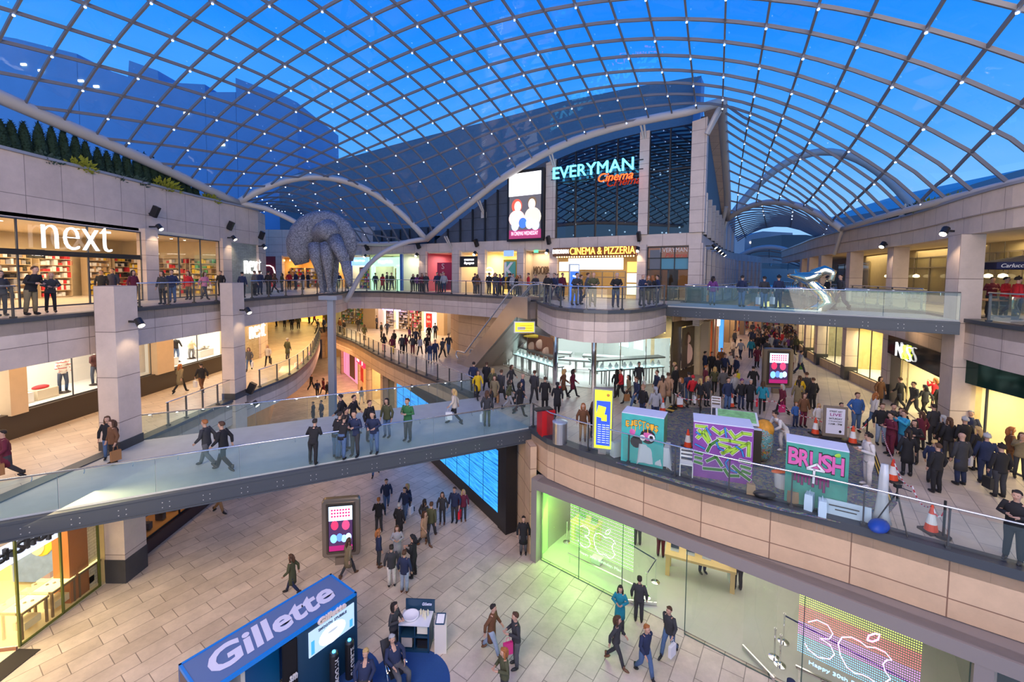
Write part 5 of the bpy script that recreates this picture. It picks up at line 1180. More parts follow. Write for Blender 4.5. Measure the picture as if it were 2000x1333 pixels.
for k in range(10): b.cyl(WL2.p(UL2(557)+k*.62, 13.5, .05), .05, .15, 6)
tag(b.build('lamp_row', glow('gold_lamp', (1, .6, .15), 10)), 'row of small golden lamps over the gold lit upper shop', 'lamp', kind='stuff')
rs = random.Random(31)
for k in range(3): shelf_unit(WL2, UL2(556)+k*1.7, UL2(556)+k*1.7+1.5, Z2, 2.2, -1.5, ['left', 'middle', 'right'][k]+' golden stocked shelf in the gold lit upper shop', 5, (3, 8, 0, 1), rs)
# ---------------------------------------------------------------- conifers on the left parapet, shrubs right
LEAFD = mat('conifer_green', (.012, .035, .018), .9, noise=.5, nscale=20); LEAFY = mat('golden_shrub', (.28, .30, .03), .9, noise=.5, nscale=20); LEAFG = mat('grey_shrub', (.05, .09, .07), .9, noise=.4, nscale=20)
def conifer(p, h, r, label, group):
 root = empty('conifer', p, random.random()*6, label, 'tree', group)
 b = MB(); b.cyl((0, 0, 0), .05, .25, 6); b.build('trunk', mat('bark', (.08, .05, .03), .9), root)
 b = MB(); rr = random.Random(int(h*1000)); N = 14; rg = []
 for j in range(16):
  t = j/15; rad = r*math.sin(min(1, t*2.2+.25)*PI/2)*(1-t)**.62+.01
  rg.append([Vector((rad*(1+rr.uniform(-.12, .12))*math.cos(2*PI*k/N), rad*(1+rr.uniform(-.12, .12))*math.sin(2*PI*k/N), .15+t*(h-.15)+rr.uniform(-.02, .02))) for k in range(N)])
 b.rings(rg)
 for k in range(420):
  t = rr.random()**1.3; a = rr.random()*6.28; rad = r*math.sin(min(1, t*2.2+.25)*PI/2)*(1-t)**.62+.01; z = .15+t*(h-.15)
  c = Vector((rad*math.cos(a), rad*math.sin(a), z)); o_ = Vector((math.cos(a), math.sin(a), rr.uniform(.3, 1.2))).normalized()*.10; s_ = Vector((-math.sin(a), math.cos(a), 0))*.03
  b.face([c-s_, c+s_, c+o_])
 b.build('foliage', LEAFD, root); return root
def shrub(p, r, label, m, group=None, n=260, spiky=.25, name='shrub'):
 root = empty(name, p, 0, label, 'shrub', group); rr = random.Random(int(abs(p[0]*100)+abs(p[1]*77)))
 b = MB(); b.cyl((0, 0, 0), .04, r*.6, 6); b.build('stem', mat('bark'), root); b = MB()
 for k in range(n):
  v = Vector((rr.gauss(0, 1), rr.gauss(0, 1), abs(rr.gauss(0, 1))+.1)).normalized(); c = v*r*rr.uniform(.35, 1)+Vector((0, 0, r*.25)); s_ = v.orthogonal().normalized()*r*.09
  b.face([c-s_, c+s_, c+v*r*spiky+Vector((rr.uniform(-.05, .05), 0, 0))]); b.face([c-v.cross(s_)*.8, c+v.cross(s_)*.8, c+v*r*spiky])
 b.build('foliage', m, root); return root
con = [(0, 232, 1.9), (20, 235, 1.9), (45, 238, 1.7), (74, 238, 1.75), (99, 245, 1.7), (122, 252, 1.7), (146, 262, 1.6), (166, 275, 1.5), (190, 288, 1.55), (208, 295, 1.4), (227, 293, 1.5), (246, 291, 1.7), (266, 294, 1.7), (281, 298, 1.65), (297, 303, 1.6), (310, 316, 1.4), (324, 320, 1.4), (336, 330, 1.3), (343, 334, 1.3), (352, 338, 1.3), (365, 347, 1.2), (380, 358, 1.0)]
yv = []
for i, (px, py, h) in enumerate(con):
 q = V(px, py, (-21.35, 0), (-21.35, 40)); conifer((-21.35, q.y, 16.7), max(1.5, min(h+.9, q.z-16.7)), .36, 'dark conifer in the upper left parapet row, %s from the left' % ['first', 'second', 'third', 'fourth', 'fifth', 'sixth', 'seventh', 'eighth', 'ninth', 'tenth', 'eleventh', 'twelfth', 'thirteenth', 'fourteenth', 'fifteenth', 'sixteenth', 'seventeenth', 'eighteenth', 'nineteenth', 'twentieth', 'twenty-first', 'twenty-second'][i], 'conifers along the upper left parapet')
for px, py, r, m, lab in ((152, 300, .75, LEAFY, 'golden green shrub spilling over the parapet, larger and nearer one'), (320, 350, .85, LEAFY, 'golden green shrub farther along the left parapet'), (408, 378, .7, LEAFY, 'last yellowish shrub near the springing of the arch'), (85, 290, .6, LEAFG, 'grey green bush between the first conifers'), (225, 325, .6, LEAFG, 'grey green bush below the middle conifers'), (265, 340, .6, LEAFG, 'grey green bush right of middle conifers')):
 q = V(px, py, (-21.0, 0), (-21.0, 40)); shrub((-21.0, q.y, 16.75), r, lab, m)
for px, lab, m, r in ((1722, 'dark round bush at the start of the right parapet planting', LEAFD, .45), (1765, 'green bush with pale top on the right parapet', LEAFG, .6), (1780, 'yellow green bush on the right parapet', LEAFY, .55), (1825, 'sparse yellow green bush nearest on the right parapet', LEAFY, .5)):
 q = V(px, 430, LR[6], LR[14]); shrub((q.x+.9, q.y, 15.2), r*1.25, lab, m, spiky=.35)
o = empty('stone_figure', (V(1738, 430, LR[6], LR[14]).x+.8, V(1738, 430, LR[6], LR[14]).y, 15.2), 0, 'pale stone pinnacle on the right parapet between bushes', 'ornament')
b = MB(); b.lathe([(.3, 0), (.32, .3), (.16, .6), (.2, .75), (.1, .95), (.02, 1.1)], (0, 0, 0), 8); b.build('pinnacle', mat('pale_stone', (.6, .5, .35), .8), o)
# ---------------------------------------------------------------- horse statue on its post
SILV = mat('silver_mosaic', (.22, .24, .28), .45, .35)
_n = SILV.node_tree; _b = _n.nodes['Principled BSDF']; _v = _n.nodes.new('ShaderNodeTexVoronoi'); _v.inputs['Scale'].default_value = 20; _t = _n.nodes.new('ShaderNodeTexCoord'); _n.links.new(_t.outputs['Object'], _v.inputs['Vector'])
_r = _n.nodes.new('ShaderNodeValToRGB'); _r.color_ramp.elements[0].color = (.12, .13, .16, 1); _r.color_ramp.elements[1].color = (.40, .42, .47, 1); _r.color_ramp.elements[0].position = .2; _n.links.new(_v.outputs['Color'], _r.inputs[0]); _n.links.new(_r.outputs[0], _b.inputs['Base Color'])
_p = _n.nodes.new('ShaderNodeBump'); _p.inputs['Strength'].default_value = .8; _p.inputs['Distance'].default_value = .05; _n.links.new(_v.outputs['Distance'], _p.inputs['Height']); _n.links.new(_p.outputs[0], _b.inputs['Normal'])
st = empty('horse_statue', (-12.55, 30, 0), 0, 'huge silver packhorse sculpture on a tall slim post', 'statue')
b = MB(); b.box((0, 0, 5.2), (.42, .42, 10.4)); b.build('post', mat('post_steel', (.36, .42, .52), .35, .5), st)
b = MB(); b.box((-.05, 0, 10.52), (1.25, 1.0, .28)); b.build('platform', mat('post_steel'), st)
def px2(x, y, dy=0.0): q = Dp(x, y, 30+dy); return (q.x+12.55, dy, q.z)
b = MB()
b.tube([px2(645, 560, .9), px2(642, 520, 1.0), px2(640, 490, 1.0), px2(636, 468, .6), px2(634, 455, 0), px2(640, 450, -.6), px2(652, 462, -1.0)], [.25, .45, .62, .8, .85, .75, .5], 14)      # rump to shoulders, towards camera
b.tube([px2(652, 466, -.8), px2(664, 490, -1.2), px2(675, 515, -1.5)], [.5, .42, .3], 12)      # neck
b.tube([px2(674, 512, -1.5), px2(678, 530, -1.55), px2(682, 552, -1.5), px2(684, 560, -1.45)], [.3, .3, .2, .14], 10)      # head hanging
for e in ((672, 506, -1.55), (680, 507, -1.5)): q = px2(*e); b.tube([q, (q[0], q[1], q[2]+.35)], [.08, .02], 6)
for (hx, hy, hd, kx, ky, fx, fy) in ((618, 505, -.9, 625, 535, 629, 573), (640, 505, -1.1, 641, 540, 645, 573), (652, 500, 1.0, 655, 535, 652, 571), (630, 505, 1.0, 634, 540, 634, 571)):
 b.tube([px2(hx, hy-25, hd*.6), px2(hx, hy, hd), px2(kx, ky, hd*.7), px2((kx+fx)/2, (ky+fy)/2+2, hd*.5), px2(fx, fy-4, hd*.42), px2(fx, fy, hd*.42)], [.55, .40, .2, .13, .14, .2], 10)
b.build('horse_body', SILV, st, smooth=True)
b = MB()
arcp = [(590, 515), (584, 495), (584, 475), (590, 457), (602, 444), (618, 438), (634, 437), (650, 441), (663, 451), (671, 465), (675, 485), (675, 510)]
b.tube([px2(x, y, .15) for x, y in arcp], [(.35, .5), (.50, .8), (.52, .9), (.50, .9), (.46, .9), (.42, .9), (.42, .9), (.42, .9), (.46, .9), (.48, .9), (.48, .8), (.36, .5)], 18)
b.build('wool_pack', SILV, st, smooth=True)
# ---------------------------------------------------------------- big blue screen and pier
WSc = Wall((-8.8, 33.7), (-.35, 20.45)); Ls = (WSc.b-WSc.a).length
sc = empty('video_wall', WSc.p(Ls/2, 0, .2), 0, 'huge blue video wall beside the lower plaza', 'screen')
WSc.mk('screen_base', BLACK, 0, Ls+.05, 0, .65, .5, 0, sc); WSc.mk('screen_top', BLACK, 0, Ls+.05, 3.75, 4.3, .5, 0, sc); WSc.mk('screen_pier', BLACK, Ls-.0, Ls+.75, 0, 4.3, .6, 0, sc)
vm = bpy.data.materials.new('video_blue'); vm.use_nodes = True; n = vm.node_tree; bb = n.nodes['Principled BSDF']; bb.inputs['Base Color'].default_value = (.01, .03, .08, 1)
tc = n.nodes.new('ShaderNodeTexCoord'); mpn = n.nodes.new('ShaderNodeMapping'); mpn.inputs['Scale'].default_value = (.5, 6, 1); no = n.nodes.new('ShaderNodeTexNoise'); no.inputs['Scale'].default_value = 2.2; no.inputs['Detail'].default_value = 7
n.links.new(tc.outputs['UV'], mpn.inputs[0]); n.links.new(mpn.outputs[0], no.inputs['Vector'])
rp = n.nodes.new('ShaderNodeValToRGB'); rp.color_ramp.elements[0].position = .35; rp.color_ramp.elements[0].color = (.006, .16, .62, 1); rp.color_ramp.elements[1].position = .7; rp.color_ramp.elements[1].color = (.05, .42, .95, 1)
n.links.new(no.outputs['Fac'], rp.inputs[0]); n.links.new(rp.outputs[0], bb.inputs['Emission Color']); bb.inputs['Emission Strength'].default_value = 1.35
b = MB(); WSc.bx(b, 0, Ls, .65, 3.75, .06, .2); b.build('screen_face', vm, sc, world=True)
b = MB()
for k in range(1, 10): WSc.bx(b, Ls*k/10-.012, Ls*k/10+.012, .65, 3.75, .02, .235)
for k in range(1, 4): WSc.bx(b, 0, Ls, .65+3.1*k/4-.008, .65+3.1*k/4+.008, .02, .235)
b.build('tile_joints', mat('screen_joint', (.01, .06, .2), .5), sc, world=True)
WSt = Wall((-3.6, 24.55), (-.9, 20.4))
b = MB(); b.strip([(.05, 21.0), (.55, 19.5), (.84, 18.3)], 0, Z1-.5, .3, 1); struct(b.build('wall_pier_right', STONE_Y))
b = MB(); b.strip([(-7.9, 34.5), (-.2, 22.3)], 0, Z1-.5, .3, 1); struct(b.build('wall_behind_screen', STONE_Y))
# ground level shopfronts beyond the screen
GL = [(-27, 62), (-20.5, 52.5), (-15.8, 45.3), (-13.6, 41.4), (-11.2, 38.2), (-8.9, 34.3)]
WG = [Wall(GL[i], GL[i+1]) for i in range(5)]
PINK = glow('pink_lit_panel', (1, .33, .55), .9)
for i, W in enumerate(WG):
 L = (W.b-W.a).length
 if i == 1:
  o = empty('shopfront', W.p(L/2, 0, 0), 0, 'pink lit shopfront with a dark central panel on the ground level', 'shopfront')
  W.mk('pink_panel', PINK, .4, L-.3, .2, 3.9, .1, .1, o)
  W.mk('dark_panel', mat('taupe_panel', (.16, .08, .05), .5), L*.45, L*.72, .5, 3.4, .1, .18, o)
  b = MB()
  for k in range(12): W.bx(b, .5+k*(L-1)/12, .52+k*(L-1)/12, .2, 3.9, .04, .17)
  b.build('panel_ribs', mat('pink_rib', (.5, .12, .2), .5), o, world=True)
 elif i in (0, 2, 3):
  room(W, .3, L-.2, 0, 3.8, 3, mat('ground_shop_%d' % i, [(.6, .4, .2), 0, (.75, .5, .25), (.8, .6, .3)][i] or (.5, .4, .3), .7, noise=.2), CREAM, 110, WARM, FLOORW)
 struct(W.mk('wall_ground_back_header', STONE_Y, 0, L, 3.9, Z1-.5, .3, .1))
 b = MB()
 for u in (0, L): W.bx(b, u-.3, u+.3, 0, 4, .5, .15)
 struct(b.build('wall_ground_back_pier', STONE_Y))
W = WG[2]; L = (W.b-W.a).length
for a, c, lab in ((.2, 2.2, 'red ground level sign with white letters in front of pink shop end'), (2.7, 4.2, 'smaller pink red ground level sign right of the first')):
 o = W.mk('shop_sign', glow('red_sign', (.65, .03, .10), .9), a, c, 3.0, 3.9, .15, .5); tag(o, lab, 'sign')
 sign_text('lettering', 'T R 7' if a < 1 else 'T', W.p((a+c)/2, 3.45, .62), W.n, (c-a)*.6, .45, WHITEL, o, .02)
o = W.mk('sale_poster', mat('poster_red_bright'), .9, 2.2, 1.2, 2.6, .05, .3); tag(o, 'red poster in the ground shop window under the red sign', 'poster')
# ---------------------------------------------------------------- left ground level: watch shop
WW = Wall((-15.75, 8), (-15.75, 16.0)); WW.n = Vector((1, 0, 0)); YW = mat('yellow_watch_wall', (.80, .62, .28), .7, noise=.1)
struct(WW.mk('wall_left_ground_header', STONE, -4, 8.2, 4.35, Z1-.5, .3, .0))
b = MB(); b.strip([(-15.75, 17.5), (-15.9, 22.8), (-18, 30), (-20, 36), (-25, 46), (-32, 60)], 3.4, Z1-.5, .3, 1); struct(b.build('wall_left_ground_upper', STONE))
room(WW, -3, 8.4, 0, 4.4, 6.0, YW, mat('bright_ceiling', (.85, .8, .65), .6), 620, (1, .84, .50), mat('cream_gloss_floor', (.78, .68, .42), .2))
o = empty('shop_sign', WW.p(4.0, 3.75, .0), 0, 'white backlit sign with dark lettering and red dot', 'sign')
WW.mk('sign_board', glow('pale_sign_board', (.75, .8, 1), .8), 3.2, 6.95, 2.75, 3.55, .1, -.35, o)
sign_text('lettering', 'WatchShop', WW.p(5.25, 3.15, -.25), WW.n, 3.0, .5, BLACK, o, .08, .02)
b = MB(); b.ell(WW.p(3.5, 3.1, -.25), (.05, .2, .2), 14, 8); b.build('red_dot', GOODS[1], o, world=True)
glazing(WW, 5.3, 8.0, .1, 4.35, 2, 'tall glass window of the watch shop', frame=mat('olive_frame', (.10, .12, .02), .4))
b = MB(); b.box((-15.5, 14.55-1.0, 0), (.01, .01, .01))
o = empty('glass_door', (-15.9, 13.2, 0), 0, 'open glass door of the watch shop with black pull handles', 'door')
b = MB(); b.beam((-15.8, 13.25, 1.5), (-17.3, 13.0, 1.5), .015, 2.7); b.build('door_leaf', SGLASS, o, world=True)
b = MB(); b.beam((-15.8, 13.25, .07), (-17.3, 13.0, .07), .06, .12); b.build('bottom_rail', mat('bronze_rail', (.25, .12, .10), .4, .5), o, world=True)
for s_ in (-.08, .08): b = MB(); b.tube([(-17.05, 13.04+s_, .85), (-17.05, 13.04+s_, 1.75)], .025, 6); b.build('door_handle', BLACK, o, world=True)
for k in range(3):
 y = 14.0+k*.95; root = empty('display_case', (-16.35, y, 0), 0, ['nearest', 'middle', 'farthest'][k]+' glass topped watch display case in the window', 'display case', 'watch display cases')
 bm_ = mat('bronze_case', (.22, .15, .08), .4, .3)
 for x in (-.3, .3):
  for yy in (-.38, .38): b = MB(); b.box((x, yy, .45), (.06, .06, .9)); b.build('leg', bm_, root)
 b = MB(); b.box((0, 0, .93), (.75, .85, .07)); b.build('case_frame', bm_, root)
 b = MB(); b.box((0, 0, .975), (.68, .78, .02)); b.build('display_bed', glow('case_yellow', (1, .85, .4), 1.1), root)
 b = MB()
 for x0, y0, x1, y1 in ((-.36, -.41, .36, -.41), (.36, -.41, .36, .41), (.36, .41, -.36, .41), (-.36, .41, -.36, -.41)): b.face([(x0, y0, .97), (x1, y1, .97), (x1, y1, 1.25), (x0, y0, 1.25)])
 b.build('case_glass', SGLASS, root)
 b = MB()
 for q in range(3): b.ell((-.15+.15*q, .1*(q-1), 1.01), (.05, .05, .03), 8, 4)
 b.build('watches', CHROME, root)
 b = MB(); b.box((.05, 0, .35), (.4, .5, .25)); b.build('lower_box', mat('cream_box', (.75, .65, .4), .6), root)
o = empty('banner', (-17.6, 16.0, 0), 0, 'blue and yellow picture banner of a sunlit figure in the watch shop', 'banner')
b = MB(); b.box((-18.2, 16.1, 2.2), (2.0, .08, 4.0)); b.build('banner_sheet', mat('banner_blue', (.20, .30, .55), .6, noise=.3), o, world=True)
b = MB(); b.ell((-18.0, 16.04, 2.2), (.62, .05, .95), 14, 8); b.ell((-17.6, 16.03, 3.0), (.4, .05, .4), 10, 6); b.build('banner_shape', GOODS[3], o, world=True)
b = MB(); b.ell((-18.1, 15.99, 1.8), (.32, .04, .5), 12, 6); b.build('banner_highlight', mat('banner_cream', (.8, .75, .5), .6), o, world=True)
tag(WW.mk('wood_panel', mat('orange_wood', (.42, .15, .04), .4), 7.2, 7.9, 0, 4.3, .6, -.6), 'narrow orange wood panel behind the window cases', 'panel')
tag(WW.mk('slatted_panel', tiles('white_brick', (.8, .72, .5), (.85, .76, .55), (.6, .5, .3), .4, .12, .01, .6), 7.9, 8.3, 0, 4.3, .1, -.4), 'pale slatted panel at the end of the watch shop window', 'panel')
for i, (x, y, L, rz) in enumerate(((-18.6, 12.2, 2.2, .35), (-20.2, 13.8, 1.8, .1))):
 root = empty('shop_counter', (x, y, 0), rz, ['orange wood counter with a pale top in the watch shop', 'rear orange wood counter full of watches'][i], 'counter')
 b = MB(); b.box((0, 0, .5), (L, .7, 1.0)); b.build('cabinet', MATS['orange_wood'], root); b = MB(); b.box((0, 0, 1.03), (L+.06, .76, .05)); b.build('counter_top', mat('cream_top', (.85, .8, .7), .3), root)
 b = MB(); rr = random.Random(i)
 for q in range(16): b.ell((-L/2+.15+q*(L-.3)/15, rr.uniform(-.2, .2), 1.1), (.06, .06, .07), 7, 5)
 o_ = b.build('watch_stands', CHROME, root); o_['kind'] = 'stuff'
 for q in range(3): b = MB(); b.box((-L/2+L*(q+.5)/3, -.36, .5), (L/3-.04, .02, .85)); d_ = b.build('drawer', mat('orange_wood_front', (.48, .18, .05), .4), root); b = MB(); b.ell((-L/2+L*(q+.5)/3, -.38, .8), (.02, .02, .02), 6, 4); b.build('knob', CHROME, d_)
tag(MB().box((-15.85, 11.2, .012), (1.5, 4.2, .02)).build('door_mat', mat('black_mat', (.03, .025, .022), .9)), 'long black entrance mat at the watch shop doorway', 'mat')
# dark display window beyond the column
WD = Wall((-15.8, 17.5), (-16.0, 22.9)); LD = (WD.b-WD.a).length
struct(WD.mk('wall_dark_plinth', mat('aubergine_plinth', (.035, .015, .02), .3), 0, LD, 0, .55, .3, 0))
room(WD, 0, LD, .55, 3.4, 1.4, mat('dark_window_back', (.06, .07, .10), .6), BLACK, 25, (1, .6, .25), mat('orange_ledge', (.5, .25, .06), .5))
dw = glazing(WD, 0, LD, .55, 3.4, 2, 'dark low display window with orange lit ledge beyond the left column', frame=BLACK)
for k in range(6):
 root = empty('shop_dummy', WD.p(.6+k*.8, .6, -.5), 0, 'dark bag on the orange lit window ledge', 'bag', 'dark bags on the window ledge')
 b = MB(); b.box((0, 0, .18), (.22, .34, .3), WD.ang); b.build('bag_body', mat('bag_dark', (.05, .04, .04), .5), root); b = MB(); b.tube([(0, -.1, .33), (0, -.07, .46), (0, .07, .46), (0, .1, .33)], .012, 5); b.build('handle', mat('bag_tan', (.4, .25, .12), .5), root)
# left recess shops beyond
WR_ = Wall((-24, 44), (-19, 33)); 
for i, (a, c) in enumerate((((-19.6, 34.3), (-17.6, 29)), ((-24, 44), (-20.2, 36)))):
 W = Wall(c, a); W.n = Vector((1, .35, 0)).normalized() if True else W.n
b = MB(); b.strip([(-16.3, 23.2), (-18, 29.5), (-19.8, 35), (-25, 46), (-32, 60)], 0, 3.4, .3, 1); struct(b.build('wall_left_ground_far', mat('warm_lit_stone', (.62, .42, .18), .6, noise=.3, nscale=1)))
area('soffit_fill', (-18.5, 30, 3.9), (-16, 31, 0), 2, 8, 120, (1, .7, .3)); area('soffit_fill', (-19, 48, 4.4), (-19, 48, 0), 5, 14, 380, (1, .62, .36))  # added fill under the slabs to lift the ground level
area('soffit_fill', (-14.6, 12.5, 4.6), (-12.5, 12.5, 0), 1.5, 9, 150, (1, .76, .42))  # added warm fill for the floor outside the watch shop
# ---------------------------------------------------------------- computer shop front under the plaza
WA = Wall((1.11, 17.95), (7.85, 12.45)); WA.b = Vector((14.6, 6.94, 0)); LA = (WA.b-WA.a).length; UA = WA.u
GREYF = mat('grey_metal_frame', (.30, .27, .26), .4, .3)
struct(WA.mk('wall_frame_header', GREYF, -.05, LA, 3.2, 3.58, .45, 0)); struct(WA.mk('wall_frame_hood', GREYF, -.05, LA, 3.5, 3.58, 1.9, -.8))
b = MB(); WA.bx(b, -.12, .16, 0, 3.62, .5, -.05); struct(b.build('wall_frame_jamb', GREYF)); b = MB(); WA.bx(b, UA(1951), UA(1993), 0, 3.3, .5, -.05); struct(b.build('wall_frame_jamb_right', GREYF))
APF = mat('pale_resin_floor', (.50, .50, .43), .22, noise=.05)
b = MB(); P0 = WA.p(-.1, 0, -.25); P1 = WA.p(LA, 0, -.25); P2 = WA.p(LA, 0, -9); P3 = WA.p(-.1, 0, -9)
b.face([(q.x, q.y, .02) for q in (P0, P1, P2, P3)]); struct(b.build('floor_computer_shop', APF))
b = MB(); b.face([(q.x, q.y, 3.5) for q in (P0, P3, P2, P1)]); struct(b.build('ceiling_computer_shop', mat('light_ceiling', (.8, .78, .7), .6)))
struct(WA.mk('wall_computer_back', mat('steel_wall', (.48, .46, .40), .4, .2), -.1, LA, 0, 3.5, .1, -9))
GW = mat('satin_steel_wall', (.42, .42, .38), .3, .5)
b = MB(); b.box(WA.p(-.05, 1.75, -4.8), (.1, 8.6, 3.5), WA.ang); struct(b.build('wall_computer_left', GW)); b = MB(); b.box(WA.p(UA(1970)+.3, 1.75, -4.8), (.1, 8.6, 3.5), WA.ang); struct(b.build('wall_computer_right', GW))
o = MB(); o.box(WA.p(.03, 1.7, -.55), (.04, .55, 3.3), WA.ang); o = o.build('green_wall_glow', glow('green_panel', (.22, 1, .12), 1.0)); tag(o, 'tall green wall strip at the left jamb of the computer shop, made to glow', 'light panel')  # green wall given emission to put green light on the floor
area('shop_light', WA.p(3.5, 3.4, -4), WA.p(3.5, 0, -4), 6, 5, 115, (1, .96, .84)); area('shop_light', WA.p(8, 3.4, -4), WA.p(8, 0, -4), 3, 5, 70, (1, .9, .8))
area('led_glow', WA.p(2.0, 2.0, -.6), WA.p(1.2, 0, 3.5), 2.5, 1.5, 70, (.45, 1, .18))
area('led_glow', WA.p(.6, 2.2, -.5), WA.p(.9, 0, -3.5), .6, 1.2, 60, (.4, 1, .15))
g1 = glazing(WA, .2, 3.9, 0, 3.2, 2, 'frameless glass front of the computer shop, left bay', -.12, fw=.025, frame=mat('dark_glass_edge', (.05, .10, .08), .3))
g2 = glazing(WA, 6.2, UA(1950), 0, 3.2, 2, 'frameless glass front of the computer shop, right bay', -.12, fw=.025, frame=MATS['dark_glass_edge'])
def led_wall(u0, u1, z0, z1, off, nx, nz, colf, label, W=WA):
 root = empty('led_curtain', W.p((u0+u1)/2, z0, off), 0, label, 'led display')
 keys = sorted(set(colf(j/nz) for j in range(nz))); bs = MB()
 for j in range(nz):
  bs.cm = keys.index(colf(j/nz))
  for i in range(nx):
   c = W.p(u0+(u1-u0)*(i+.5)/nx, z1-(z1-z0)*(j+.5)/nz, off); r = min((u1-u0)/nx, (z1-z0)/nz)*.31
   pts = [c+W.d*(r*math.cos(t))+Vector((0, 0, r*math.sin(t))) for t in np.linspace(0, 2*PI, 7)[:-1]]; bs.face(pts)
 o = bs.build('led_dots', [glow('led_%d_%d_%d' % tuple(int(v*100) for v in k), k, 2.2) for k in keys], root, world=True); o['kind'] = 'stuff'
 return root
def curve_line(W, u, z, off, pts, s, m, parent, name, r=.014):
 b = MB(); b.tube([W.p(u+x*s, z+y*s, off) for x, y in pts], r, 5); return b.build(name, m, parent, world=True)
APPLE = [(0, .78), (-.12, .84), (-.3, .86), (-.48, .76), (-.55, .55), (-.5, .28), (-.36, .04), (-.2, -.02), (-.06, .03), (.06, .03), (.2, -.02), (.34, .04), (.46, .25), (.36, .36), (.31, .52), (.37, .66), (.46, .72), (.34, .84), (.16, .85), (0, .78)]
LEAFP = [(0, .95), (.02, 1.08), (.14, 1.2), (.22, 1.22), (.2, 1.08), (.1, .97), (0, .95)]
THREE = [(-.35, .85), (-.15, 1.02), (.1, 1.0), (.22, .82), (.15, .62), (-.05, .53), (.18, .46), (.28, .25), (.18, .05), (-.08, -.05), (-.32, .05), (-.4, .18)]
u0, u1 = UA(1118), UA(1245)
def ledu(px, off):          # u of a photo column on a plane set back by off
 a = WA.a+WA.n*off; return (V(px, 1000, a, a+WA.d)-Vector((0, 0, V(px, 1000, a, a+WA.d).z))-a).dot(WA.d)
la, lb = ledu(1114, -.9), ledu(1240, -.9)
l1 = led_wall(la, lb, .75, 3.15, -.9, 44, 34, lambda t: (.25, 1, .12) if int(t*34) % 2 else (.55, 1, .45), 'green dotted light curtain with a white outline 30 logo')
WHO = glow('logo_pale', (.8, 1, .75), 1.3)
lm = (la+lb)/2
curve_line(WA, lm-.65, .95, -.84, THREE, .85, WHO, l1, 'number_outline'); curve_line(WA, lm+.25, .95, -.84, APPLE, .95, WHO, l1, 'logo_outline'); curve_line(WA, lm+.25, .95, -.84, LEAFP, .95, WHO, l1, 'logo_leaf')
sign_text('caption', 'Happy 30th Birthday, Mac', WA.p(lm, .62, -.84), WA.n, 1.9, .13, glow('caption_green', (.3, 1, .3), 2), l1, .01)
ra, rb = ledu(1569, -.8), ledu(1819, -.8)
def rain(t): return (.75, 1, .12) if t < .33 else (.95, .55, .1) if t < .38 else (1, .10, .13) if t < .56 else (.65, .2, 1) if t < .76 else (.15, .55, 1)
l2 = led_wall(ra, rb, .75, 3.15, -.8, 58, 34, rain, 'rainbow dotted light curtain with a pale 30 logo')
LAV = glow('logo_lavender', (.8, .62, 1), 1.2); rm = (ra+rb)/2
curve_line(WA, rm-.75, .95, -.74, THREE, 1.05, LAV, l2, 'number_outline', .016); curve_line(WA, rm+.25, .95, -.74, APPLE, 1.15, LAV, l2, 'logo_outline', .016); curve_line(WA, rm+.25, .95, -.74, LEAFP, 1.15, glow('logo_pink', (1, .3, .8), 2.5), l2, 'logo_leaf', .022)
sign_text('caption', 'Happy 30th Birthday, Mac', WA.p(rm, .60, -.74), WA.n, 2.1, .14, glow('caption_blue', (.3, .6, 1), 2), l2, .01)
ia, ib = 6.6, 7.9
led_wall(ia, ib, 1.2, 2.8, -4.2, 24, 26, lambda t: (.2, .3, .9) if t > .5 else (.55, .25, .6), 'small dim blue and purple light curtain deep in the shop')
for a, c, off, lab in ((la, lb+.1, -.75, 'steel barrier rail under the green light curtain'), (ra, rb+.3, -.65, 'steel barrier rail under the rainbow light curtain')):
 o = WA.mk('barrier_rail', CHROME, a, c, .32, .40, .06, off); tag(o, lab, 'rail')
 for u in (a+.1, c-.1): WA.mk('rail_foot', CHROME, u-.02, u+.02, .02, .32, .05, off, o)
WOOD = mat('maple_wood', (.62, .42, .18), .4, noise=.1)
def shop_table(u, off, L, label, rz=0):
 root = empty('display_table', WA.p(u, .02, off), WA.ang+rz, label, 'table'); b = MB(); b.box((0, 0, .86), (L, .9, .09)); b.build('table_top', WOOD, root)
 for x in (-L/2+.12, L/2-.12):
  for y in (-.33, .33): b = MB(); b.box((x, y, .41), (.16, .16, .82)); b.build('leg', WOOD, root)
 for k in range(int(L/.6)):
  b = MB(); b.box((-L/2+.35+k*.6, 0, .915), (.32, .22, .015)); lp = b.build('laptop', mat('aluminium', (.7, .7, .72), .3, .6), root)
  b = MB(); b.box((-L/2+.35+k*.6, .12, 1.02), (.32, .015, .2), 0, -.2); b.build('laptop_screen', mat('laptop_dark', (.05, .06, .09), .2), lp)
shop_table(UA(1330), -3.3, 2.6, 'long maple display table seen from below the shop header', .25)
shop_table(1.0, -2.6, 1.2, 'maple table with a laptop left of the green light curtain', 0)
shop_table(5.6, -6.6, 2.4, 'rear maple display table deep in the computer shop')
def stanchion(u, off, label, W=WA, h=1.0):
 root = empty('barrier_post', W.p(u, .02, off), 0, label, 'barrier post', 'chrome queue barrier posts'); b = MB(); b.lathe([(.17, 0), (.17, .02), (.05, .05)], (0, 0, 0), 16); b.build('base', CHROME, root, smooth=False)
 b = MB(); b.cyl((0, 0, .04), .025, h-.04, 10); b.cyl((0, 0, h-.08), .035, .08, 10); b.build('pole', CHROME, root); return root
def q_on(px, py): q = G(px, py, .02)-WA.a; return q.dot(WA.d), q.dot(WA.n)
sp = []
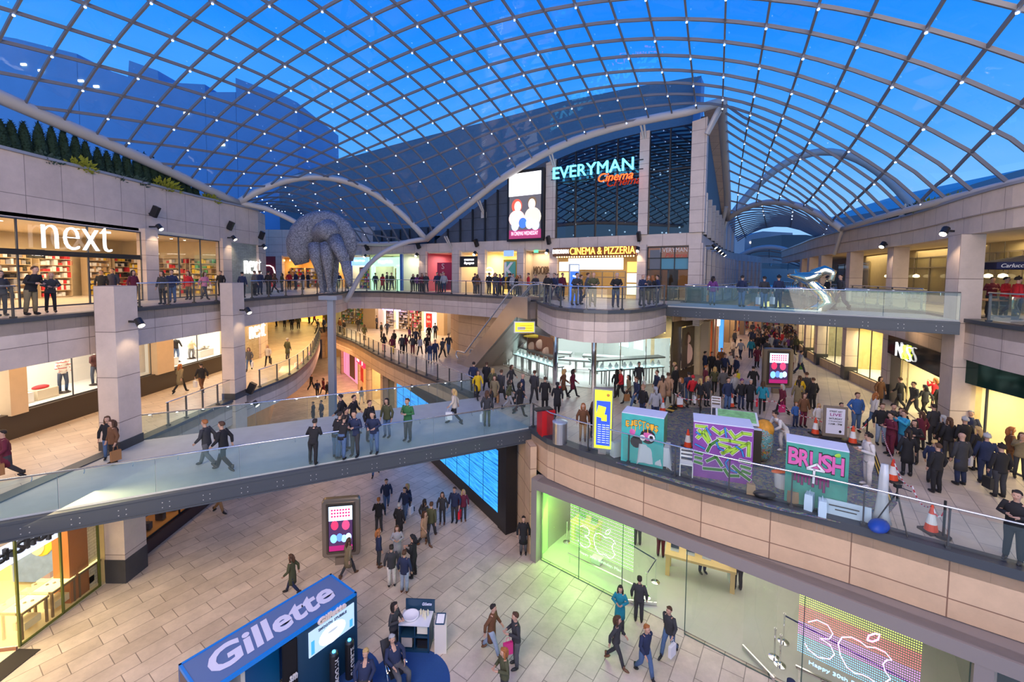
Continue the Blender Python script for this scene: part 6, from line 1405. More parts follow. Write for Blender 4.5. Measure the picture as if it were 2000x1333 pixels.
for px, py, lab in ((1107, 1060, 'chrome barrier post left of the green light curtain'), (1280, 1138, 'chrome barrier post in the open doorway, rear'), (1262, 1168, 'chrome barrier post in the open doorway, front'), (1530, 1255, 'chrome barrier post right bay, rear of cluster'), (1512, 1286, 'chrome barrier post right bay, left of cluster'), (1523, 1300, 'chrome barrier post right bay, front of cluster')):
 u, off = q_on(px, py); sp.append((u, off)); stanchion(u, off, lab)
def belt(a, c, label, z=.95, m=None, sag=.0, W=WA):
 b = MB(); b.beam(W.p(a[0], z, a[1]), W.p(c[0], z, c[1]), .012, .05); return tag(b.build('barrier_belt', m or mat('navy_belt', (.02, .03, .1), .6)), label, 'belt')
belt(sp[1], sp[2], 'dark belt between the two doorway barrier posts'); belt(sp[1], (sp[1][0]-1.3, sp[1][1]-.3), 'dark belt running left behind the green light curtain')
belt(sp[3], (rb+.6, -1.2), 'long navy belt running behind the rainbow light curtain')
stanchion(rb+.6, -1.2, 'chrome barrier post at the right end of the navy belt')
o = empty('glass_door', WA.p(3.95, 0, -.1), 0, 'open frameless glass door of the computer shop, left leaf', 'door')
b = MB(); a_ = WA.p(3.95, 0, -.1); c_ = WA.p(5.0, 0, -.75); b.face([(a_.x, a_.y, .05), (c_.x, c_.y, .05), (c_.x, c_.y, 3.1), (a_.x, a_.y, 3.1)]); b.build('door_leaf', SGLASS, o, world=True); b = MB(); b.beam((a_.x, a_.y, .09), (c_.x, c_.y, .09), .05, .1); b.build('bottom_rail', CHROME, o, world=True)
o = empty('glass_door', WA.p(6.1, 0, .1), 0, 'open frameless glass door of the computer shop, right leaf swung outward', 'door')
b = MB(); a_ = G(1450, 1267, 0); c_ = G(1512, 1333, 0); b.face([(a_.x, a_.y, .05), (c_.x, c_.y, .05), (c_.x, c_.y, 3.1), (a_.x, a_.y, 3.1)]); b.build('door_leaf', SGLASS, o, world=True); b = MB(); b.beam((a_.x, a_.y, .09), (c_.x, c_.y, .09), .05, .1); b.build('bottom_rail', CHROME, o, world=True)
o = empty('floor_speaker_box', G(1166, 1100, .03), WA.ang, 'small grey box on the floor under the green light curtain', 'box')
b = MB(); b.box((0, 0, .12), (.42, .3, .2)); b.build('box_body', mat('grey_box', (.6, .62, .6), .5), o); b = MB(); b.box((0, 0, .235), (.44, .32, .03)); b.build('lid', WHITE, o)
struct(MB().box(tuple(WA.p(3.3, 3.2, -3.0)), (.1, .1, .1)).build('trim_lamp_stub', WHITE))
o = empty('ceiling_light_panel', WA.p(UA(1375), 3.42, -3.2), 0, 'bright white shop ceiling light panel', 'ceiling light'); b = MB(); b.box(WA.p(UA(1375), 3.42, -3.2), (1.1, .6, .06), WA.ang); b.build('light_panel', glow('panel_white', (1, 1, .95), 5), o, world=True)
# ---------------------------------------------------------------- shaving brand booth (lower left)
BLUE = mat('booth_blue', (.01, .13, .48), .4); NAVY = mat('booth_navy', (.012, .05, .10), .35); GBLUE = mat('roof_grey_blue', (.10, .17, .36), .5)
ZT = 2.28
a_ = G(645, 1122, ZT); b_ = G(697, 1158, ZT); c_ = G(345.6, 1301, ZT); f_ = b_+(c_-a_)
booth = empty('promotion_booth', ((a_.x+f_.x)/2, (a_.y+f_.y)/2, 0), 0, 'long blue promotion booth with huge pale lettering on its roof', 'booth')
WGi = Wall((f_.x, f_.y), (b_.x, b_.y)); LG = (WGi.b-WGi.a).length; DG = (Vector((a_.x, a_.y, 0))-WGi.b).length; ug = WGi.u
def bxp(name, m, u0, u1, z0, z1, o0, o1, parent=booth):
 b = MB(); q = WGi.p((u0+u1)/2, (z0+z1)/2, (o0+o1)/2); b.box(q, (abs(u1-u0), abs(o1-o0), z1-z0), WGi.ang); return b.build(name, m, parent, world=True)
bxp('roof_panel', GBLUE, .03, LG-.03, ZT-.06, ZT-.01, -DG+.03, -.03)
b = MB()
for u0, u1, o0, o1 in ((0, LG, -.06, .0), (0, LG, -DG, -DG+.06), (0, .06, -DG, 0), (LG-.06, LG, -DG, 0)):
 q = WGi.p((u0+u1)/2, ZT-.04, (o0+o1)/2); b.box(q, (u1-u0, o1-o0, .10), WGi.ang)
b.build('roof_edge', mat('edge_blue', (.0, .20, .68), .4), booth, world=True)
tb = text_mb('Gillette', 1.0, .012, .03, .22); xs = [q[0] for q in tb.v]; ys = [q[1] for q in tb.v]
wt, ht = max(xs)-min(xs), max(ys)-min(ys); LW = LG*.80; HH = DG*.60
def roofmap(q):
 u = LG*.10+(q[0]-min(xs))/wt*LW; o_ = -DG*.86+(q[1]-min(ys))/ht*HH
 return WGi.p(u, ZT+.004+q[2]*.3, 0)+WGi.n*(-(DG*.24)-(q[1]-min(ys))/ht*HH)
tb.v = [tuple(roofmap(q)) for q in tb.v]; tb.build('roof_lettering', mat('pale_lettering', (.66, .68, .86), .5), booth, world=True)
uo = ug(566)
bxp('front_wall', NAVY, uo, LG, 0, ZT-.1, -.10, 0); bxp('side_wall', mat('booth_side', (.02, .10, .26), .4), LG-.06, LG, 0, ZT-.1, -DG, -.1); bxp('back_wall', BLUE, 0, LG, 0, ZT-.1, -DG, -DG+.08); bxp('end_wall', mat('booth_brown_end', (.10, .07, .09), .5), 0, .06, 0, ZT-.1, -DG, -.02)
bxp('inner_wall', mat('booth_inner_blue', (.0, .16, .42), .4), .06, uo, 0, ZT-.1, -DG*.75, -DG*.75+.05)
bxp('inner_wall', mat('inner_grey', (.45, .45, .42), .5), .9, 1.0, 0, ZT-.1, -DG*.75, -.1)
b = MB(); nC = 26; u0, u1 = ug(536), ug(566)
rg = [WGi.p(u0+(u1-u0)*k/nC, 0, -.02+.05*(-1)**k) for k in range(nC+1)]
b.rings([[Vector((q.x, q.y, z)) for q in rg] for z in (.05, 1.0, ZT-.12)], False, False); b.build('curtain', mat('black_curtain', (.01, .01, .015), .7), booth, world=True, smooth=True)
z0s, z1s = WGi.z(636, 1262), WGi.z(636, 1211)
us0, us1 = ug(590), ug(683)
zA, zB = WGi.z(590, 1296), WGi.z(590, 1246)
bxp('screen', glow('booth_screen', (.32, .45, .58), .95), us0, us1, zA, zB, 0, .03); bxp('screen_bar', glow('booth_bar', (.05, .3, .65), .9), us0+.06, us0+.16, zA+.05, zA+(zB-zA)*.6, .03, .035); bxp('screen_bar', glow('booth_bar', (.05, .3, .65), .9), us1-.16, us1-.06, zA+.05, zA+(zB-zA)*.38, .03, .035)
um = (us0+us1)/2; hS = zB-zA
b = MB(); b.ell(WGi.p(um, zA+hS*.38, .03), ((us1-us0)*.3, .012, hS*.40), 16, 8, Matrix.Rotation(WGi.ang, 4, 'Z')); b.build('screen_chin', glow('booth_chin', (.60, .68, .74), .95), booth, world=True)
b = MB(); b.ell(WGi.p(um, zA+hS*.50, .045), (.16, .012, .035), 12, 6, Matrix.Rotation(WGi.ang, 4, 'Z')); b.build('screen_lips', glow('booth_lips', (.35, .38, .42), .8), booth, world=True)
sign_text('screen_text', 'SMOOTH  STUBBLE', WGi.p(um, zB-hS*.12, .05), WGi.n, (us1-us0)*.62, .075, mat('screen_text', (.08, .12, .2), .5), booth, .01, .01)
sign_text('lettering', 'Gillette', WGi.p(um, zB+.13, .03), WGi.n, (us1-us0)*.62, .17, mat('warm_white_text', (.8, .68, .62), .5), booth, .03, .03, .22)
sign_text('curtain_text', 'sm', WGi.p(ug(555), 1.15, .08), WGi.n, .22, .16, mat('grey_white_text', (.6, .6, .62), .5), booth, .02, .03, .2)
for px, wd in ((632, 'SMOOTH'), (664, 'STUBBLE')):
 u = ug(px); root = empty('display_cylinder', WGi.p(u, 0, .25), 0, 'dark upright %s cylinder with a blue lit top at the booth' % wd.lower(), 'display stand')
 b = MB(); b.cyl((0, 0, 0), .13, 1.12, 20); b.lathe([(.13, 1.12), (.10, 1.17)], (0, 0, 0), 20); b.build('cylinder_body', BLACK, root, smooth=False)
 b = MB(); b.lathe([(.05, 1.17), (.045, 1.2), (.01, 1.215)], (0, 0, 0), 14); b.build('blue_light', glow('blue_light', (.05, .45, 1), 5), root)
 t = text_mb(wd, 1.0, .01, .02); X0 = min(q[0] for q in t.v); X1 = max(q[0] for q in t.v); Y1 = max(q[1] for q in t.v)
 t.v = [(.135*math.sin((q[1]/Y1-.5)*1.0)*1, -.135*math.cos((q[1]/Y1-.5)*1.0)-q[2]*.3, .15+(q[0]-X0)/(X1-X0)*.85) for q in t.v]
 t.v = [tuple(Matrix.Rotation(WGi.ang+.2, 4, 'Z') @ Vector(q)) for q in t.v]; t.build('lettering', mat('grey_white_text'), root)
# carpets
CARP = mat('royal_blue_carpet', (.012, .06, .22), .9, noise=.15, nscale=30)
o = empty('round_carpet', (-3.0, 12.2, 0), 0, 'round royal blue carpet under the barber chair with white lettering', 'carpet')
b = MB(); b.cyl((0, 0, .003), 1.25, .015, 48); b.build('carpet_disc', CARP, o)
t = text_mb('Gillette', 1.0, .004, .03, .22); X0 = min(q[0] for q in t.v); X1 = max(q[0] for q in t.v); Y1 = max(q[1] for q in t.v)
t.v = [((q[0]-X0)/(X1-X0)*.95, q[1]/Y1*.2, .02+q[2]) for q in t.v]; t.v = [tuple(Matrix.Translation((.78, -.85, 0)) @ Matrix.Rotation(1.15, 4, 'Z') @ Vector(q)) for q in t.v]; t.build('carpet_lettering', mat('pale_lettering'), o)
o = empty('round_carpet', (-5.2, 12.4, 0), 0, 'dark blue carpet disc around the booth end', 'carpet'); b = MB(); b.cyl((.15, -.1, .001), 1.15, .012, 40); b.build('carpet_disc', CARP, o)
# barber station
c0 = G(795, 1258, 0)
root = empty('barber_cart', (-3.05, 13.6, 0), -.05, 'black barber cart with white top, basin and mirror panel', 'cart')
b = MB(); b.box((0, 0, .92), (1.0, .62, .04)); b.build('cart_top', mat('pale_top', (.7, .72, .78), .4), root)
b = MB(); b.box((-.47, 0, .45), (.05, .6, .9)); b.box((.47, 0, .45), (.05, .6, .9)); b.box((0, .28, .45), (1.0, .04, .9)); b.box((0, 0, .05), (1, .6, .06)); b.box((0, 0, .5), (.95, .56, .03)); b.box((.02, 0, .5), (.03, .56, .85)); b.build('cart_body', NAVY, root)
b = MB(); b.box((.05, .33, 1.1), (.98, .04, .45)); b.build('mirror_panel', NAVY, root); sign_text('lettering', 'Gillette', root.location+Vector((.3, .26, 1.2)), (0, -1, 0), .32, .1, mat('pale_lettering'), root, .01, .02, .2)
b = MB(); b.lathe([(.10, .94), (.24, .98), (.27, 1.04), (.24, 1.03), (.08, .97)], (-.18, 0, 0), 20); b.build('basin', mat('basin_white', (.85, .86, .9), .2), root, smooth=True)
b = MB(); b.box((-.25, -.1, .3), (.35, .3, .32)); b.build('product_box', mat('product_grey', (.5, .45, .4), .5), root); b = MB(); b.box((.25, -.05, .68), (.34, .3, .24)); b.build('folded_towels', mat('towel_cream', (.75, .72, .6), .8), root); b = MB(); b.box((.25, -.05, .2), (.34, .3, .28)); b.build('black_bag', BLACK, root)
for i, (x, y, h) in enumerate(((.22, .05, .2), (.3, -.05, .24), (.36, .1, .16), (.12, .15, .14))):
 b = MB(); b.cyl((0, 0, 0), .035, h, 10); b.cyl((0, 0, h), .015, .04, 8); bt = b.build('lotion_bottle', mat('bottle_cream', (.75, .7, .5), .4)); bt.location = (-3.05+x, 13.6+y, .94); tag(bt, ['left', 'tallest', 'right', 'rear short'][i]+' cream bottle on the barber cart', 'bottle', 'bottles on the barber cart')
root = empty('pedestal', (-2.22, 13.45, 0), .1, 'slim white pedestal with a clipboard beside the barber cart', 'pedestal')
b = MB(); b.box((0, 0, .5), (.38, .38, 1.0)); b.build('plinth_box', mat('cream_white', (.72, .66, .58), .5), root)
b = MB(); b.box((0, 0, 0), (.30, .38, .015), 0, .25); cb = b.build('clipboard', NAVY); cb.location = (-2.22, 13.42, 1.06); tag(cb, 'navy clipboard with white sheet lying on the white pedestal', 'clipboard'); b = MB(); b.box((0, -.01, .012), (.24, .3, .006), 0, .25); b.build('paper', WHITE, cb)
root = empty('barber_chair', (-3.35, 12.25, 0), .6, 'silver framed barber chair under the reclining customer', 'chair')
b = MB(); b.box((0, 0, .48), (.5, .5, .08)); b.build('seat', BLACK, root); b = MB(); b.box((-.05, .42, .78), (.46, .1, .62), 0, -.7); b.build('backrest', BLACK, root)
for s_ in (-.26, .26): b = MB(); b.tube([(s_, -.2, 0), (s_, .1, .45), (s_, .25, .65), (s_, -.2, .68)], .02, 6); b.build('armrest', CHROME, root, smooth=True); b = MB(); b.tube([(s_, .35, 0), (s_, 0, .46)], .02, 6); b.build('leg', CHROME, root)
# ---------------------------------------------------------------- advertising totems
def ad_totem(p, rz, label, w_=1.5, h_=2.5):
 root = empty('advertising_totem', p, rz, label, 'advertising screen')
 m = mat('bronze_grey_frame', (.26, .22, .18), .35, .5)
 b = MB(); b.box((0, 0, .15), (.5, .25, .3)); b.build('foot', m, root)
 def rr(w, h, r, n=6):
  P_ = []
  for cx, cz, a0 in ((w/2-r, h/2-r, 0), (-w/2+r, h/2-r, PI/2), (-w/2+r, -h/2+r, PI), (w/2-r, -h/2+r, 3*PI/2)):
   for k in range(n): t = a0+PI/2*k/(n-1); P_.append((cx+r*math.cos(t), cz+r*math.sin(t)))
  return P_
 zc = .35+h_/2; o1 = rr(w_, h_, .14); b = MB()
 b.rings([[Vector((x*s_, y, zc+z*s_)) for x, z in o1] for y, s_ in ((.14, .96), (.10, 1), (-.10, 1), (-.14, .96))]); b.build('case', m, root)
 b = MB(); b.rings([[Vector((x*s_, y, zc+z*s_)) for x, z in rr(w_*.78, h_*.88, .06)] for y, s_ in ((-.14, 1.0), (-.155, .98))]); b.build('inner_frame', mat('inner_bronze', (.12, .10, .08), .3, .5), root)
 sw, sh = w_*.62, h_*.76
 b = MB(); b.box((0, -.16, zc), (sw+.08, .02, sh+.08)); b.build('screen_border', BLACK, root)
 b = MB(); b.box((0, -.175, zc+sh*.34), (sw, .01, sh*.32)); b.build('screen_top', glow('ad_sky', (.62, .82, 1), 1.0), root)
 b = MB(); b.box((0, -.175, zc-sh*.10), (sw, .01, sh*.56)); b.build('screen_middle', glow('ad_dark', (.05, .02, .07), 1.0), root)
 b = MB(); b.box((0, -.175, zc-sh*.44), (sw, .01, sh*.12)); b.build('screen_caption', glow('ad_magenta', (.30, .01, .12), 1.0), root)
 for x, z, r, c in ((-.25, .08, .16, (.6, .03, .1)), (.22, .07, .17, (.5, .05, .15)), (-.3, -.22, .15, (.2, .5, .9)), (-.05, -.2, .14, (.1, .25, .8)), (.14, -.23, .13, (.3, .5, .95)), (.33, -.2, .13, (.45, .7, 1))):
  b = MB(); b.ell((x*sw, -.18, zc+z*sh), (r*sw, .01, r*sw*1.35), 12, 6); b.build('screen_figure', glow('ad_fig%d' % int(c[0]*100+c[2]*7), c, 1.2), root)
 b = MB()
 rr_ = random.Random(4)
 for row in range(3):
  for k in range(7): b.box(((-.36+k*.12)*sw, -.183, zc+sh*(.42-.07*row)), (sw*.075, .006, sh*.035), 0, 0, rr_.uniform(-.5, .5))
 b.build('title_lettering', glow('ad_crimson', (.55, .0, .12), .9), root)
 return root
p_ = G(668, 1100, 0); ad_totem((p_.x, p_.y, 0), .18, 'large bronze framed advertising screen standing on the lower plaza')
ad2 = G(1516, 768, Z1); ad_totem((ad2.x, ad2.y, Z1), -.12, 'bronze framed advertising screen standing in the crowded street', 1.65, 2.35)
p_ = G(1176, 888, Z1)
root = empty('information_totem', (p_.x, p_.y, Z1), -.30, 'tall yellow and blue backlit information totem near the plaza railing', 'information sign')
YL = glow('totem_yellow', (.62, .80, .03), .8); 
b = MB(); b.box((0, 0, 1.42), (.74, .26, 2.35)); b.build('case', mat('totem_grey', (.30, .28, .27), .4, .4), root); b = MB(); b.box((0, 0, .15), (.30, .2, .3)); b.build('foot', mat('totem_grey'), root)
b = MB(); b.box((.02, -.14, 1.42), (.64, .03, 2.25)); b.build('face', YL, root); b = MB(); b.box((.03, -.165, 1.28), (.52, .02, 1.72)); b.build('blue_panel', glow('totem_blue', (.02, .06, .45), 1), root)
b = MB(); b.box((-.06, -.18, 1.72), (.3, .01, .45), 0, 0, .2); b.box((.06, -.18, 1.5), (.2, .01, .25)); b.build('map_shape', YL, root); b = MB()
for k in range(9):
 for x in (-.13, .03, .18): b.box((x+.02, -.18, 1.22-k*.085), (.12, .01, .02))
b.build('directory_lines', glow('totem_text', (.5, .6, .9), 1), root); b = MB(); b.ell((.2, -.17, 2.38), (.06, .02, .06), 12, 6); b.build('badge', mat('orange_badge', (.6, .25, .05), .5), root)
p_ = G(1123, 591, Z2)
root = empty('information_totem', (p_.x, p_.y+.6, Z2), .1, 'blue and white backlit information totem in front of the cinema doors', 'information sign')
b = MB(); b.box((0, 0, 1.15), (.62, .2, 2.3)); b.build('case', mat('totem_pale', (.45, .52, .58), .3, .4), root); b = MB(); b.box((0, -.11, .95), (.5, .02, 1.75)); b.build('blue_panel', glow('totem_blue2', (.03, .12, .6), 1.2), root); b = MB(); b.box((0, -.11, 2.05), (.5, .02, .35)); b.build('white_panel', glow('totem_white', (.75, .85, 1), 1), root)
b = MB()
for k in range(5): b.box((.02, -.125, 1.55-k*.25), (.26, .01, .1), 0, 0, .3)
b.build('white_symbols', glow('totem_white'), root)
p_ = G(897, 681, Z1)
root = empty('information_totem', (p_.x, p_.y, Z1), 0, 'small lit totem with rounded yellow outline beside the foot of the escalators', 'information sign'); b = MB(); b.box((0, 0, 1.1), (.62, .2, 2.2)); b.build('case', mat('totem_grey'), root); b = MB(); b.box((0, -.11, 1.1), (.5, .02, 2.05)); b.build('face', glow('totem_lime', (.45, .7, .25), 1), root); b = MB(); b.box((0, -.13, 1.0), (.38, .02, 1.6)); b.build('blue_panel', glow('totem_blue'), root)
# ---------------------------------------------------------------- mirrored sculpture on the high bridge
root = empty('mirrored_sculpture', (13.9, 21.4, Z2), -.67, 'curling gold mirrored sculpture standing on the high footbridge', 'sculpture')
GOLDM = mat('mirror_gold', (.85, .74, .52), .06, 1)
qs = [Dp(x, y, 21.4) for x, y in ((1566, 606), (1590, 602), (1603, 588), (1596, 574), (1583, 560), (1574, 549), (1585, 535), (1600, 528), (1612, 533), (1610, 546), (1600, 549))]
b = MB(); b.tube([(q.x-13.9, .0, q.z-Z2) for q in qs], [.12, .3, .34, .3, .3, .3, .26, .22, .17, .12, .05], 12); b.v = [tuple(Vector((p[0], p[1]*.6, p[2]))) for p in b.v]
qs = [Dp(x, y, 21.4) for x, y in ((1540, 538), (1555, 540), (1572, 545), (1588, 538), (1600, 530))]
b.tube([(q.x-13.9, .0, q.z-Z2) for q in qs], [.08, .2, .34, .2, .1], 10)
qs = [Dp(x, y, 21.4) for x, y in ((1552, 526), (1554, 536), (1556, 548), (1549, 556))]
b.tube([(q.x-13.9, .0, q.z-Z2) for q in qs], [.03, .1, .12, .04], 8)
b.build('mirror_body', GOLDM, root, smooth=True); b = MB(); b.box((.1, 0, .03), (2.2, .9, .06)); b.build('base', CHROME, root)
# ---------------------------------------------------------------- restaurant terrace upper right
for i, (x, y) in enumerate(((20.2, 16.8), (22.3, 15.9))):
 root = empty('parasol', (x, y, Z2), 0, ['navy parasol with white lettering beside the tall column', 'navy parasol at the right picture edge'][i], 'parasol')
 b = MB(); b.lathe([(1.45, 2.25), (1.45, 2.27), (.02, 2.62)], (0, 0, 0), 8); b.build('canopy', mat('parasol_grey', (.18, .17, .18), .8), root)
 b = MB(); b.rings([[Vector((1.45*math.cos(2*PI*k/8), 1.45*math.sin(2*PI*k/8), z)) for k in range(8)] for z in (2.0, 2.27)], False); b.build('valance', mat('navy_valance', (.01, .015, .07), .7), root)
 b = MB(); b.cyl((0, 0, 0), .035, 2.6, 8); b.cyl((0, 0, 0), .3, .06, 12); b.build('pole', mat('pole_wood', (.55, .3, .15), .5), root)
 for k in (4, 5, 6):
  t0, t1 = 2*PI*k/8, 2*PI*(k+1)/8; c = Vector(((math.cos(t0)+math.cos(t1))/2*1.45, (math.sin(t0)+math.sin(t1))/2*1.45, 2.13)); nn = Vector((math.cos((t0+t1)/2), math.sin((t0+t1)/2), 0))
  sign_text('lettering', "Carluccio's", root.location+c+nn*.01, nn, .85, .15, WHITE, root, .008, .0, .3)
p_ = Vector((21.6, 17.6, Z2)); root = empty('potted_bush', p_, 0, 'round leafy bush in a pale planter on the restaurant terrace', 'plant')
b = MB(); b.box((0, 0, .25), (.8, .5, .5)); b.build('planter', mat('pale_planter', (.5, .48, .42), .6), root); b = MB(); rr_ = random.Random(9)
for k in range(420):
 v = Vector((rr_.gauss(0, 1), rr_.gauss(0, 1), rr_.gauss(0, 1))).normalized(); c = v*.45*rr_.uniform(.6, 1)+Vector((0, 0, 1.15)); s_ = v.orthogonal().normalized()*.05; b.face([c-s_, c+v.cross(s_), c+s_, c+v*.08])
b.build('foliage', mat('bush_green', (.03, .07, .02), .8), root); b = MB(); b.cyl((0, 0, .5), .03, .4, 6); b.build('stem', mat('bark'), root)
for i, (x, y) in enumerate(((19.7, 17.9), (21, 18.7), (22.6, 17.6))):
 root = empty('cafe_table', (x, y, Z2), 0, ['cafe table nearest the tall column on terrace', 'middle cafe table on terrace', 'cafe table right of planter on terrace'][i], 'table')
 b = MB(); b.box((0, 0, .73), (.8, .8, .04)); b.build('table_top', mat('cafe_wood', (.45, .2, .08), .4), root); b = MB(); b.cyl((0, 0, 0), .035, .72, 8); b.cyl((0, 0, 0), .22, .03, 12); b.build('pedestal', BLACK, root)
# ---------------------------------------------------------------- plaza: painting area
OUT = [G(x, y, Z1) for x, y in ((1203, 905), (1312, 794), (1420, 800), (1520, 826), (1660, 856), (1700, 868), (1752, 985), (1730, 1012), (1640, 1022), (1520, 997), (1380, 962), (1270, 928))]
b = MB(); b.prism([(q.x, q.y) for q in OUT], Z1+.004, Z1+.02); pm = mat('paint_spattered_mat', (.03, .05, .07), .6); n = pm.node_tree; bb = n.nodes['Principled BSDF']
tc = n.nodes.new('ShaderNodeTexCoord'); no = n.nodes.new('ShaderNodeTexNoise'); no.inputs['Scale'].default_value = 2.6; no.inputs['Detail'].default_value = 9; no.inputs['Roughness'].default_value = .75; no.inputs['Distortion'].default_value = 2.5
rp = n.nodes.new('ShaderNodeValToRGB'); rp.color_ramp.interpolation = 'CONSTANT'
els = [(0, (.02, .03, .05)), (.40, (.05, .2, .3)), (.44, (.025, .035, .05)), (.47, (.45, .13, .3)), (.485, (.02, .04, .06)), (.51, (.08, .35, .28)), (.53, (.55, .5, .1)), (.545, (.03, .05, .07)), (.575, (.55, .22, .05)), (.59, (.45, .5, .6)), (.61, (.1, .05, .2))]
rp.color_ramp.elements[0].color = (*els[0][1], 1); rp.color_ramp.elements[1].position = els[1][0]; rp.color_ramp.elements[1].color = (*els[1][1], 1)
for p0, c0_ in els[2:]: e = rp.color_ramp.elements.new(p0); e.color = (*c0_, 1)
n.links.new(tc.outputs['Object'], no.inputs['Vector']); n.links.new(no.outputs['Fac'], rp.inputs[0]); n.links.new(rp.outputs[0], bb.inputs['Base Color'])
tag(b.build('floor_sheet', pm), 'dark floor sheet spattered with many paint colours under the graffiti boxes', 'floor sheet')
YEL = mat('hazard_yellow', (.75, .5, .08), .6)
for i, (A1, B1, A2, B2) in enumerate((((1296, 804), (1312, 792), (1312, 808), (1327, 795)), ((1694, 872), (1708, 876), (1730, 975), (1744, 985)), ((1205, 885), (1222, 874), (1207, 892), (1226, 882)))):
 q0, q1, q2, q3 = [G(*t, Z1) for t in (A1, B1, B2, A2)]; root = empty('hazard_strip', (q0+q2)/2, 0, ['black and yellow hazard strip at the back corner of the floor sheet', 'long black and yellow hazard strip behind the white overalled painter', 'short black and yellow hazard strip left of the black flight case'][i], 'floor strip')
 b = MB(); b.face([(q.x, q.y, Z1+.024) for q in (q0, q1, q2, q3)]); b.face([(q.x, q.y, Z1+.02) for q in (q3, q2, q1, q0)]); b.build('strip', BLACK, root, world=True)
 b = MB()
 for f in (.18, .62): a0, a1, c0_, c1_ = q0.lerp(q1, f), q0.lerp(q1, f+.2), q3.lerp(q2, f), q3.lerp(q2, f+.2); b.face([(q.x, q.y, Z1+.028) for q in (a0, a1, c1_, c0_)])
 b.build('yellow_line', YEL, root, world=True)
def stroke(b, W, pts, w_, off):
 P_ = [W.p(u, z, off) for u, z in pts]
 for i in range(len(P_)-1):
  d = (P_[i+1]-P_[i]); 
  if d.length < 1e-4: continue
  s_ = d.normalized().cross(W.n).normalized()*w_/2; e = d.normalized()*w_*.35
  b.face([P_[i]-s_-e, P_[i+1]-s_+e, P_[i+1]+s_+e, P_[i]+s_-e])
SHEET = mat('box_top_white', (.62, .68, .85), .5, noise=.06)
def gbox(fl, fr, dep, h, label, basem, sidem):
 W = Wall(fl, fr); L = (W.b-W.a).length; root = empty('graffiti_box', (*W.p(L/2, Z1+.02, -dep/2)[:2], Z1+.02), 0, label, 'painted box')
 def bb(name, m, u0, u1, z0, z1, o0, o1): b = MB(); b.box(W.p((u0+u1)/2, (z0+z1)/2, (o0+o1)/2), (u1-u0, abs(o1-o0), z1-z0), W.ang); return b.build(name, m, root, world=True)
 bb('box_core', sidem, .02, L-.02, Z1+.02, Z1+h-.03, -dep+.02, -.02); bb('top_sheet', SHEET, 0, L, Z1+h-.03, Z1+h, -dep, 0); bb('front_panel', basem, 0, L, Z1+.02, Z1+h-.03, -.02, 0); bb('side_panel', sidem, L-.02, L, Z1+.02, Z1+h-.03, -dep, -.02)
 return W, L, root
TEAL = mat('spray_teal', (.05, .42, .40), .6, noise=.25, nscale=3); PURP = mat('spray_purple', (.22, .06, .32), .6, noise=.3, nscale=3)
MULTI = mat('spray_mixed', (.12, .25, .2), .6); n = MULTI.node_tree; no = n.nodes.new('ShaderNodeTexNoise'); no.inputs['Scale'].default_value = 3; no.inputs['Distortion'].default_value = 4; tc = n.nodes.new('ShaderNodeTexCoord'); rp = n.nodes.new('ShaderNodeValToRGB'); rp.color_ramp.interpolation = 'CONSTANT'
rp.color_ramp.elements[0].color = (.1, .3, .28, 1); rp.color_ramp.elements[1].position = .45; rp.color_ramp.elements[1].color = (.4, .55, .55, 1)
for p0, c0_ in ((.5, (.02, .12, .12)), (.56, (.55, .3, .03)), (.62, (.3, .05, .3)), (.68, (.15, .4, .1))): e = rp.color_ramp.elements.new(p0); e.color = (*c0_, 1)
n.links.new(tc.outputs['Object'], no.inputs['Vector']); n.links.new(no.outputs['Fac'], rp.inputs[0]); n.links.new(rp.outputs[0], n.nodes['Principled BSDF'].inputs['Base Color'])
INK = mat('ink_black', (.01, .01, .012), .5); PW = mat('paint_white', (.75, .78, .8), .5); LIME = mat('paint_lime', (.35, .62, .05), .5); DGRN = mat('paint_dark_green', (.05, .22, .03), .5); PBLU = mat('paint_blue', (.03, .22, .6), .5); PNK = mat('paint_pink', (.62, .12, .38), .5, noise=.3, nscale=8); PYE = mat('paint_orange_yellow', (.85, .45, .03), .5)
def layers(W, root, strokes, w_, top, out1=None, name='painted_stroke', off=.003):
 if out1: b = MB(); [stroke(b, W, s_, w_*1.75, off) for s_ in strokes]; b.build(name+'_outline', out1, root, world=True)
 b = MB(); [stroke(b, W, s_, w_*1.3, off+.003) for s_ in strokes]; b.build(name+'_edge', INK, root, world=True)
 b = MB(); [stroke(b, W, s_, w_, off+.006) for s_ in strokes]; b.build(name, top, root, world=True)
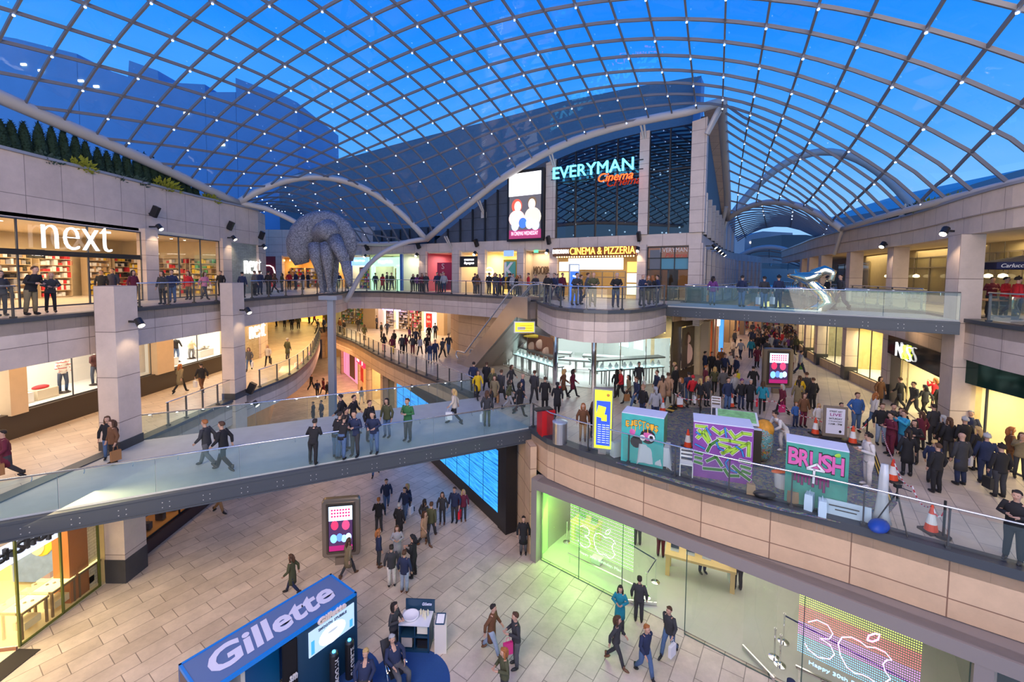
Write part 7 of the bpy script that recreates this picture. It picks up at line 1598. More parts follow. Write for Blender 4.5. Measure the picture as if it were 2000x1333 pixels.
# box 1 : EJECTO'S
W1b, L, root = gbox((4.1, 15.75), (5.42, 15.05), .85, 1.88, "turquoise graffiti box with dripping yellow letters", TEAL, mat('spray_green_side', (.15, .25, .12), .6, noise=.6, nscale=4))
for k, ch in enumerate("EJECTO'S"):
 sign_text('painted_letter_edge', ch, W1b.p(.22+k*.145, Z1+1.58-.03*abs(k-3), .006), W1b.n, .15, .24, INK, root, .004, .03); sign_text('painted_letter', ch, W1b.p(.22+k*.145, Z1+1.58-.03*abs(k-3), .012), W1b.n, .13, .21, PYE, root, .004, .02)
 b = MB(); stroke(b, W1b, [(.22+k*.145, Z1+1.5), (.22+k*.145, Z1+1.35-.05*(k % 3))], .025, .013); b.build('paint_drip', PYE, root, world=True)
for (u, z, r, m_) in ((.95, 1.12, .27, INK), (.95, 1.12, .25, PNK), (1.05, 1.1, .16, PW), (1.06, 1.1, .12, INK), (.78, 1.05, .12, PW), (.79, 1.05, .07, mat('paint_deep_pink', (.45, .03, .2), .5)), (.4, 1.2, .11, PNK), (.55, .85, .22, INK)):
 b = MB(); c = W1b.p(u, Z1+z, 0); M_ = Matrix.Rotation(W1b.ang, 4, 'Z'); b.ell(c, (r, .012+.004*(.3-r)*10, r), 14, 6, M_); b.build('painted_blob', m_, root, world=True)
# box 2 : green lettering
W2b, L, root = gbox((6.28, 14.62), (7.98, 13.95), .95, 1.95, 'largest graffiti box with angular lime green lettering on purple', PURP, mat('spray_teal_side', (.10, .28, .24), .6, noise=.5, nscale=4))
def zz(*p): return [(x*L, Z1+y*1.92) for x, y in p]
layers(W2b, root, [zz((.05, .93), (.22, .93)), zz((.08, .72), (.2, .86), (.28, .70)), zz((.1, .86), (.3, .62)), zz((.33, .92), (.45, .84), (.55, .92)), zz((.42, .74), (.62, .74), (.9, .72)), zz((.62, .9), (.7, .8), (.82, .9), (.95, .9)), zz((.40, .66), (.62, .62), (.52, .5)), zz((.66, .52), (.78, .64), (.93, .74), (.93, .52)), zz((.5, .5), (.72, .62))], .085, LIME, PW, 'painted_lime_stroke')
layers(W2b, root, [zz((.04, .46), (.16, .44)), zz((.05, .36), (.15, .35)), zz((.04, .28), (.16, .26)), zz((.25, .5), (.3, .62), (.42, .72)), zz((.25, .32), (.4, .42), (.5, .28)), zz((.2, .18), (.5, .2)), zz((.55, .22), (.62, .12), (.78, .14)), zz((.68, .3), (.8, .2), (.96, .10)), zz((.8, .42), (.95, .40)), zz((.82, .32), (.96, .3)), zz((.84, .24), (.96, .21))], .075, DGRN, PW, 'painted_green_stroke', .012)
layers(W2b, root, [zz((.05, .82), (.12, .78)), zz((.22, .92), (.3, .8)), zz((.53, .96), (.56, .8)), zz((.04, .60), (.2, .54)), zz((.40, .68), (.44, .58), (.52, .56)), zz((.72, .66), (.82, .6), (.85, .5)), zz((.62, .44), (.56, .34), (.6, .24), (.75, .2))], .05, PBLU, None, 'painted_blue_stroke', .022)
# box 3 : BRUSH
W3b, L, root = gbox((8.42, 12.95), (9.72, 12.15), .75, 1.92, 'teal and orange graffiti box with magenta dripping letters', mat('spray_teal_orange', (.05, .30, .24), .6, noise=.5, nscale=2), MATS['spray_mixed'])
for k, ch in enumerate('BRUSH'):
 sign_text('painted_letter_edge', ch, W3b.p(.2+k*.27, Z1+1.5-.06*k*.3, .006), W3b.n, .32, .58, INK, root, .004, .05); sign_text('painted_letter', ch, W3b.p(.2+k*.27, Z1+1.5-.06*k*.3, .012), W3b.n, .28, .52, PNK, root, .004, .03)
layers(W3b, root, [[(.3, Z1+1.0), (.5, Z1+.95), (.8, Z1+1.0), (1.0, Z1+.9)]]+[[(.25+.09*k, Z1+1.0), (.25+.09*k, Z1+.78-.05*(k % 3)*(2 if k > 5 else 1))] for k in range(10)], .055, mat('paint_plum', (.2, .02, .12), .5), None, 'painted_drip', .018)
layers(W3b, root, [[(.55, Z1+1.22), (.78, Z1+1.38), (.95, Z1+1.2), (.55, Z1+1.2)], [(.72, Z1+1.2), (.71, Z1+.8)]], .06, PW, None, 'painted_white_mark', .028)
b = MB(); b.ell(W3b.p(1.28, Z1+1.75, .01), (.12, .02, .06), 10, 5); b.build('painted_spot', LIME, root, world=True)
# box 4 : behind
W4b, L, root = gbox((7.55, 16.3), (9.2, 15.55), 1.15, 1.30, 'tilted graffiti box at the back with green painted lid and orange side', mat('box_dark_gap', (.06, .05, .03), .7), MULTI)
b = MB(); M_ = Matrix.Rotation(W4b.ang, 4, 'Z'); c = W4b.p(L*.55, Z1+1.5, -.6); b.box(c, (1.45, 1.0, .06), W4b.ang, .18); b.build('raised_lid', PW, root, world=True); b = MB(); b.box(c+Vector((0, 0, .045)), (1.3, .85, .02), W4b.ang, .18); b.build('lid_painting', mat('lid_green', (.25, .55, .2), .6, noise=.6, nscale=6), root, world=True)
b = MB(); b.ell(W4b.p(L+.1, Z1+.75, -.45), (.34, .5, .75), 14, 8, M_); b.build('painted_side_bulge', MULTI, root, world=True, smooth=True); b = MB(); b.ell(W4b.p(L+.12, Z1+1.2, -.5), (.33, .42, .36), 12, 8, M_); b.build('painted_orange_top', mat('spray_orange', (.6, .27, .02), .6, noise=.5, nscale=7), root, world=True, smooth=True)
# cones
def cone(p, label, s=1.0):
 root = empty('traffic_cone', p, 0, label, 'traffic cone', 'red and white traffic cones')
 b = MB(); b.box((0, 0, .03), (.42*s, .42*s, .06)); b.build('base', mat('cone_rubber', (.04, .03, .03), .7), root)
 b = MB(); R = mat('cone_red', (.75, .07, .02), .5); b.lathe([(.16*s, .06), (.125*s, .26*s)], (0, 0, 0), 16); b.build('lower_cone', R, root, smooth=False); b = MB(); b.lathe([(.125*s, .26*s), (.075*s, .55*s)], (0, 0, 0), 16); b.build('white_band', mat('cone_white', (.8, .8, .78), .4), root)
 b = MB(); b.lathe([(.075*s, .55*s), (.03*s, .78*s), (.02*s, .8*s)], (0, 0, 0), 16); b.build('upper_cone', R, root); return root
CN = [((1328, 797), 'traffic cone at the back corner by hazard strip'), ((1343, 876), 'traffic cone between the turquoise and lime graffiti boxes'), ((1592, 850), 'traffic cone left of the framed LIVE signboard'), ((1665, 868), 'traffic cone right of the framed LIVE signboard'), ((1743, 940), 'largest traffic cone by the striped rope'), ((1428, 796), 'small traffic cone behind the tilted graffiti box'), ((1294, 806), 'traffic cone left of the back hazard strip'), ((1818, 1040), 'thin traffic cone near the lower plaza railing')]
CP = []
for (px, py), lab in CN: q = G(px, py, Z1); CP.append(q); cone((q.x, q.y, Z1+(.02 if inside((q.x, q.y), OUT) else 0)), lab, .95)
PP = []
for (px, py), lab in (((1316, 800), 'black barrier post behind the turquoise graffiti box'), ((1367, 812), 'black barrier post behind the floor sheet'), ((1692, 866), 'black barrier post right of the LIVE signboard'), ((1842, 1052), 'black barrier post near the lower plaza railing')):
 q = G(px, py, Z1); b = MB(); b.cyl((0, 0, .03), .03, .97, 8); b.cyl((0, 0, 0), .17, .04, 14); o = b.build('barrier_post', BLACK); o.location = (q.x, q.y, Z1+.025); tag(o, lab, 'barrier post'); PP.append(q)
def tape(pts, label, sag=.18):
 root = empty('striped_rope', pts[0], 0, label, 'rope'); mt = [mat('tape_white', (.8, .78, .8), .5), mat('tape_red', (.55, .03, .06), .5)]; b = MB(); k = 0
 for i in range(len(pts)-1):
  a, c = pts[i], pts[i+1]; n_ = max(4, int((c-a).length/.12))
  for j in range(n_):
   t0, t1 = j/n_, (j+1)/n_; f = lambda t: a.lerp(c, t)-Vector((0, 0, sag*4*t*(1-t))); b.cm = k % 2; k += 1; b.tube([f(t0), f(t1)], .018, 5)
 b.build('rope_line', mt, root, world=True)
Z9 = Vector((0, 0, .85)); zc_ = Vector((0, 0, .74))
tape([PP[0]+Z9, PP[1]+Z9, CP[5]+zc_, G(1510, 812, Z1)+zc_, CP[2]+zc_], 'red and white rope along the back of the painting area')
tape([CP[2]+zc_, CP[3]+zc_, PP[2]+Z9], 'red and white rope beside the LIVE signboard'); tape([G(1712, 840, Z1)+Vector((0, 0, .9)), CP[4]+zc_, G(1780, 985, Z1)+Vector((0, 0, .55)), CP[7]+zc_, PP[3]+Z9*.9], 'red and white rope curving through the right crowd', .25)
# framed live sign
q = G(1629, 862, Z1); root = empty('framed_signboard', (q.x, q.y, Z1+.02), -.35, 'framed LIVE poster signboard on a black base', 'signboard')
b = MB(); b.ell((0, 0, .06), (.55, .35, .07), 18, 6); b.build('base', BLACK, root); b = MB(); b.box((0, 0, .82), (.86, .06, 1.3)); b.build('frame', mat('bronze_frame'), root); b = MB(); b.box((0, -.035, .84), (.66, .02, 1.08)); b.build('poster', mat('poster_pale', (.72, .72, .82), .5), root)
pz_ = root.location; Mz = Matrix.Rotation(-.35, 3, 'Z'); nn = Mz @ Vector((0, -1, 0))
for t_, z, w_, h_, m_ in (('STREET ART', 1.26, .45, .07, INK), ('LIVE', 1.12, .4, .12, mat('plum_text', (.3, .02, .2), .5)), ('SATURDAY', .95, .46, .08, INK), ('11TH JANUARY', .83, .48, .06, INK), ('11AM - 7PM', .72, .46, .08, INK)):
 sign_text('lettering', t_, pz_+Vector((0, 0, z))+nn*.05, nn, w_, h_, m_, root, .004, .01)
b = MB(); b.ell((.18, -.05, .42), (.05, .01, .06), 10, 5); b.build('logo_badge', INK, root)
# bins, cases, buckets
q = G(1066, 848, Z1); root = empty('recycling_bin', (q.x, q.y, Z1), .35, 'red square bin behind the plaza railing', 'bin'); b = MB(); b.box((0, 0, .55), (.62, .55, 1.1)); b.build('bin_body', mat('bin_red', (.45, .01, .015), .4), root); b = MB(); b.box((-.15, 0, 1.12), (.8, .4, .05)); b.build('lid', BLACK, root)
q = G(1093, 865, Z1); root = empty('litter_bin', (q.x, q.y, Z1), 0, 'cylindrical brushed steel bin beside the red bin', 'bin'); b = MB(); b.cyl((0, 0, 0), .30, .85, 24); b.build('bin_body', mat('brushed_bin', (.5, .48, .46), .3, .9), root); b = MB(); b.lathe([(.31, .85), (.31, .9), (.12, .93)], (0, 0, 0), 24); b.build('lid', mat('bin_lid', (.5, .6, .75), .3, .6), root)
q = G(1526, 953, Z1); root = empty('bucket', (q.x, q.y, Z1+.02), 0, 'large white bucket with orange sponge behind the glass', 'bucket'); b = MB(); b.lathe([(.2, 0), (.24, .5), (.23, .5), (.19, .02)], (0, 0, 0), 20); b.build('bucket_body', mat('bucket_white', (.7, .72, .72), .4), root); b = MB(); b.ell((-.1, 0, .52), (.26, .12, .05), 12, 5); b.build('orange_rag', mat('rag_orange', (.85, .2, .06), .7), root)
q = G(1234, 884, Z1); root = empty('flight_case', (q.x, q.y, Z1+.02), -.4, 'black flight case with metal edges beside the draped table', 'case'); b = MB(); b.box((0, 0, .42), (.62, .5, .72)); b.build('case_body', BLACK, root); b = MB()
for z in (.07, .77):
 for y in (-.25, .25): b.box((0, y, z), (.64, .03, .03))
 for x in (-.31, .31): b.box((x, 0, z), (.03, .5, .03))
for x in (-.31, .31):
 for y in (-.25, .25): b.box((x, y, .42), (.03, .03, .7))
b.build('metal_edge', mat('edge_alu', (.55, .57, .6), .3, .7), root)
q = G(1278, 908, Z1); root = empty('draped_table', (q.x, q.y, Z1+.02), -.42, 'folding table draped with translucent white plastic sheet', 'table'); b = MB(); b.box((0, 0, .76), (1.0, .6, .04)); b.build('table_top', WHITE, root)
for x in (-.45, .45):
 for y in (-.25, .25): b = MB(); b.box((x, y, .38), (.04, .04, .74)); b.build('leg', mat('edge_alu'), root)
b = MB(); N = 40; per = [(-.52, -.32), (.52, -.32), (.52, .32), (-.52, .32)]; rg = []
for z, e in ((.79, 0), (.55, .04), (.3, .07), (.12, .12)):
 ring = []
 for k in range(N):
  t = k/N*4; i = int(t); f = t-i; a, c = per[i], per[(i+1) % 4]; x, y = a[0]+(c[0]-a[0])*f, a[1]+(c[1]-a[1])*f; w2 = 1+e*(1+.8*math.sin(k*2.1)); ring.append(Vector((x*w2, y*w2, z-(.1*(k % 10 == 0) if z < .2 else 0))))
 rg.append(ring)
b.rings(rg, False); b.face([tuple(v) for v in rg[0]]); b.build('plastic_sheet', mat('plastic_sheet', (.55, .60, .64), .35), root, smooth=True)
q = G(1272, 865, Z1)
for i, (px, py, bl) in enumerate(((1340, 930, 1), (1398, 812, 0))):
 q = G(px, py, Z1); root = empty('folding_chair', (q.x, q.y, Z1+.02), -.4, ['white folding chair with blue bag left of the lime graffiti box', 'white folding chair behind the tilted graffiti box'][i], 'chair'); b = MB(); b.box((0, 0, .45), (.42, .4, .04)); b.build('seat', WHITE, root); b = MB(); [b.box((0, .2, .6+.13*k), (.42, .03, .06)) for k in range(3)]; b.build('backrest', WHITE, root)
 for x in (-.2, .2):
  for y in (-.18, .18): b = MB(); b.box((x, y, .22 if y < 0 else .44), (.03, .03, .44 if y < 0 else .88)); b.build('leg', WHITE, root)
for i, (px, py, s_, lab, m_) in enumerate(((1466, 968, .32, 'small brown paper bag at the foot of the lime graffiti box', 0), (1493, 975, .42, 'black holdall on the floor right of the small paper bag', 1), (1548, 985, .34, 'brown paper bag left of the magenta graffiti box', 0), (1566, 970, .48, 'taller brown paper bag against the magenta graffiti box', 0), (1204, 893, .55, 'pale plastic wrapped speaker near the information totem', 2), (1716, 1038, .5, 'blue and clear plastic bags near the lower railing', 3), (1580, 997, .45, 'white and blue printed carrier standing by the railing', 4), (1605, 1008, .42, 'second white and blue printed carrier by the railing', 4))):
 q = G(px, py, Z1); root = empty(['paper_bag', 'holdall', 'wrapped_speaker', 'plastic_bags', 'carrier_bag'][m_], (q.x, q.y, Z1+(.02 if inside((q.x, q.y), OUT) else 0)), -.4+.2*i, lab, 'bag' if m_ != 2 else 'speaker')
 mt = [mat('kraft_paper', (.38, .25, .14), .8), BLACK, mat('plastic_sheet'), mat('bag_blue', (.01, .06, .35), .5), mat('carrier_pale', (.45, .62, .75), .5)][m_]
 if m_ in (1, 3): b = MB(); b.ell((0, 0, s_*.3), (s_*.8, s_*.45, s_*.3), 14, 6); b.build('bag_body', mt, root, smooth=True)
 else: b = MB(); hw = s_*.38; b.rings([[Vector((x*k, y*k*.6, z)) for x, y in ((-hw, -hw), (hw, -hw), (hw, hw), (-hw, hw))] for z, k in ((0, 1), (s_*.6, 1.03), (s_*1.1, .95))]); b.build('bag_body', mt, root)
 if m_ in (0, 4): b = MB(); b.tube([(-.07, 0, s_*1.08), (-.06, 0, s_*1.3), (.06, 0, s_*1.3), (.07, 0, s_*1.08)], .01, 5); b.build('handle', mt, root)
q = G(1650, 1010, Z1); root = empty('printed_board', (q.x, q.y-.1, Z1+.02), -.55, 'long white printed board leaning by the railing with small dark writing', 'board'); b = MB(); b.box((0, 0, .22), (1.05, .03, .42), 0, -.2); b.build('board_panel', mat('board_pale_blue', (.55, .68, .8), .5), root); b = MB(); [b.box((-.1+.05*k, -.06+.03*k, .3-.12*k), (.7-.2*k, .01, .03), 0, -.2) for k in range(2)]; b.build('writing', INK, root)
q = G(1748, 1035, Z1); root = empty('camera_tripod', (q.x, q.y, Z1), 0, 'black camera tripod standing on the plaza', 'tripod')
for k in range(3): a = 2.1*k+.4; b = MB(); b.tube([(0, 0, 1.05), (.45*math.cos(a), .45*math.sin(a), .0)], [.022, .014], 6); b.build('leg', BLACK, root)
b = MB(); b.cyl((0, 0, .8), .02, .4, 8); b.build('centre_column', BLACK, root); b = MB(); b.box((0, 0, 1.24), (.14, .12, .1)); b.tube([(0, 0, 1.22), (.3, -.1, 1.12)], .012, 5); b.build('pan_head', BLACK, root)
q = G(1722, 1020, Z1); root = empty('draped_stand', (q.x, q.y, Z1+.02), 0, 'tall stand wrapped in white translucent plastic', 'stand'); b = MB(); b.rings([[Vector((r*math.cos(t)*(1+.2*math.sin(3*t+z)), r*math.sin(t), z)) for t in np.linspace(0, 2*PI, 17)[:-1]] for z, r in ((0, .24), (.25, .16), (.8, .12), (1.3, .11), (1.65, .08))]); b.build('plastic_wrap', mat('plastic_sheet'), root, smooth=True)
# ---------------------------------------------------------------- people
SKIN = objmat('skin', .6); CLOTH = objmat('cloth', .85); HAIRM = objmat('hair', .7); SHOEM = objmat('shoe', .5)
DK = mat('eye_dark', (.02, .015, .01), .4); LIPM = mat('lip', (.45, .15, .12), .6)
def skin_mesh(chains):
 """one continuous surface grown from a joint graph; chains: list of [(x,y,z,r),...] whose first point repeats an earlier joint"""
 vs_, es, rs_, idx = [], [], [], {}
 for ch in chains:
  prev = None
  for p in ch:
   k = (round(p[0], 4), round(p[1], 4), round(p[2], 4))
   if k not in idx: idx[k] = len(vs_); vs_.append(p[:3]); rs_.append(p[3])
   i = idx[k]
   if prev is not None and prev != i: es.append((prev, i))
   prev = i
 me = bpy.data.meshes.new('body'); me.from_pydata(vs_, es, []); o = bpy.data.objects.new('body', me); C.objects.link(o)
 sm = o.modifiers.new('s', 'SKIN'); sm.use_smooth_shade = True; sk = me.skin_vertices[0].data
 for i, r in enumerate(rs_): sk[i].radius = (r, r) if not isinstance(r, tuple) else r; sk[i].use_root = (i == 0)
 o.modifiers.new('d', 'SUBSURF').levels = 1
 m2 = bpy.data.meshes.new_from_object(o.evaluated_get(bpy.context.evaluated_depsgraph_get()))
 bpy.data.objects.remove(o); bpy.data.meshes.remove(me); return m2
def lerp3(a, b, t): return tuple(a[i]+(b[i]-a[i])*t for i in range(3))
# pose: joints for left/right: elbow, wrist ; knee, ankle ; lean (forward shift of the shoulders), faces -y
POSES = {
 'stand': dict(e=[(-.27, .03, 1.14), (.27, .03, 1.14)], w=[(-.27, -.06, .90), (.27, -.06, .90)], k=[(-.10, -.01, .50), (.10, -.01, .50)], a=[(-.11, .03, .09), (.11, .03, .09)], lean=0),
 'walk': dict(e=[(-.26, .12, 1.15), (.26, -.06, 1.15)], w=[(-.26, .14, .92), (.25, -.24, .97)], k=[(-.10, -.18, .52), (.10, .06, .50)], a=[(-.10, -.30, .11), (.10, .36, .17)], lean=.04),
 'walk2': dict(e=[(-.26, -.08, 1.16), (.26, .12, 1.15)], w=[(-.24, -.28, 1.0), (.26, .15, .93)], k=[(-.10, .05, .50), (.10, -.16, .52)], a=[(-.10, .30, .16), (.10, -.26, .10)], lean=.05),
 'lean': dict(e=[(-.27, -.10, 1.17), (.27, -.10, 1.17)], w=[(-.12, -.36, 1.12), (.12, -.36, 1.12)], k=[(-.11, .02, .50), (.11, -.02, .50)], a=[(-.12, .08, .09), (.12, .0, .09)], lean=.16),
 'phone': dict(e=[(-.27, -.02, 1.16), (.27, -.02, 1.16)], w=[(-.08, -.30, 1.22), (.08, -.30, 1.20)], k=[(-.10, -.01, .50), (.10, -.03, .50)], a=[(-.13, .03, .09), (.12, -.02, .09)], lean=.03),
 'photo': dict(e=[(-.24, -.16, 1.28), (.24, -.16, 1.28)], w=[(-.08, -.36, 1.48), (.08, -.36, 1.48)], k=[(-.10, -.01, .50), (.10, .01, .50)], a=[(-.11, .05, .09), (.12, -.02, .09)], lean=.0),
 'pocket': dict(e=[(-.30, .08, 1.16), (.30, .08, 1.16)], w=[(-.20, -.08, .98), (.20, -.08, .98)], k=[(-.10, -.03, .50), (.11, .02, .50)], a=[(-.12, .0, .09), (.14, .07, .09)], lean=.0),
 'bend': dict(e=[(-.25, -.45, 1.05), (.25, -.45, 1.05)], w=[(-.15, -.62, .90), (.15, -.62, .90)], k=[(-.12, -.06, .50), (.12, .06, .50)], a=[(-.13, .03, .09), (.13, .16, .09)], lean=.38),
 'sit': dict(e=[(-.28, .10, .78), (.28, .10, .78)], w=[(-.18, -.14, .66), (.18, -.14, .66)], k=[(-.16, -.45, .52), (.16, -.43, .50)], a=[(-.18, -.50, .09), (.17, -.40, .09)], lean=-.25, hip=.50),
}
PROTO = {}
def proto(pose, fem=False):
 key = (pose, fem)
 if key in PROTO: return PROTO[key]
 P = POSES[pose]; L = P['lean']; hz = P.get('hip', .93); up = hz-.93
 drop = -abs(L)*.25 if pose != 'sit' else -.06
 pel = (0, 0, hz); wst = (0, -L*.3, hz+.17+drop*.3); che = (0, -L*.8, hz+.37+drop*.7); nk = (0, -L, hz+.52+drop); hd = (0, -L*1.15-.01, hz+.62+drop)
 sh = [(-.165 if not fem else -.145, -L*.95, hz+.485+drop), (.165 if not fem else .145, -L*.95, hz+.485+drop)]
 E_, W_ = P['e'], P['w']
 if pose in ('bend',): E_ = [(x, -L*.95-.05, hz+.28+drop) for x, y, z in E_]; W_ = [(x*.7, -L*.95-.22, hz+.10+drop) for x, y, z in W_]
 hips = [(-.09, 0, hz-.03), (.09, 0, hz-.03)]; K_, A_2 = P['k'], P['a']
 ch = [[(*pel, .12), (*wst, .115), (*che, .13), (*nk, .058), (*hd, .056)]]
 hx, hy, hz2 = hd
 ch.append([(*hd, .056), (hx, hy-.015, hz2+.05, (.078, .086)), (hx, hy-.005, hz2+.125, (.090, .108)), (hx, hy+.008, hz2+.19, (.072, .09))])
 ch.append([(hx, hy-.015, hz2+.05, (.078, .086)), (hx, hy-.118, hz2+.085, .015)])
 for s_ in (0, 1):
  sg = -1 if s_ == 0 else 1
  ch.append([(*che, .13), (*sh[s_], .062), (*lerp3(sh[s_], E_[s_], .5), .05), (*E_[s_], .043), (*lerp3(E_[s_], W_[s_], .5), .040), (*W_[s_], .028)])
  ev, wv = Vector(E_[s_]), Vector(W_[s_]); d = (wv-ev).normalized(); side = Vector((sg, 0, 0)) if abs(d.x) < .8 else Vector((0, 1, 0)); side = (side-d*side.dot(d)).normalized()
  perp = d.cross(side).normalized(); palm = wv+d*.055; pr = (*palm, .027); ch.append([(*wv, .028), pr])
  for k, (o_, ln) in enumerate(((-.030, .062), (-.011, .074), (.010, .070), (.029, .054))):
   # fingers run front to back, curl slightly
   fd_ = perp if pose not in ('lean', 'phone', 'photo') else side
   b0 = palm+d*.03+fd_*o_; b1 = b0+d*ln*.6-side*sg*.008; b2 = b1+d*ln*.45-side*sg*.018
   ch.append([pr, (*b0, .0095), (*b1, .0088), (*b2, .0075)])
  t0 = wv+d*.02-perp*.03*(1); t1 = t0+d*.04-perp*.022; ch.append([(*wv, .028), (*t0, .012), (*t1, .009)])
  ch.append([(*pel, .12), (*hips[s_], .095), (*lerp3(hips[s_], K_[s_], .5), .078), (*K_[s_], .056), (*lerp3(K_[s_], A_2[s_], .35), .055), (*A_2[s_], .038)])
 body = skin_mesh(ch); b = MB()
 b.raw([tuple(v.co) for v in body.vertices], [tuple(p.vertices) for p in body.polygons]); bpy.data.meshes.remove(body)
 b.cm = 0
 for s_ in (-1, 1): b.ell((hx+s_*.082, hy+.01, hz2+.09), (.012, .022, .032), 8, 5)
 b.cm = 1
 for s_ in (-1, 1): b.ell((hx+s_*.031, hy-.094, hz2+.112), (.011, .008, .007), 8, 5)
 b.cm = 2; b.ell((hx, hy-.097, hz2+.045), (.024, .008, .007), 8, 4)
 out_ = {'body': b.build('person', [SKIN, DK, LIPM], smooth=True).data}
 # trousers
 t = MB(); wz = .13 if not fem else .125
 t.rings([[Vector((rx*math.cos(a), ry*math.sin(a)+yo, z)) for a in np.linspace(0, 2*PI, 15)[:-1]] for z, rx, ry, yo in ((hz-.12, .15, .11, 0), (hz-.04, .175, .125, 0), (hz+.05, .165, .118, 0), (hz+.12, wz+.02, .105, -L*.1))])
 for s_ in (0, 1):
  k1 = 1 if not fem else .86
  t.tube([lerp3(hips[s_], K_[s_], .02), lerp3(hips[s_], K_[s_], .35), lerp3(hips[s_], K_[s_], .75), K_[s_], lerp3(K_[s_], A_2[s_], .3), lerp3(K_[s_], A_2[s_], .92)], [.105*k1, .098*k1, .08*k1, .072*k1, .072*k1, .058*k1], 12)
 out_['trousers'] = t
 # shoes
 for s_ in (0, 1):
  t = MB()
  a = A_2[s_]; k_ = K_[s_]; tilt = 0.0
  if a[2] > .15: tilt = -.6
  elif a[1] < -.25: tilt = .25
  M_ = Matrix.Rotation(tilt, 4, 'X'); t.ell((a[0], a[1]-.07*(1 if tilt >= 0 else .6), a[2]-.035-(.03 if tilt < 0 else 0)), (.045, .135, .05), 12, 7, M_); t.tube([(a[0], a[1], a[2]-.02), (a[0], a[1]+.0, a[2]+.09)], [.048, .05], 10)
  out_['shoe%d' % s_] = t
 def top(length):
  t = MB(); wx = .185 if not fem else .165; R_ = []
  prof = [(hz-length, .195 if length > .2 else .178, .14), (hz-length*.5, .19, .135), (hz+.0, .178, .13), (hz+.13, wx-.012, .12), (hz+.27, wx+.005, .13), (hz+.40, wx+.03, .13), (hz+.475, wx+.02, .105), (hz+.515, .11, .075), (hz+.56, .066, .068)]
  if pose == 'sit': prof = [q for q in prof if q[0] >= hz-.06]
  for z, rx, ry in prof:
   f = max(0, (z-hz)/.52); yo = -L*f; zz_ = z+drop*f
   R_.append([Vector((rx*math.cos(a)*(1+.03*math.sin(3*a+z*9)), ry*math.sin(a)+yo, zz_)) for a in np.linspace(0, 2*PI, 17)[:-1]])
  t.rings(R_)
  for s_ in (0, 1): t.tube([lerp3(sh[s_], che, .25), sh[s_], lerp3(sh[s_], E_[s_], .5), E_[s_], lerp3(E_[s_], W_[s_], .5), lerp3(E_[s_], W_[s_], .93)], [.072, .074, .064, .058, .052, .044], 12)
  return t
 out_['jacket'] = top(.10); out_['coat'] = top(.42) if pose != 'sit' else top(.05)
 def cap(back=0.0, wide=1.0, long_=0):
  t = MB(); R_ = []; c = Vector((hx, hy+.012, hz2+.118))
  for j in range(8):
   ph = PI/2-j*(PI*.62/7)
   R_.append([c+Vector((.093*wide*math.cos(ph)*math.cos(a), .107*wide*math.cos(ph)*math.sin(a)+.006, .108*math.sin(ph)+(.10*max(0, (j-2)/5) if math.sin(a) < -.25 else 0))) for a in np.linspace(0, 2*PI, 17)[:-1]])
  t.rings(list(reversed(R_)))
  if long_: t.tube([(hx, hy+.06, hz2+.14), (hx, hy+.085, hz2+.05), (hx, hy+.09, hz2-.05), (hx, hy+.085, hz2-long_)], [(.085, .05), (.10, .05), (.10, .045), (.05, .02)], 12); [t.tube([(hx+s_*.07, hy-.01, hz2+.14), (hx+s_*.088, hy-.005, hz2+.04), (hx+s_*.085, hy+.01, hz2-.08), (hx+s_*.06, hy+.02, hz2-long_*.9)], [.03, .035, .032, .012], 8) for s_ in (-1, 1)]
  return t
 out_['short'] = cap(); out_['long'] = cap(0, 1.02, .2)
 t = cap(0, 1.10); t.ell((hx, hy, hz2+.235), (.03, .03, .03), 8, 5); t.lathe([(.103, .11), (.106, .15), (.098, .155)], (hx, hy+.01, hz2), 16); out_['hat'] = t
 t = cap(0, 1.16); t.tube([(hx, hy+.07, hz2+.1), (hx, hy+.10, hz2+.0), (hx, hy+.09, hz2-.10)], [(.10, .05), (.12, .06), (.14, .05)], 12); out_['hood'] = t
 for k in ('trousers', 'shoe0', 'shoe1', 'jacket', 'coat', 'short', 'long', 'hat', 'hood'): out_[k] = out_[k].build(k, {'shoe0': SHOEM, 'shoe1': SHOEM, 'short': HAIRM, 'long': HAIRM}.get(k, CLOTH), smooth=True).data
 for o in [o for o in C.objects if o.name.split('.')[0] in ('person', 'trousers', 'shoe0', 'shoe1', 'jacket', 'coat', 'short', 'long', 'hat', 'hood') and o.parent is None and 'label' not in o]: bpy.data.objects.remove(o)
 PROTO[key] = out_; return out_
COL = dict(black=(.012, .012, .015), navy=(.015, .025, .07), grey=(.09, .09, .10), dgrey=(.035, .036, .042), lgrey=(.32, .33, .36), white=(.62, .6, .58), red=(.50, .015, .025), maroon=(.12, .01, .03), yellow=(.68, .45, .01), brown=(.14, .06, .025), tan=(.36, .19, .08), camel=(.36, .22, .13), green=(.03, .15, .05), olive=(.07, .075, .035), blue=(.03, .10, .30), sky=(.03, .32, .55), teal=(.01, .22, .30), denim=(.07, .13, .26), ldenim=(.28, .36, .48), purple=(.15, .04, .18), cream=(.6, .52, .42), pink=(.6, .2, .28), orange=(.6, .2, .04), khaki=(.2, .16, .09), blonde=(.55, .36, .13), dark=(.02, .013, .01), brownh=(.08, .035, .015), ginger=(.35, .12, .03), greyh=(.4, .4, .4), bald=(.5, .3, .22))
CN_ = dict(dgrey='dark grey', lgrey='light grey', ldenim='pale denim', sky='bright blue', khaki='khaki', camel='camel brown', denim='denim blue', black='black', dark='dark', brownh='brown', greyh='grey', ginger='ginger', blonde='blonde')
POSEW = dict(stand='standing', walk='walking', walk2='striding', lean='leaning', phone='holding something', photo='photographing', pocket='hands in pockets', bend='bending over', sit='sitting')
USED = {}; ALLP = []; BAGS = []
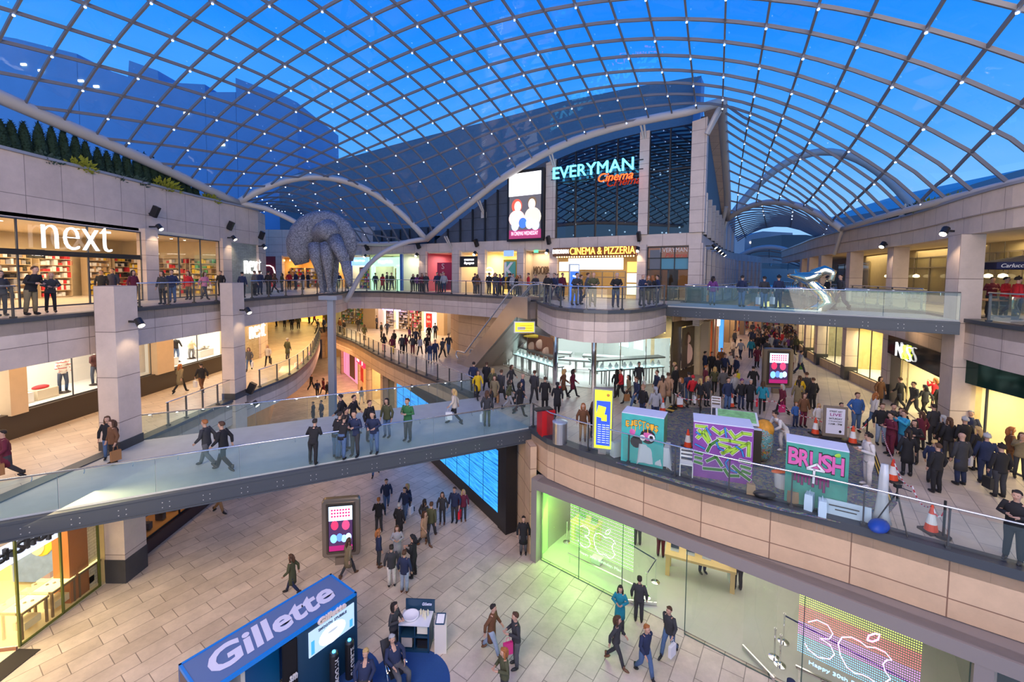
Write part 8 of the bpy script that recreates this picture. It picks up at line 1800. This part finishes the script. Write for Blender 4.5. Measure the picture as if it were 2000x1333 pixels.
def person(x, y, z, col='black', leg='dgrey', pose='stand', hair='short', hc='dark', face=0.0, h=1.72, coat=False, fem=False, shoe='black', place='', label=None, group=None, skin=(.52, .31, .22)):
 P = proto(pose, fem); s = h/1.755
 def mk(key, c, nm):
  o = bpy.data.objects.new(nm, P[key]); o.color = (*c, 1); C.objects.link(o); return o
 root = mk('body', skin, 'person'); root.location = (x, y, z); root.rotation_euler = (0, 0, face); root.scale = (s, s, s)
 for key, c, nm in (('coat' if coat else 'jacket', COL[col], 'coat' if coat else 'jacket'), ('trousers', COL[leg], 'trousers'), ('shoe0', COL[shoe], 'shoe'), ('shoe1', COL[shoe], 'shoe')): mk(key, c, nm).parent = root
 if hc != 'bald': mk(hair, COL[col if hair == 'hood' else hc], 'hair' if hair in ('short', 'long') else hair).parent = root
 gar = ('coat' if coat else 'jacket'); hw = {'short': 'short %s hair', 'long': 'long %s hair', 'hat': '%s hat', 'hood': 'hood up'}[hair]
 hw = hw % CN_.get(hc, hc) if '%' in hw else hw
 if hc == 'bald': hw = 'bald head'
 lab = label or 'person in %s %s, %s, %s %s' % (CN_.get(col, col), gar, hw, POSEW[pose], place)
 root['label'] = lab; root['category'] = 'person'
 if group: root['group'] = group
 ALLP.append((root, x, y, z, lab)); return root
def bag(p, z, label, m, w_=.3, h_=.36, rz=0, group=None):
 root = empty('shopping_bag', p, rz, label, 'bag', group); b = MB(); b.rings([[Vector((x_, y_, zz_)) for x_, y_ in ((-w_/2, -.05), (w_/2, -.05), (w_/2, .05), (-w_/2, .05))] for zz_ in (0, h_)]); b.build('bag_body', m, root)
 b = MB(); b.tube([(-w_*.25, 0, h_), (-w_*.15, 0, h_+.16), (w_*.15, 0, h_+.16), (w_*.25, 0, h_)], .008, 5); b.build('handle', m, root); return root
R8 = random.Random(88)
BAGM = dict(white=mat('bag_white', (.72, .72, .75), .5), red=mat('bag_red', (.6, .01, .03), .5), yellow=mat('bag_yellow', (.75, .65, .02), .5), brown=mat('bag_brown', (.3, .14, .05), .6), green=mat('bag_green', (.1, .3, .06), .5), pink=mat('bag_pink', (.6, .03, .2), .5), black=mat('bag_black', (.02, .02, .02), .5))
def crowd(level, place, rows, spread=None):
 """rows: x, y of the feet, coat colour + flags. flags: c coat, f female cut, poses, hair codes, bag colour"""
 for r in rows:
  px, py, spec = r; t = spec.split(); col = t[0]; leg = t[1] if len(t) > 1 else 'dgrey'; kw = dict(coat=False); face = None; bg_ = None
  for f in t[2:]:
   if f == 'c': kw['coat'] = True
   elif f == 'f': kw['fem'] = True; kw.setdefault('hair', 'long')
   elif f in POSES: kw['pose'] = f
   elif f in ('hat', 'hood', 'long', 'short'): kw['hair'] = f
   elif f.startswith('h='): kw['hc'] = f[2:]
   elif f.startswith('s='): kw['shoe'] = f[2:]
   elif f.startswith('b='): bg_ = f[2:]
   elif f[0] == '@': face = math.radians(float(f[1:]))
   elif f[0] == 't': kw['h'] = float(f[1:])
  q = G(px, py, level)
  if level == Z2 and 'upper back walkway' in place:
   of_ = (Vector((q.x, q.y, 0))-WF.a).dot(WF.n)
   if of_ < .7: q += WF.n*(.7-of_)
  if face is None: face = R8.choice((0, .5, -.6, 1.5, -1.5, 2.6, 3.1))
  if 'h' not in kw: kw['h'] = R8.uniform(1.64, 1.78) if not kw.get('fem') else R8.uniform(1.58, 1.68)
  if 'hc' not in kw: kw['hc'] = R8.choice(('dark', 'dark', 'brownh', 'brownh', 'ginger' if kw.get('fem') else 'dark'))
  zf_ = level+(.02 if level == Z1 and inside((q.x, q.y), OUT) else .0)
  person(q.x, q.y, zf_, col, leg, face=face, place=place, **kw)
  if bg_:
   P = POSES[kw.get('pose', 'stand')]['w'][1]; s = kw['h']/1.755; M_ = Matrix.Rotation(face, 3, 'Z'); w_ = M_ @ Vector((P[0]*s, P[1]*s, P[2]*s))
   BAGS.append((bag((q.x+w_.x, q.y+w_.y, zf_+w_.z-.63), 0, 'bag', BAGM[bg_], rz=face+1.57), bg_, ALLP[-1][0]))
DBG = 0
# --- lower plaza
crowd(0, 'on the lower plaza', [
 (755, 998, 'navy denim walk @20'), (797, 1005, 'navy dgrey f walk @-30 h=blonde'), (792, 1015, 'navy denim walk2 @-15 b=white'), (829, 1042, 'dgrey brown f stand @160'), (842, 1055, 'olive dgrey walk @170 s=brown h=brownh'), (828, 1068, 'camel dgrey f walk2 @60 c s=brown h=brownh b=brown'),
 (864, 1024, 'dgrey dgrey f stand @0 h=brownh s=brown'), (888, 1021, 'navy dgrey stand @-10 h=brownh b=red'), (905, 1018, 'maroon dgrey f stand @15 h=blonde s=brown'), (740, 1040, 'black dgrey phone @190 h=ginger b=brown'), (780, 1052, 'black black c stand @160 h=greyh'),
 (740, 1108, 'navy dgrey f stand @120 h=ginger s=brown'), (776, 1100, 'lgrey grey f phone @10 h=brownh c'), (765, 1146, 'dgrey white stand @200 h=dark'), (790, 1158, 'navy ldenim stand @170 s=brown'), (808, 1128, 'black black hood phone @-100'), (734, 930, 'dgrey denim walk'), (428, 1003, 'brown tan walk'),
 (680, 1128, 'khaki dgrey f walk @150 c s=brown h=brownh b=brown'), (572, 1162, 'olive navy f walk @-90 h=brownh c'),
 (960, 1278, 'brown ldenim walk @70 s=brown h=dark c'), (1008, 1303, 'dgrey grey phone @-70 h=brownh b=pink'), (985, 1372, 'olive dgrey f phone @-60 h=ginger'),
 (1022, 1083, 'black grey c stand @0 h=dark'), (1540, 1452, 'navy navy hood stand @150'), (1606, 1462, 'brown dgrey stand @200 h=brownh'),
 (1202, 1300, 'dgrey dgrey f walk @60 s=brown h=brownh'), (1210, 1232, 'teal dgrey f phone @-20 h=dark c'), (1247, 1215, 'dgrey dgrey stand @160'), (1258, 1322, 'navy denim walk2 @25 h=ginger'), (1306, 1281, 'dgrey denim walk @-50 b=white'),
 (632, 770, 'maroon black f walk c'), (620, 775, 'navy black walk'), (640, 778, 'black black f walk'), (608, 762, 'black black walk'), (712, 752, 'dgrey white f walk'), (665, 815, 'black dgrey walk @90'), (692, 818, 'navy navy walk @90'), (612, 825, 'black black c stand'), (628, 823, 'navy navy c stand'), (706, 790, 'lgrey white f walk')])
# inside computer shop
crowd(.02, 'inside the computer shop', [(1290, 1088, 'grey maroon stand @150'), (1372, 1120, 'black navy stand @10'), (1440, 1152, 'black black stand @170 b=white'), (1245, 1065, 'navy dgrey stand')])
# barber group
q = G(768, 1290, 0); person(-3.72, 13.35, 0, 'dgrey', 'black', 'phone', 'long', 'dark', face=1.2, h=1.66, fem=True, label='person with tied dark hair in dark top washing a razor at the barber cart')
person(-3.35, 12.3, 0, 'navy', 'grey', 'sit', 'short', 'greyh', face=.75, h=1.78, label='person in dark barber cape reclining in the barber chair', shoe='brown')
person(-4.15, 11.75, 0, 'navy', 'dgrey', 'sit', 'short', 'blonde', face=.1, h=1.75, label='person in dark blue shirt sitting and looking down by the booth')
b = MB(); b.cyl((0, 0, 0), .2, .46, 14); b.cyl((0, 0, .44), .24, .06, 18); o = b.build('stool', BLACK); o.location = (-4.15, 11.78, 0); tag(o, 'black stool under the person sitting by the booth', 'stool')
# --- bridge, middle level
crowd(Z1+.005, 'on the middle footbridge', [
 (213, 898, 'black denim f stand @30 h=brownh'), (222, 907, 'brown black f stand @-20 h=brownh b=brown'), (405, 912, 'dgrey grey walk @-90 h=ginger'), (438, 920, 'black black walk @-90'), (612, 908, 'black black lean @180'),
 (657, 895, 'black denim lean @150'), (668, 898, 'black denim lean @170'), (694, 892, 'navy dgrey phone @-10'), (731, 887, 'navy denim lean @0 h=dark'), (722, 862, 'black dgrey stand @60'), (756, 855, 'olive denim f stand @-15 h=dark'), (797, 862, 'green dgrey phone @-20 t1.8'), (690, 845, 'black black walk @80'), (668, 848, 'black black walk @-80'),
 (888, 829, 'cream black f walk @-90 h=blonde b=white'), (951, 834, 'dgrey olive f stand @170 b=white'), (675, 880, 'dgrey denim phone @90')])
crowd(Z1, 'on left middle gallery', [(14, 940, 'maroon dgrey walk @-30 c b=brown'), (352, 768, 'khaki black f walk @170 h=ginger c'), (395, 766, 'black brown walk @-120 b=white'), (487, 725, 'grey denim f walk @20 b=white h=brownh'), (524, 715, 'cream black f walk @10 h=blonde b=black'), (562, 703, 'olive grey stand @160 h=greyh c')])
crowd(Z1, 'at far left back', [(570, 645, 'black black stand'), (583, 643, 'olive black stand'), (556, 640, 'black black stand c'), (614, 635, 'red black walk'), (622, 652, 'black dgrey walk @-60'), (633, 650, 'navy black stand'), (604, 632, 'dgrey black stand c'), (540, 638, 'black black c')])
# --- walkway crowd left of escalator
crowd(Z1, 'below the escalator', [
 (664, 650, 'brown black stand'), (672, 655, 'black khaki stand'), (700, 648, 'black grey stand @180'), (712, 665, 'olive khaki f stand @170'), (736, 643, 'dgrey black stand'), (766, 641, 'dgrey black stand @180'), (745, 660, 'black black stand'), (756, 655, 'navy dgrey f walk'), (750, 688, 'black pink f stand @170'), (766, 693, 'maroon yellow f stand @180 h=brownh'), (770, 680, 'black dgrey stand'),
 (785, 692, 'dgrey black stand @180'), (792, 690, 'maroon dgrey f stand @180'), (806, 692, 'dgrey maroon stand @180'), (820, 694, 'lgrey black f walk @170 h=brownh'), (834, 692, 'black black stand h=brownh'), (840, 710, 'navy denim f stand @0 h=brownh'), (850, 706, 'navy navy stand @20'), (864, 700, 'dgrey black walk @150'), (876, 692, 'dgrey denim walk @20'), (806, 655, 'grey black f stand'), (820, 658, 'olive black f stand h=brownh'), (838, 668, 'black black stand'), (850, 662, 'navy black stand'), (800, 670, 'purple black f walk'), (812, 676, 'navy black stand')])
# on the escalator
for i, (s_, col) in enumerate(((.16, 'dgrey'), (.22, 'navy'), (.28, 'black'), (.36, 'olive'), (.62, 'black'), (.74, 'dgrey'))):
 e0, e1 = Vector((-3.3, 33.95, Z1)), Vector((1.0, 27.8, Z2)); e0 = Vector((-2.35, 34.5, Z1)); e1 = Vector((2.4, 27.7, Z2)); dh = (e1-e0); Lh = math.hypot(dh.x, dh.y); s1 = s_*Lh; n_s = int((Lh-1.8)/.4); k = int((s1-1.1)/.4); zz_ = Z1+5.3*max(0, k)/n_s
 person(e0.x+dh.x*(1.1+(k+.5)*.4)/Lh, e0.y+dh.y*(1.1+(k+.5)*.4)/Lh, zz_, col, 'black', 'stand', 'short', 'dark', face=.6+PI, h=1.7, place='riding rear escalator')
# --- plaza, left of information totem
crowd(Z1, 'near footbridge end', [
 (925, 765, 'navy black stand @170 c'), (933, 780, 'yellow black f walk @20 c h=brownh'), (950, 762, 'black black c walk @170'), (966, 793, 'khaki black f walk @-10 h=brownh c b=brown'), (978, 785, 'dgrey dgrey walk c'), (962, 775, 'olive brown f walk h=blonde'), (998, 765, 'dgrey black f walk @60 h=brownh'), (994, 802, 'olive lgrey f walk @90 b=black'), (1014, 812, 'black black f c walk @70 h=dark'), (1020, 795, 'navy dgrey stand c h=bald'), (1043, 787, 'dgrey dgrey walk @160'), (1064, 800, 'black black c stand h=brownh'), (1088, 812, 'black black c hood walk'), (1100, 778, 'brown black f walk2 @90 h=blonde c b=red'), (1118, 776, 'maroon black f walk2 @80 c h=dark'),
 (1138, 862, 'brown tan f stand @-10 h=ginger s=brown b=brown'), (1158, 858, 'black black f stand @120')])
# --- crowd in front of the jeweller, and behind the boxes
crowd(Z1, 'outside jewellery shop', [
 (1204, 776, 'black dgrey f stand @170'), (1213, 780, 'red black walk @-90'), (1228, 790, 'khaki dgrey f walk @-80 b=brown'), (1243, 800, 'navy denim walk @-70'), (1247, 765, 'dgrey dgrey stand b=white'), (1255, 820, 'black navy hat stand @-60 h=camel'), (1279, 828, 'lgrey navy hood stand @180'), (1282, 786, 'navy navy c stand @-80'), (1293, 795, 'camel dgrey f c stand @180'), (1303, 792, 'camel dgrey walk c h=brownh b=black'), (1318, 770, 'black black stand'), (1330, 798, 'dgrey brown f walk @-80 c b=white'), (1344, 788, 'navy denim stand @170'), (1352, 792, 'red dgrey f stand @160 hat h=red'), (1367, 800, 'black brown f walk h=blonde b=white'), (1380, 794, 'dgrey dgrey f stand @20 h=blonde c'), (1377, 770, 'maroon black stand c h=ginger'), (1316, 765, 'olive black stand h=blonde')])
crowd(Z1, 'behind painting area', [
 (1420, 805, 'navy denim stand @10'), (1433, 790, 'lgrey navy stand'), (1447, 800, 'black navy hat f stand @0 h=purple'), (1464, 803, 'black black c stand @-10 h=greyh'), (1488, 808, 'teal black f walk @150 h=brownh b=red'), (1470, 770, 'black dgrey c walk @170'), (1527, 812, 'maroon black f walk @-80 c h=greyh b=pink'), (1553, 835, 'blue navy stand @0 t1.15 h=ginger'), (1568, 835, 'brown maroon f stand @0 h=brownh'), (1597, 842, 'white cream f stand @-10 t1.25 h=blonde'), (1640, 855, 'maroon dgrey stand @-10 t1.5 h=dark'), (1671, 845, 'blue denim pocket @-10 h=brownh t1.8'), (1560, 792, 'yellow dgrey stand f @170'), (1573, 790, 'dgrey navy stand @180'), (1586, 800, 'black black stand @180 b=black'), (1557, 805, 'khaki dgrey f stand @170 c')])
crowd(Z1, 'left in street crowd', [
 (1376, 736, 'navy navy stand'), (1389, 738, 'black black stand'), (1401, 745, 'black black c stand'), (1414, 740, 'navy black walk'), (1425, 735, 'cream black stand'), (1437, 745, 'navy black stand b=yellow'), (1408, 725, 'brown dgrey stand h=ginger'), (1431, 700, 'cream grey stand'), (1446, 702, 'lgrey navy walk'), (1466, 700, 'teal navy stand @170'), (1479, 690, 'black black walk'), (1434, 680, 'grey black stand'), (1478, 718, 'maroon black stand c'), (1497, 705, 'dgrey black stand'), (1503, 715, 'brown black f stand h=brownh'), (1521, 708, 'black black stand'), (1533, 708, 'grey black f stand h=brownh'), (1516, 695, 'navy black stand'), (1535, 690, 'lgrey navy f stand'), (1555, 682, 'grey black stand'), (1545, 728, 'cream maroon f walk'), (1562, 732, 'lgrey navy walk b=green'), (1395, 770, 'olive black f walk @160 h=blonde'), (1411, 778, 'grey black stand @180')])
far_ = []
cl_ = ['black', 'red', 'navy', 'grey', 'maroon', 'yellow', 'olive', 'brown', 'black', 'dgrey', 'camel', 'lgrey', 'purple']
for i in range(44): far_.append((1462+R8.uniform(0, 92)+ (i % 5), 652+R8.uniform(0, 34)+i*.22, '%s %s%s' % (R8.choice(cl_), R8.choice(('black', 'dgrey', 'navy')), R8.choice(('', ' walk', ' f', ' f walk', ' c')))))
crowd(Z1, 'at far street end', far_)
crowd(Z1, 'by tall right column', [
 (1717, 795, 'brown dgrey f stand @0 c'), (1757, 800, 'black dgrey c walk @-160 h=brownh'), (1783, 815, 'dgrey dgrey walk @-90'), (1805, 815, 'dgrey black f walk @180 hood'), (1824, 800, 'red black f photo @180 h=ginger'), (1835, 815, 'black dgrey walk @180'), (1705, 838, 'white denim walk f @90 h=ginger'), (1719, 870, 'black ldenim stand @-20 t1.75'), (1741, 872, 'dgrey maroon stand @-20'), (1756, 878, 'black maroon stand @-30 h=brownh'), (1762, 890, 'sky denim photo @-90'), (1738, 890, 'maroon maroon phone @-90'), (1770, 930, 'black black f stand @160 c'), (1783, 905, 'black dgrey f phone @-60'), (1797, 880, 'maroon dgrey c stand @180 f b=brown'), (1820, 870, 'dgrey dgrey stand @180'), (1838, 890, 'black black f stand @180 h=greyh'), (1850, 900, 'black dgrey f stand @170 h=brownh'), (1820, 945, 'navy dgrey stand @120 h=blonde t1.5'), (1827, 963, 'black black stand @180 h=brownh t1.62'), (1874, 948, 'dgrey navy c stand @180 h=bald t1.78'), (1892, 885, 'navy grey stand @-60 h=greyh'), (1880, 905, 'black black hat stand @170 h=greyh'), (1905, 920, 'black black f stand @180 h=blonde b=white'), (1922, 945, 'navy navy hat stand @150 h=greyh'), (1950, 972, 'black dgrey hat stand @170 b=black'), (1990, 935, 'khaki dgrey f photo @-40 h=brownh'), (1970, 920, 'brown brown f stand @60 h=ginger')])
q = G(1978, 1092, Z1); crowd(Z1, 'at right picture edge', [(1978, 1098, 'black black phone @-60 h=dark t1.8')])
# painters
crowd(Z1, 'painting between graffiti boxes', [(1530, 885, 'white white bend @-80 hat h=dark s=white')]); crowd(Z1, 'painting the magenta graffiti', [(1694, 952, 'white white phone @-100 hat h=dark s=white t1.8')])
# --- upper level
crowd(Z2, 'at upper left balcony', [(62, 616, 'black khaki lean @90 h=brownh t1.8'), (100, 611, 'dgrey black f lean @60 h=blonde'), (4, 618, 'dgrey dgrey f stand @80'), (200, 590, 'black black stand @30'), (222, 588, 'navy navy stand @10'), (262, 594, 'maroon black f stand @80'), (318, 595, 'dgrey black f stand @0 h=brownh'), (337, 592, 'navy denim stand @20'), (369, 586, 'red dgrey f stand @0'), (400, 586, 'pink dgrey f walk @80 h=brownh'), (432, 578, 'black black stand @10'), (453, 575, 'black black f stand @0 h=brownh')])
crowd(Z2, 'beside horse statue', [(474, 582, 'navy black stand @180'), (498, 578, 'grey black stand'), (508, 576, 'navy navy c stand @180'), (525, 576, 'black black stand @170'), (537, 573, 'brown black f walk h=brownh'), (551, 570, 'olive grey stand f h=brownh'), (565, 566, 'red black stand'), (578, 566, 'navy dgrey stand'), (592, 566, 'dgrey cream stand'), (602, 563, 'black dgrey stand'), (487, 572, 'camel black f stand')])
crowd(Z2, 'on upper back walkway', [(665, 562, 'black black stand'), (673, 564, 'navy black walk'), (692, 563, 'black grey walk'), (766, 566, 'dgrey dgrey stand @180'), (772, 568, 'olive grey walk'), (783, 567, 'dgrey dgrey stand'), (795, 566, 'red black f walk c'), (829, 569, 'black black f stand'), (835, 570, 'navy black stand'), (845, 569, 'purple black f stand'), (852, 570, 'dgrey navy walk'), (862, 569, 'maroon black f stand'), (868, 571, 'navy black stand'), (882, 571, 'dgrey black stand c'), (892, 571, 'lgrey navy stand'), (936, 574, 'dgrey grey stand'), (944, 574, 'brown black f stand'), (967, 577, 'dgrey navy pocket @0'), (987, 575, 'maroon black stand'), (998, 577, 'dgrey navy stand'), (1006, 577, 'lgrey grey stand'), (1016, 572, 'black black stand'), (1024, 574, 'navy black stand'), (1031, 572, 'olive black stand'), (1040, 574, 'black black c'), (1047, 572, 'maroon black f stand'), (1056, 575, 'camel black f stand'), (1062, 571, 'navy black stand'), (1071, 577, 'dgrey navy lean @0'), (1078, 573, 'black black f'), (1086, 576, 'navy black stand'), (1093, 574, 'red black stand'), (1101, 577, 'black black f stand'), (1108, 579, 'dgrey navy stand')])
crowd(Z2, 'before the cinema doors', [(1070, 592, 'black navy stand @10'), (1083, 590, 'navy navy walk @-40'), (1122, 597, 'dgrey khaki lean @30'), (1134, 595, 'olive navy stand'), (1157, 600, 'olive olive lean @0 h=bald t1.82'), (1202, 601, 'black navy lean @0 h=greyh t1.78'), (1253, 598, 'navy dgrey phone @30 h=bald'), (1262, 596, 'dgrey khaki f lean @10'), (1273, 595, 'black dgrey f stand h=ginger'), (1283, 593, 'navy navy stand'), (1146, 592, 'grey dgrey walk'), (1098, 585, 'maroon black stand')])
crowd(Z2, 'on the high footbridge', [(1391, 597, 'purple denim f stand @150 h=dark b=brown'), (1448, 600, 'navy denim stand @120 h=dark'), (1491, 603, 'dgrey denim stand @180 h=dark b=white'), (1519, 604, 'navy navy stand @180 hat h=black b=white'), (1612, 606, 'black navy walk @60'), (1641, 607, 'dgrey navy walk @-90')])
for i, (x, y, col, fa) in enumerate(((19.4, 16.6, 'red', 1.2), (20.5, 18.0, 'red', .3), (21.5, 19.4, 'maroon', -.4), (22.2, 18.0, 'red', 2.2))): person(x, y, Z2, col, 'black', 'stand' if i == 0 else 'phone', 'hat' if i == 0 else 'short', 'dark', face=fa, h=1.7, place='on restaurant terrace')
# every remaining equal label gets its place in the row
from collections import defaultdict
g_ = defaultdict(list)
for root, x, y, z, lab in ALLP: g_[lab].append((x/max(y, .1), root))
ORD = ['leftmost', 'second leftmost', 'third leftmost', 'fourth leftmost', 'fifth leftmost', 'sixth leftmost', 'seventh leftmost', 'eighth leftmost', 'ninth leftmost', 'tenth leftmost', 'eleventh leftmost', 'twelfth leftmost', 'thirteenth leftmost', 'fourteenth leftmost']
for lab, L in g_.items():
 L.sort(key=lambda t: t[0])
 for k, (_, r) in enumerate(L):
  if len(L) > 1: r['label'] = ORD[min(k, 13)]+' '+lab
  assert len(r['label'].split()) < 18, r['label']
for o, c_, r in BAGS: o['label'] = ' '.join((c_+' bag of '+r['label'].replace('person in', 'person with').replace(' of such:', '')).split()[:15]); o['group'] = 'hand carried bags'
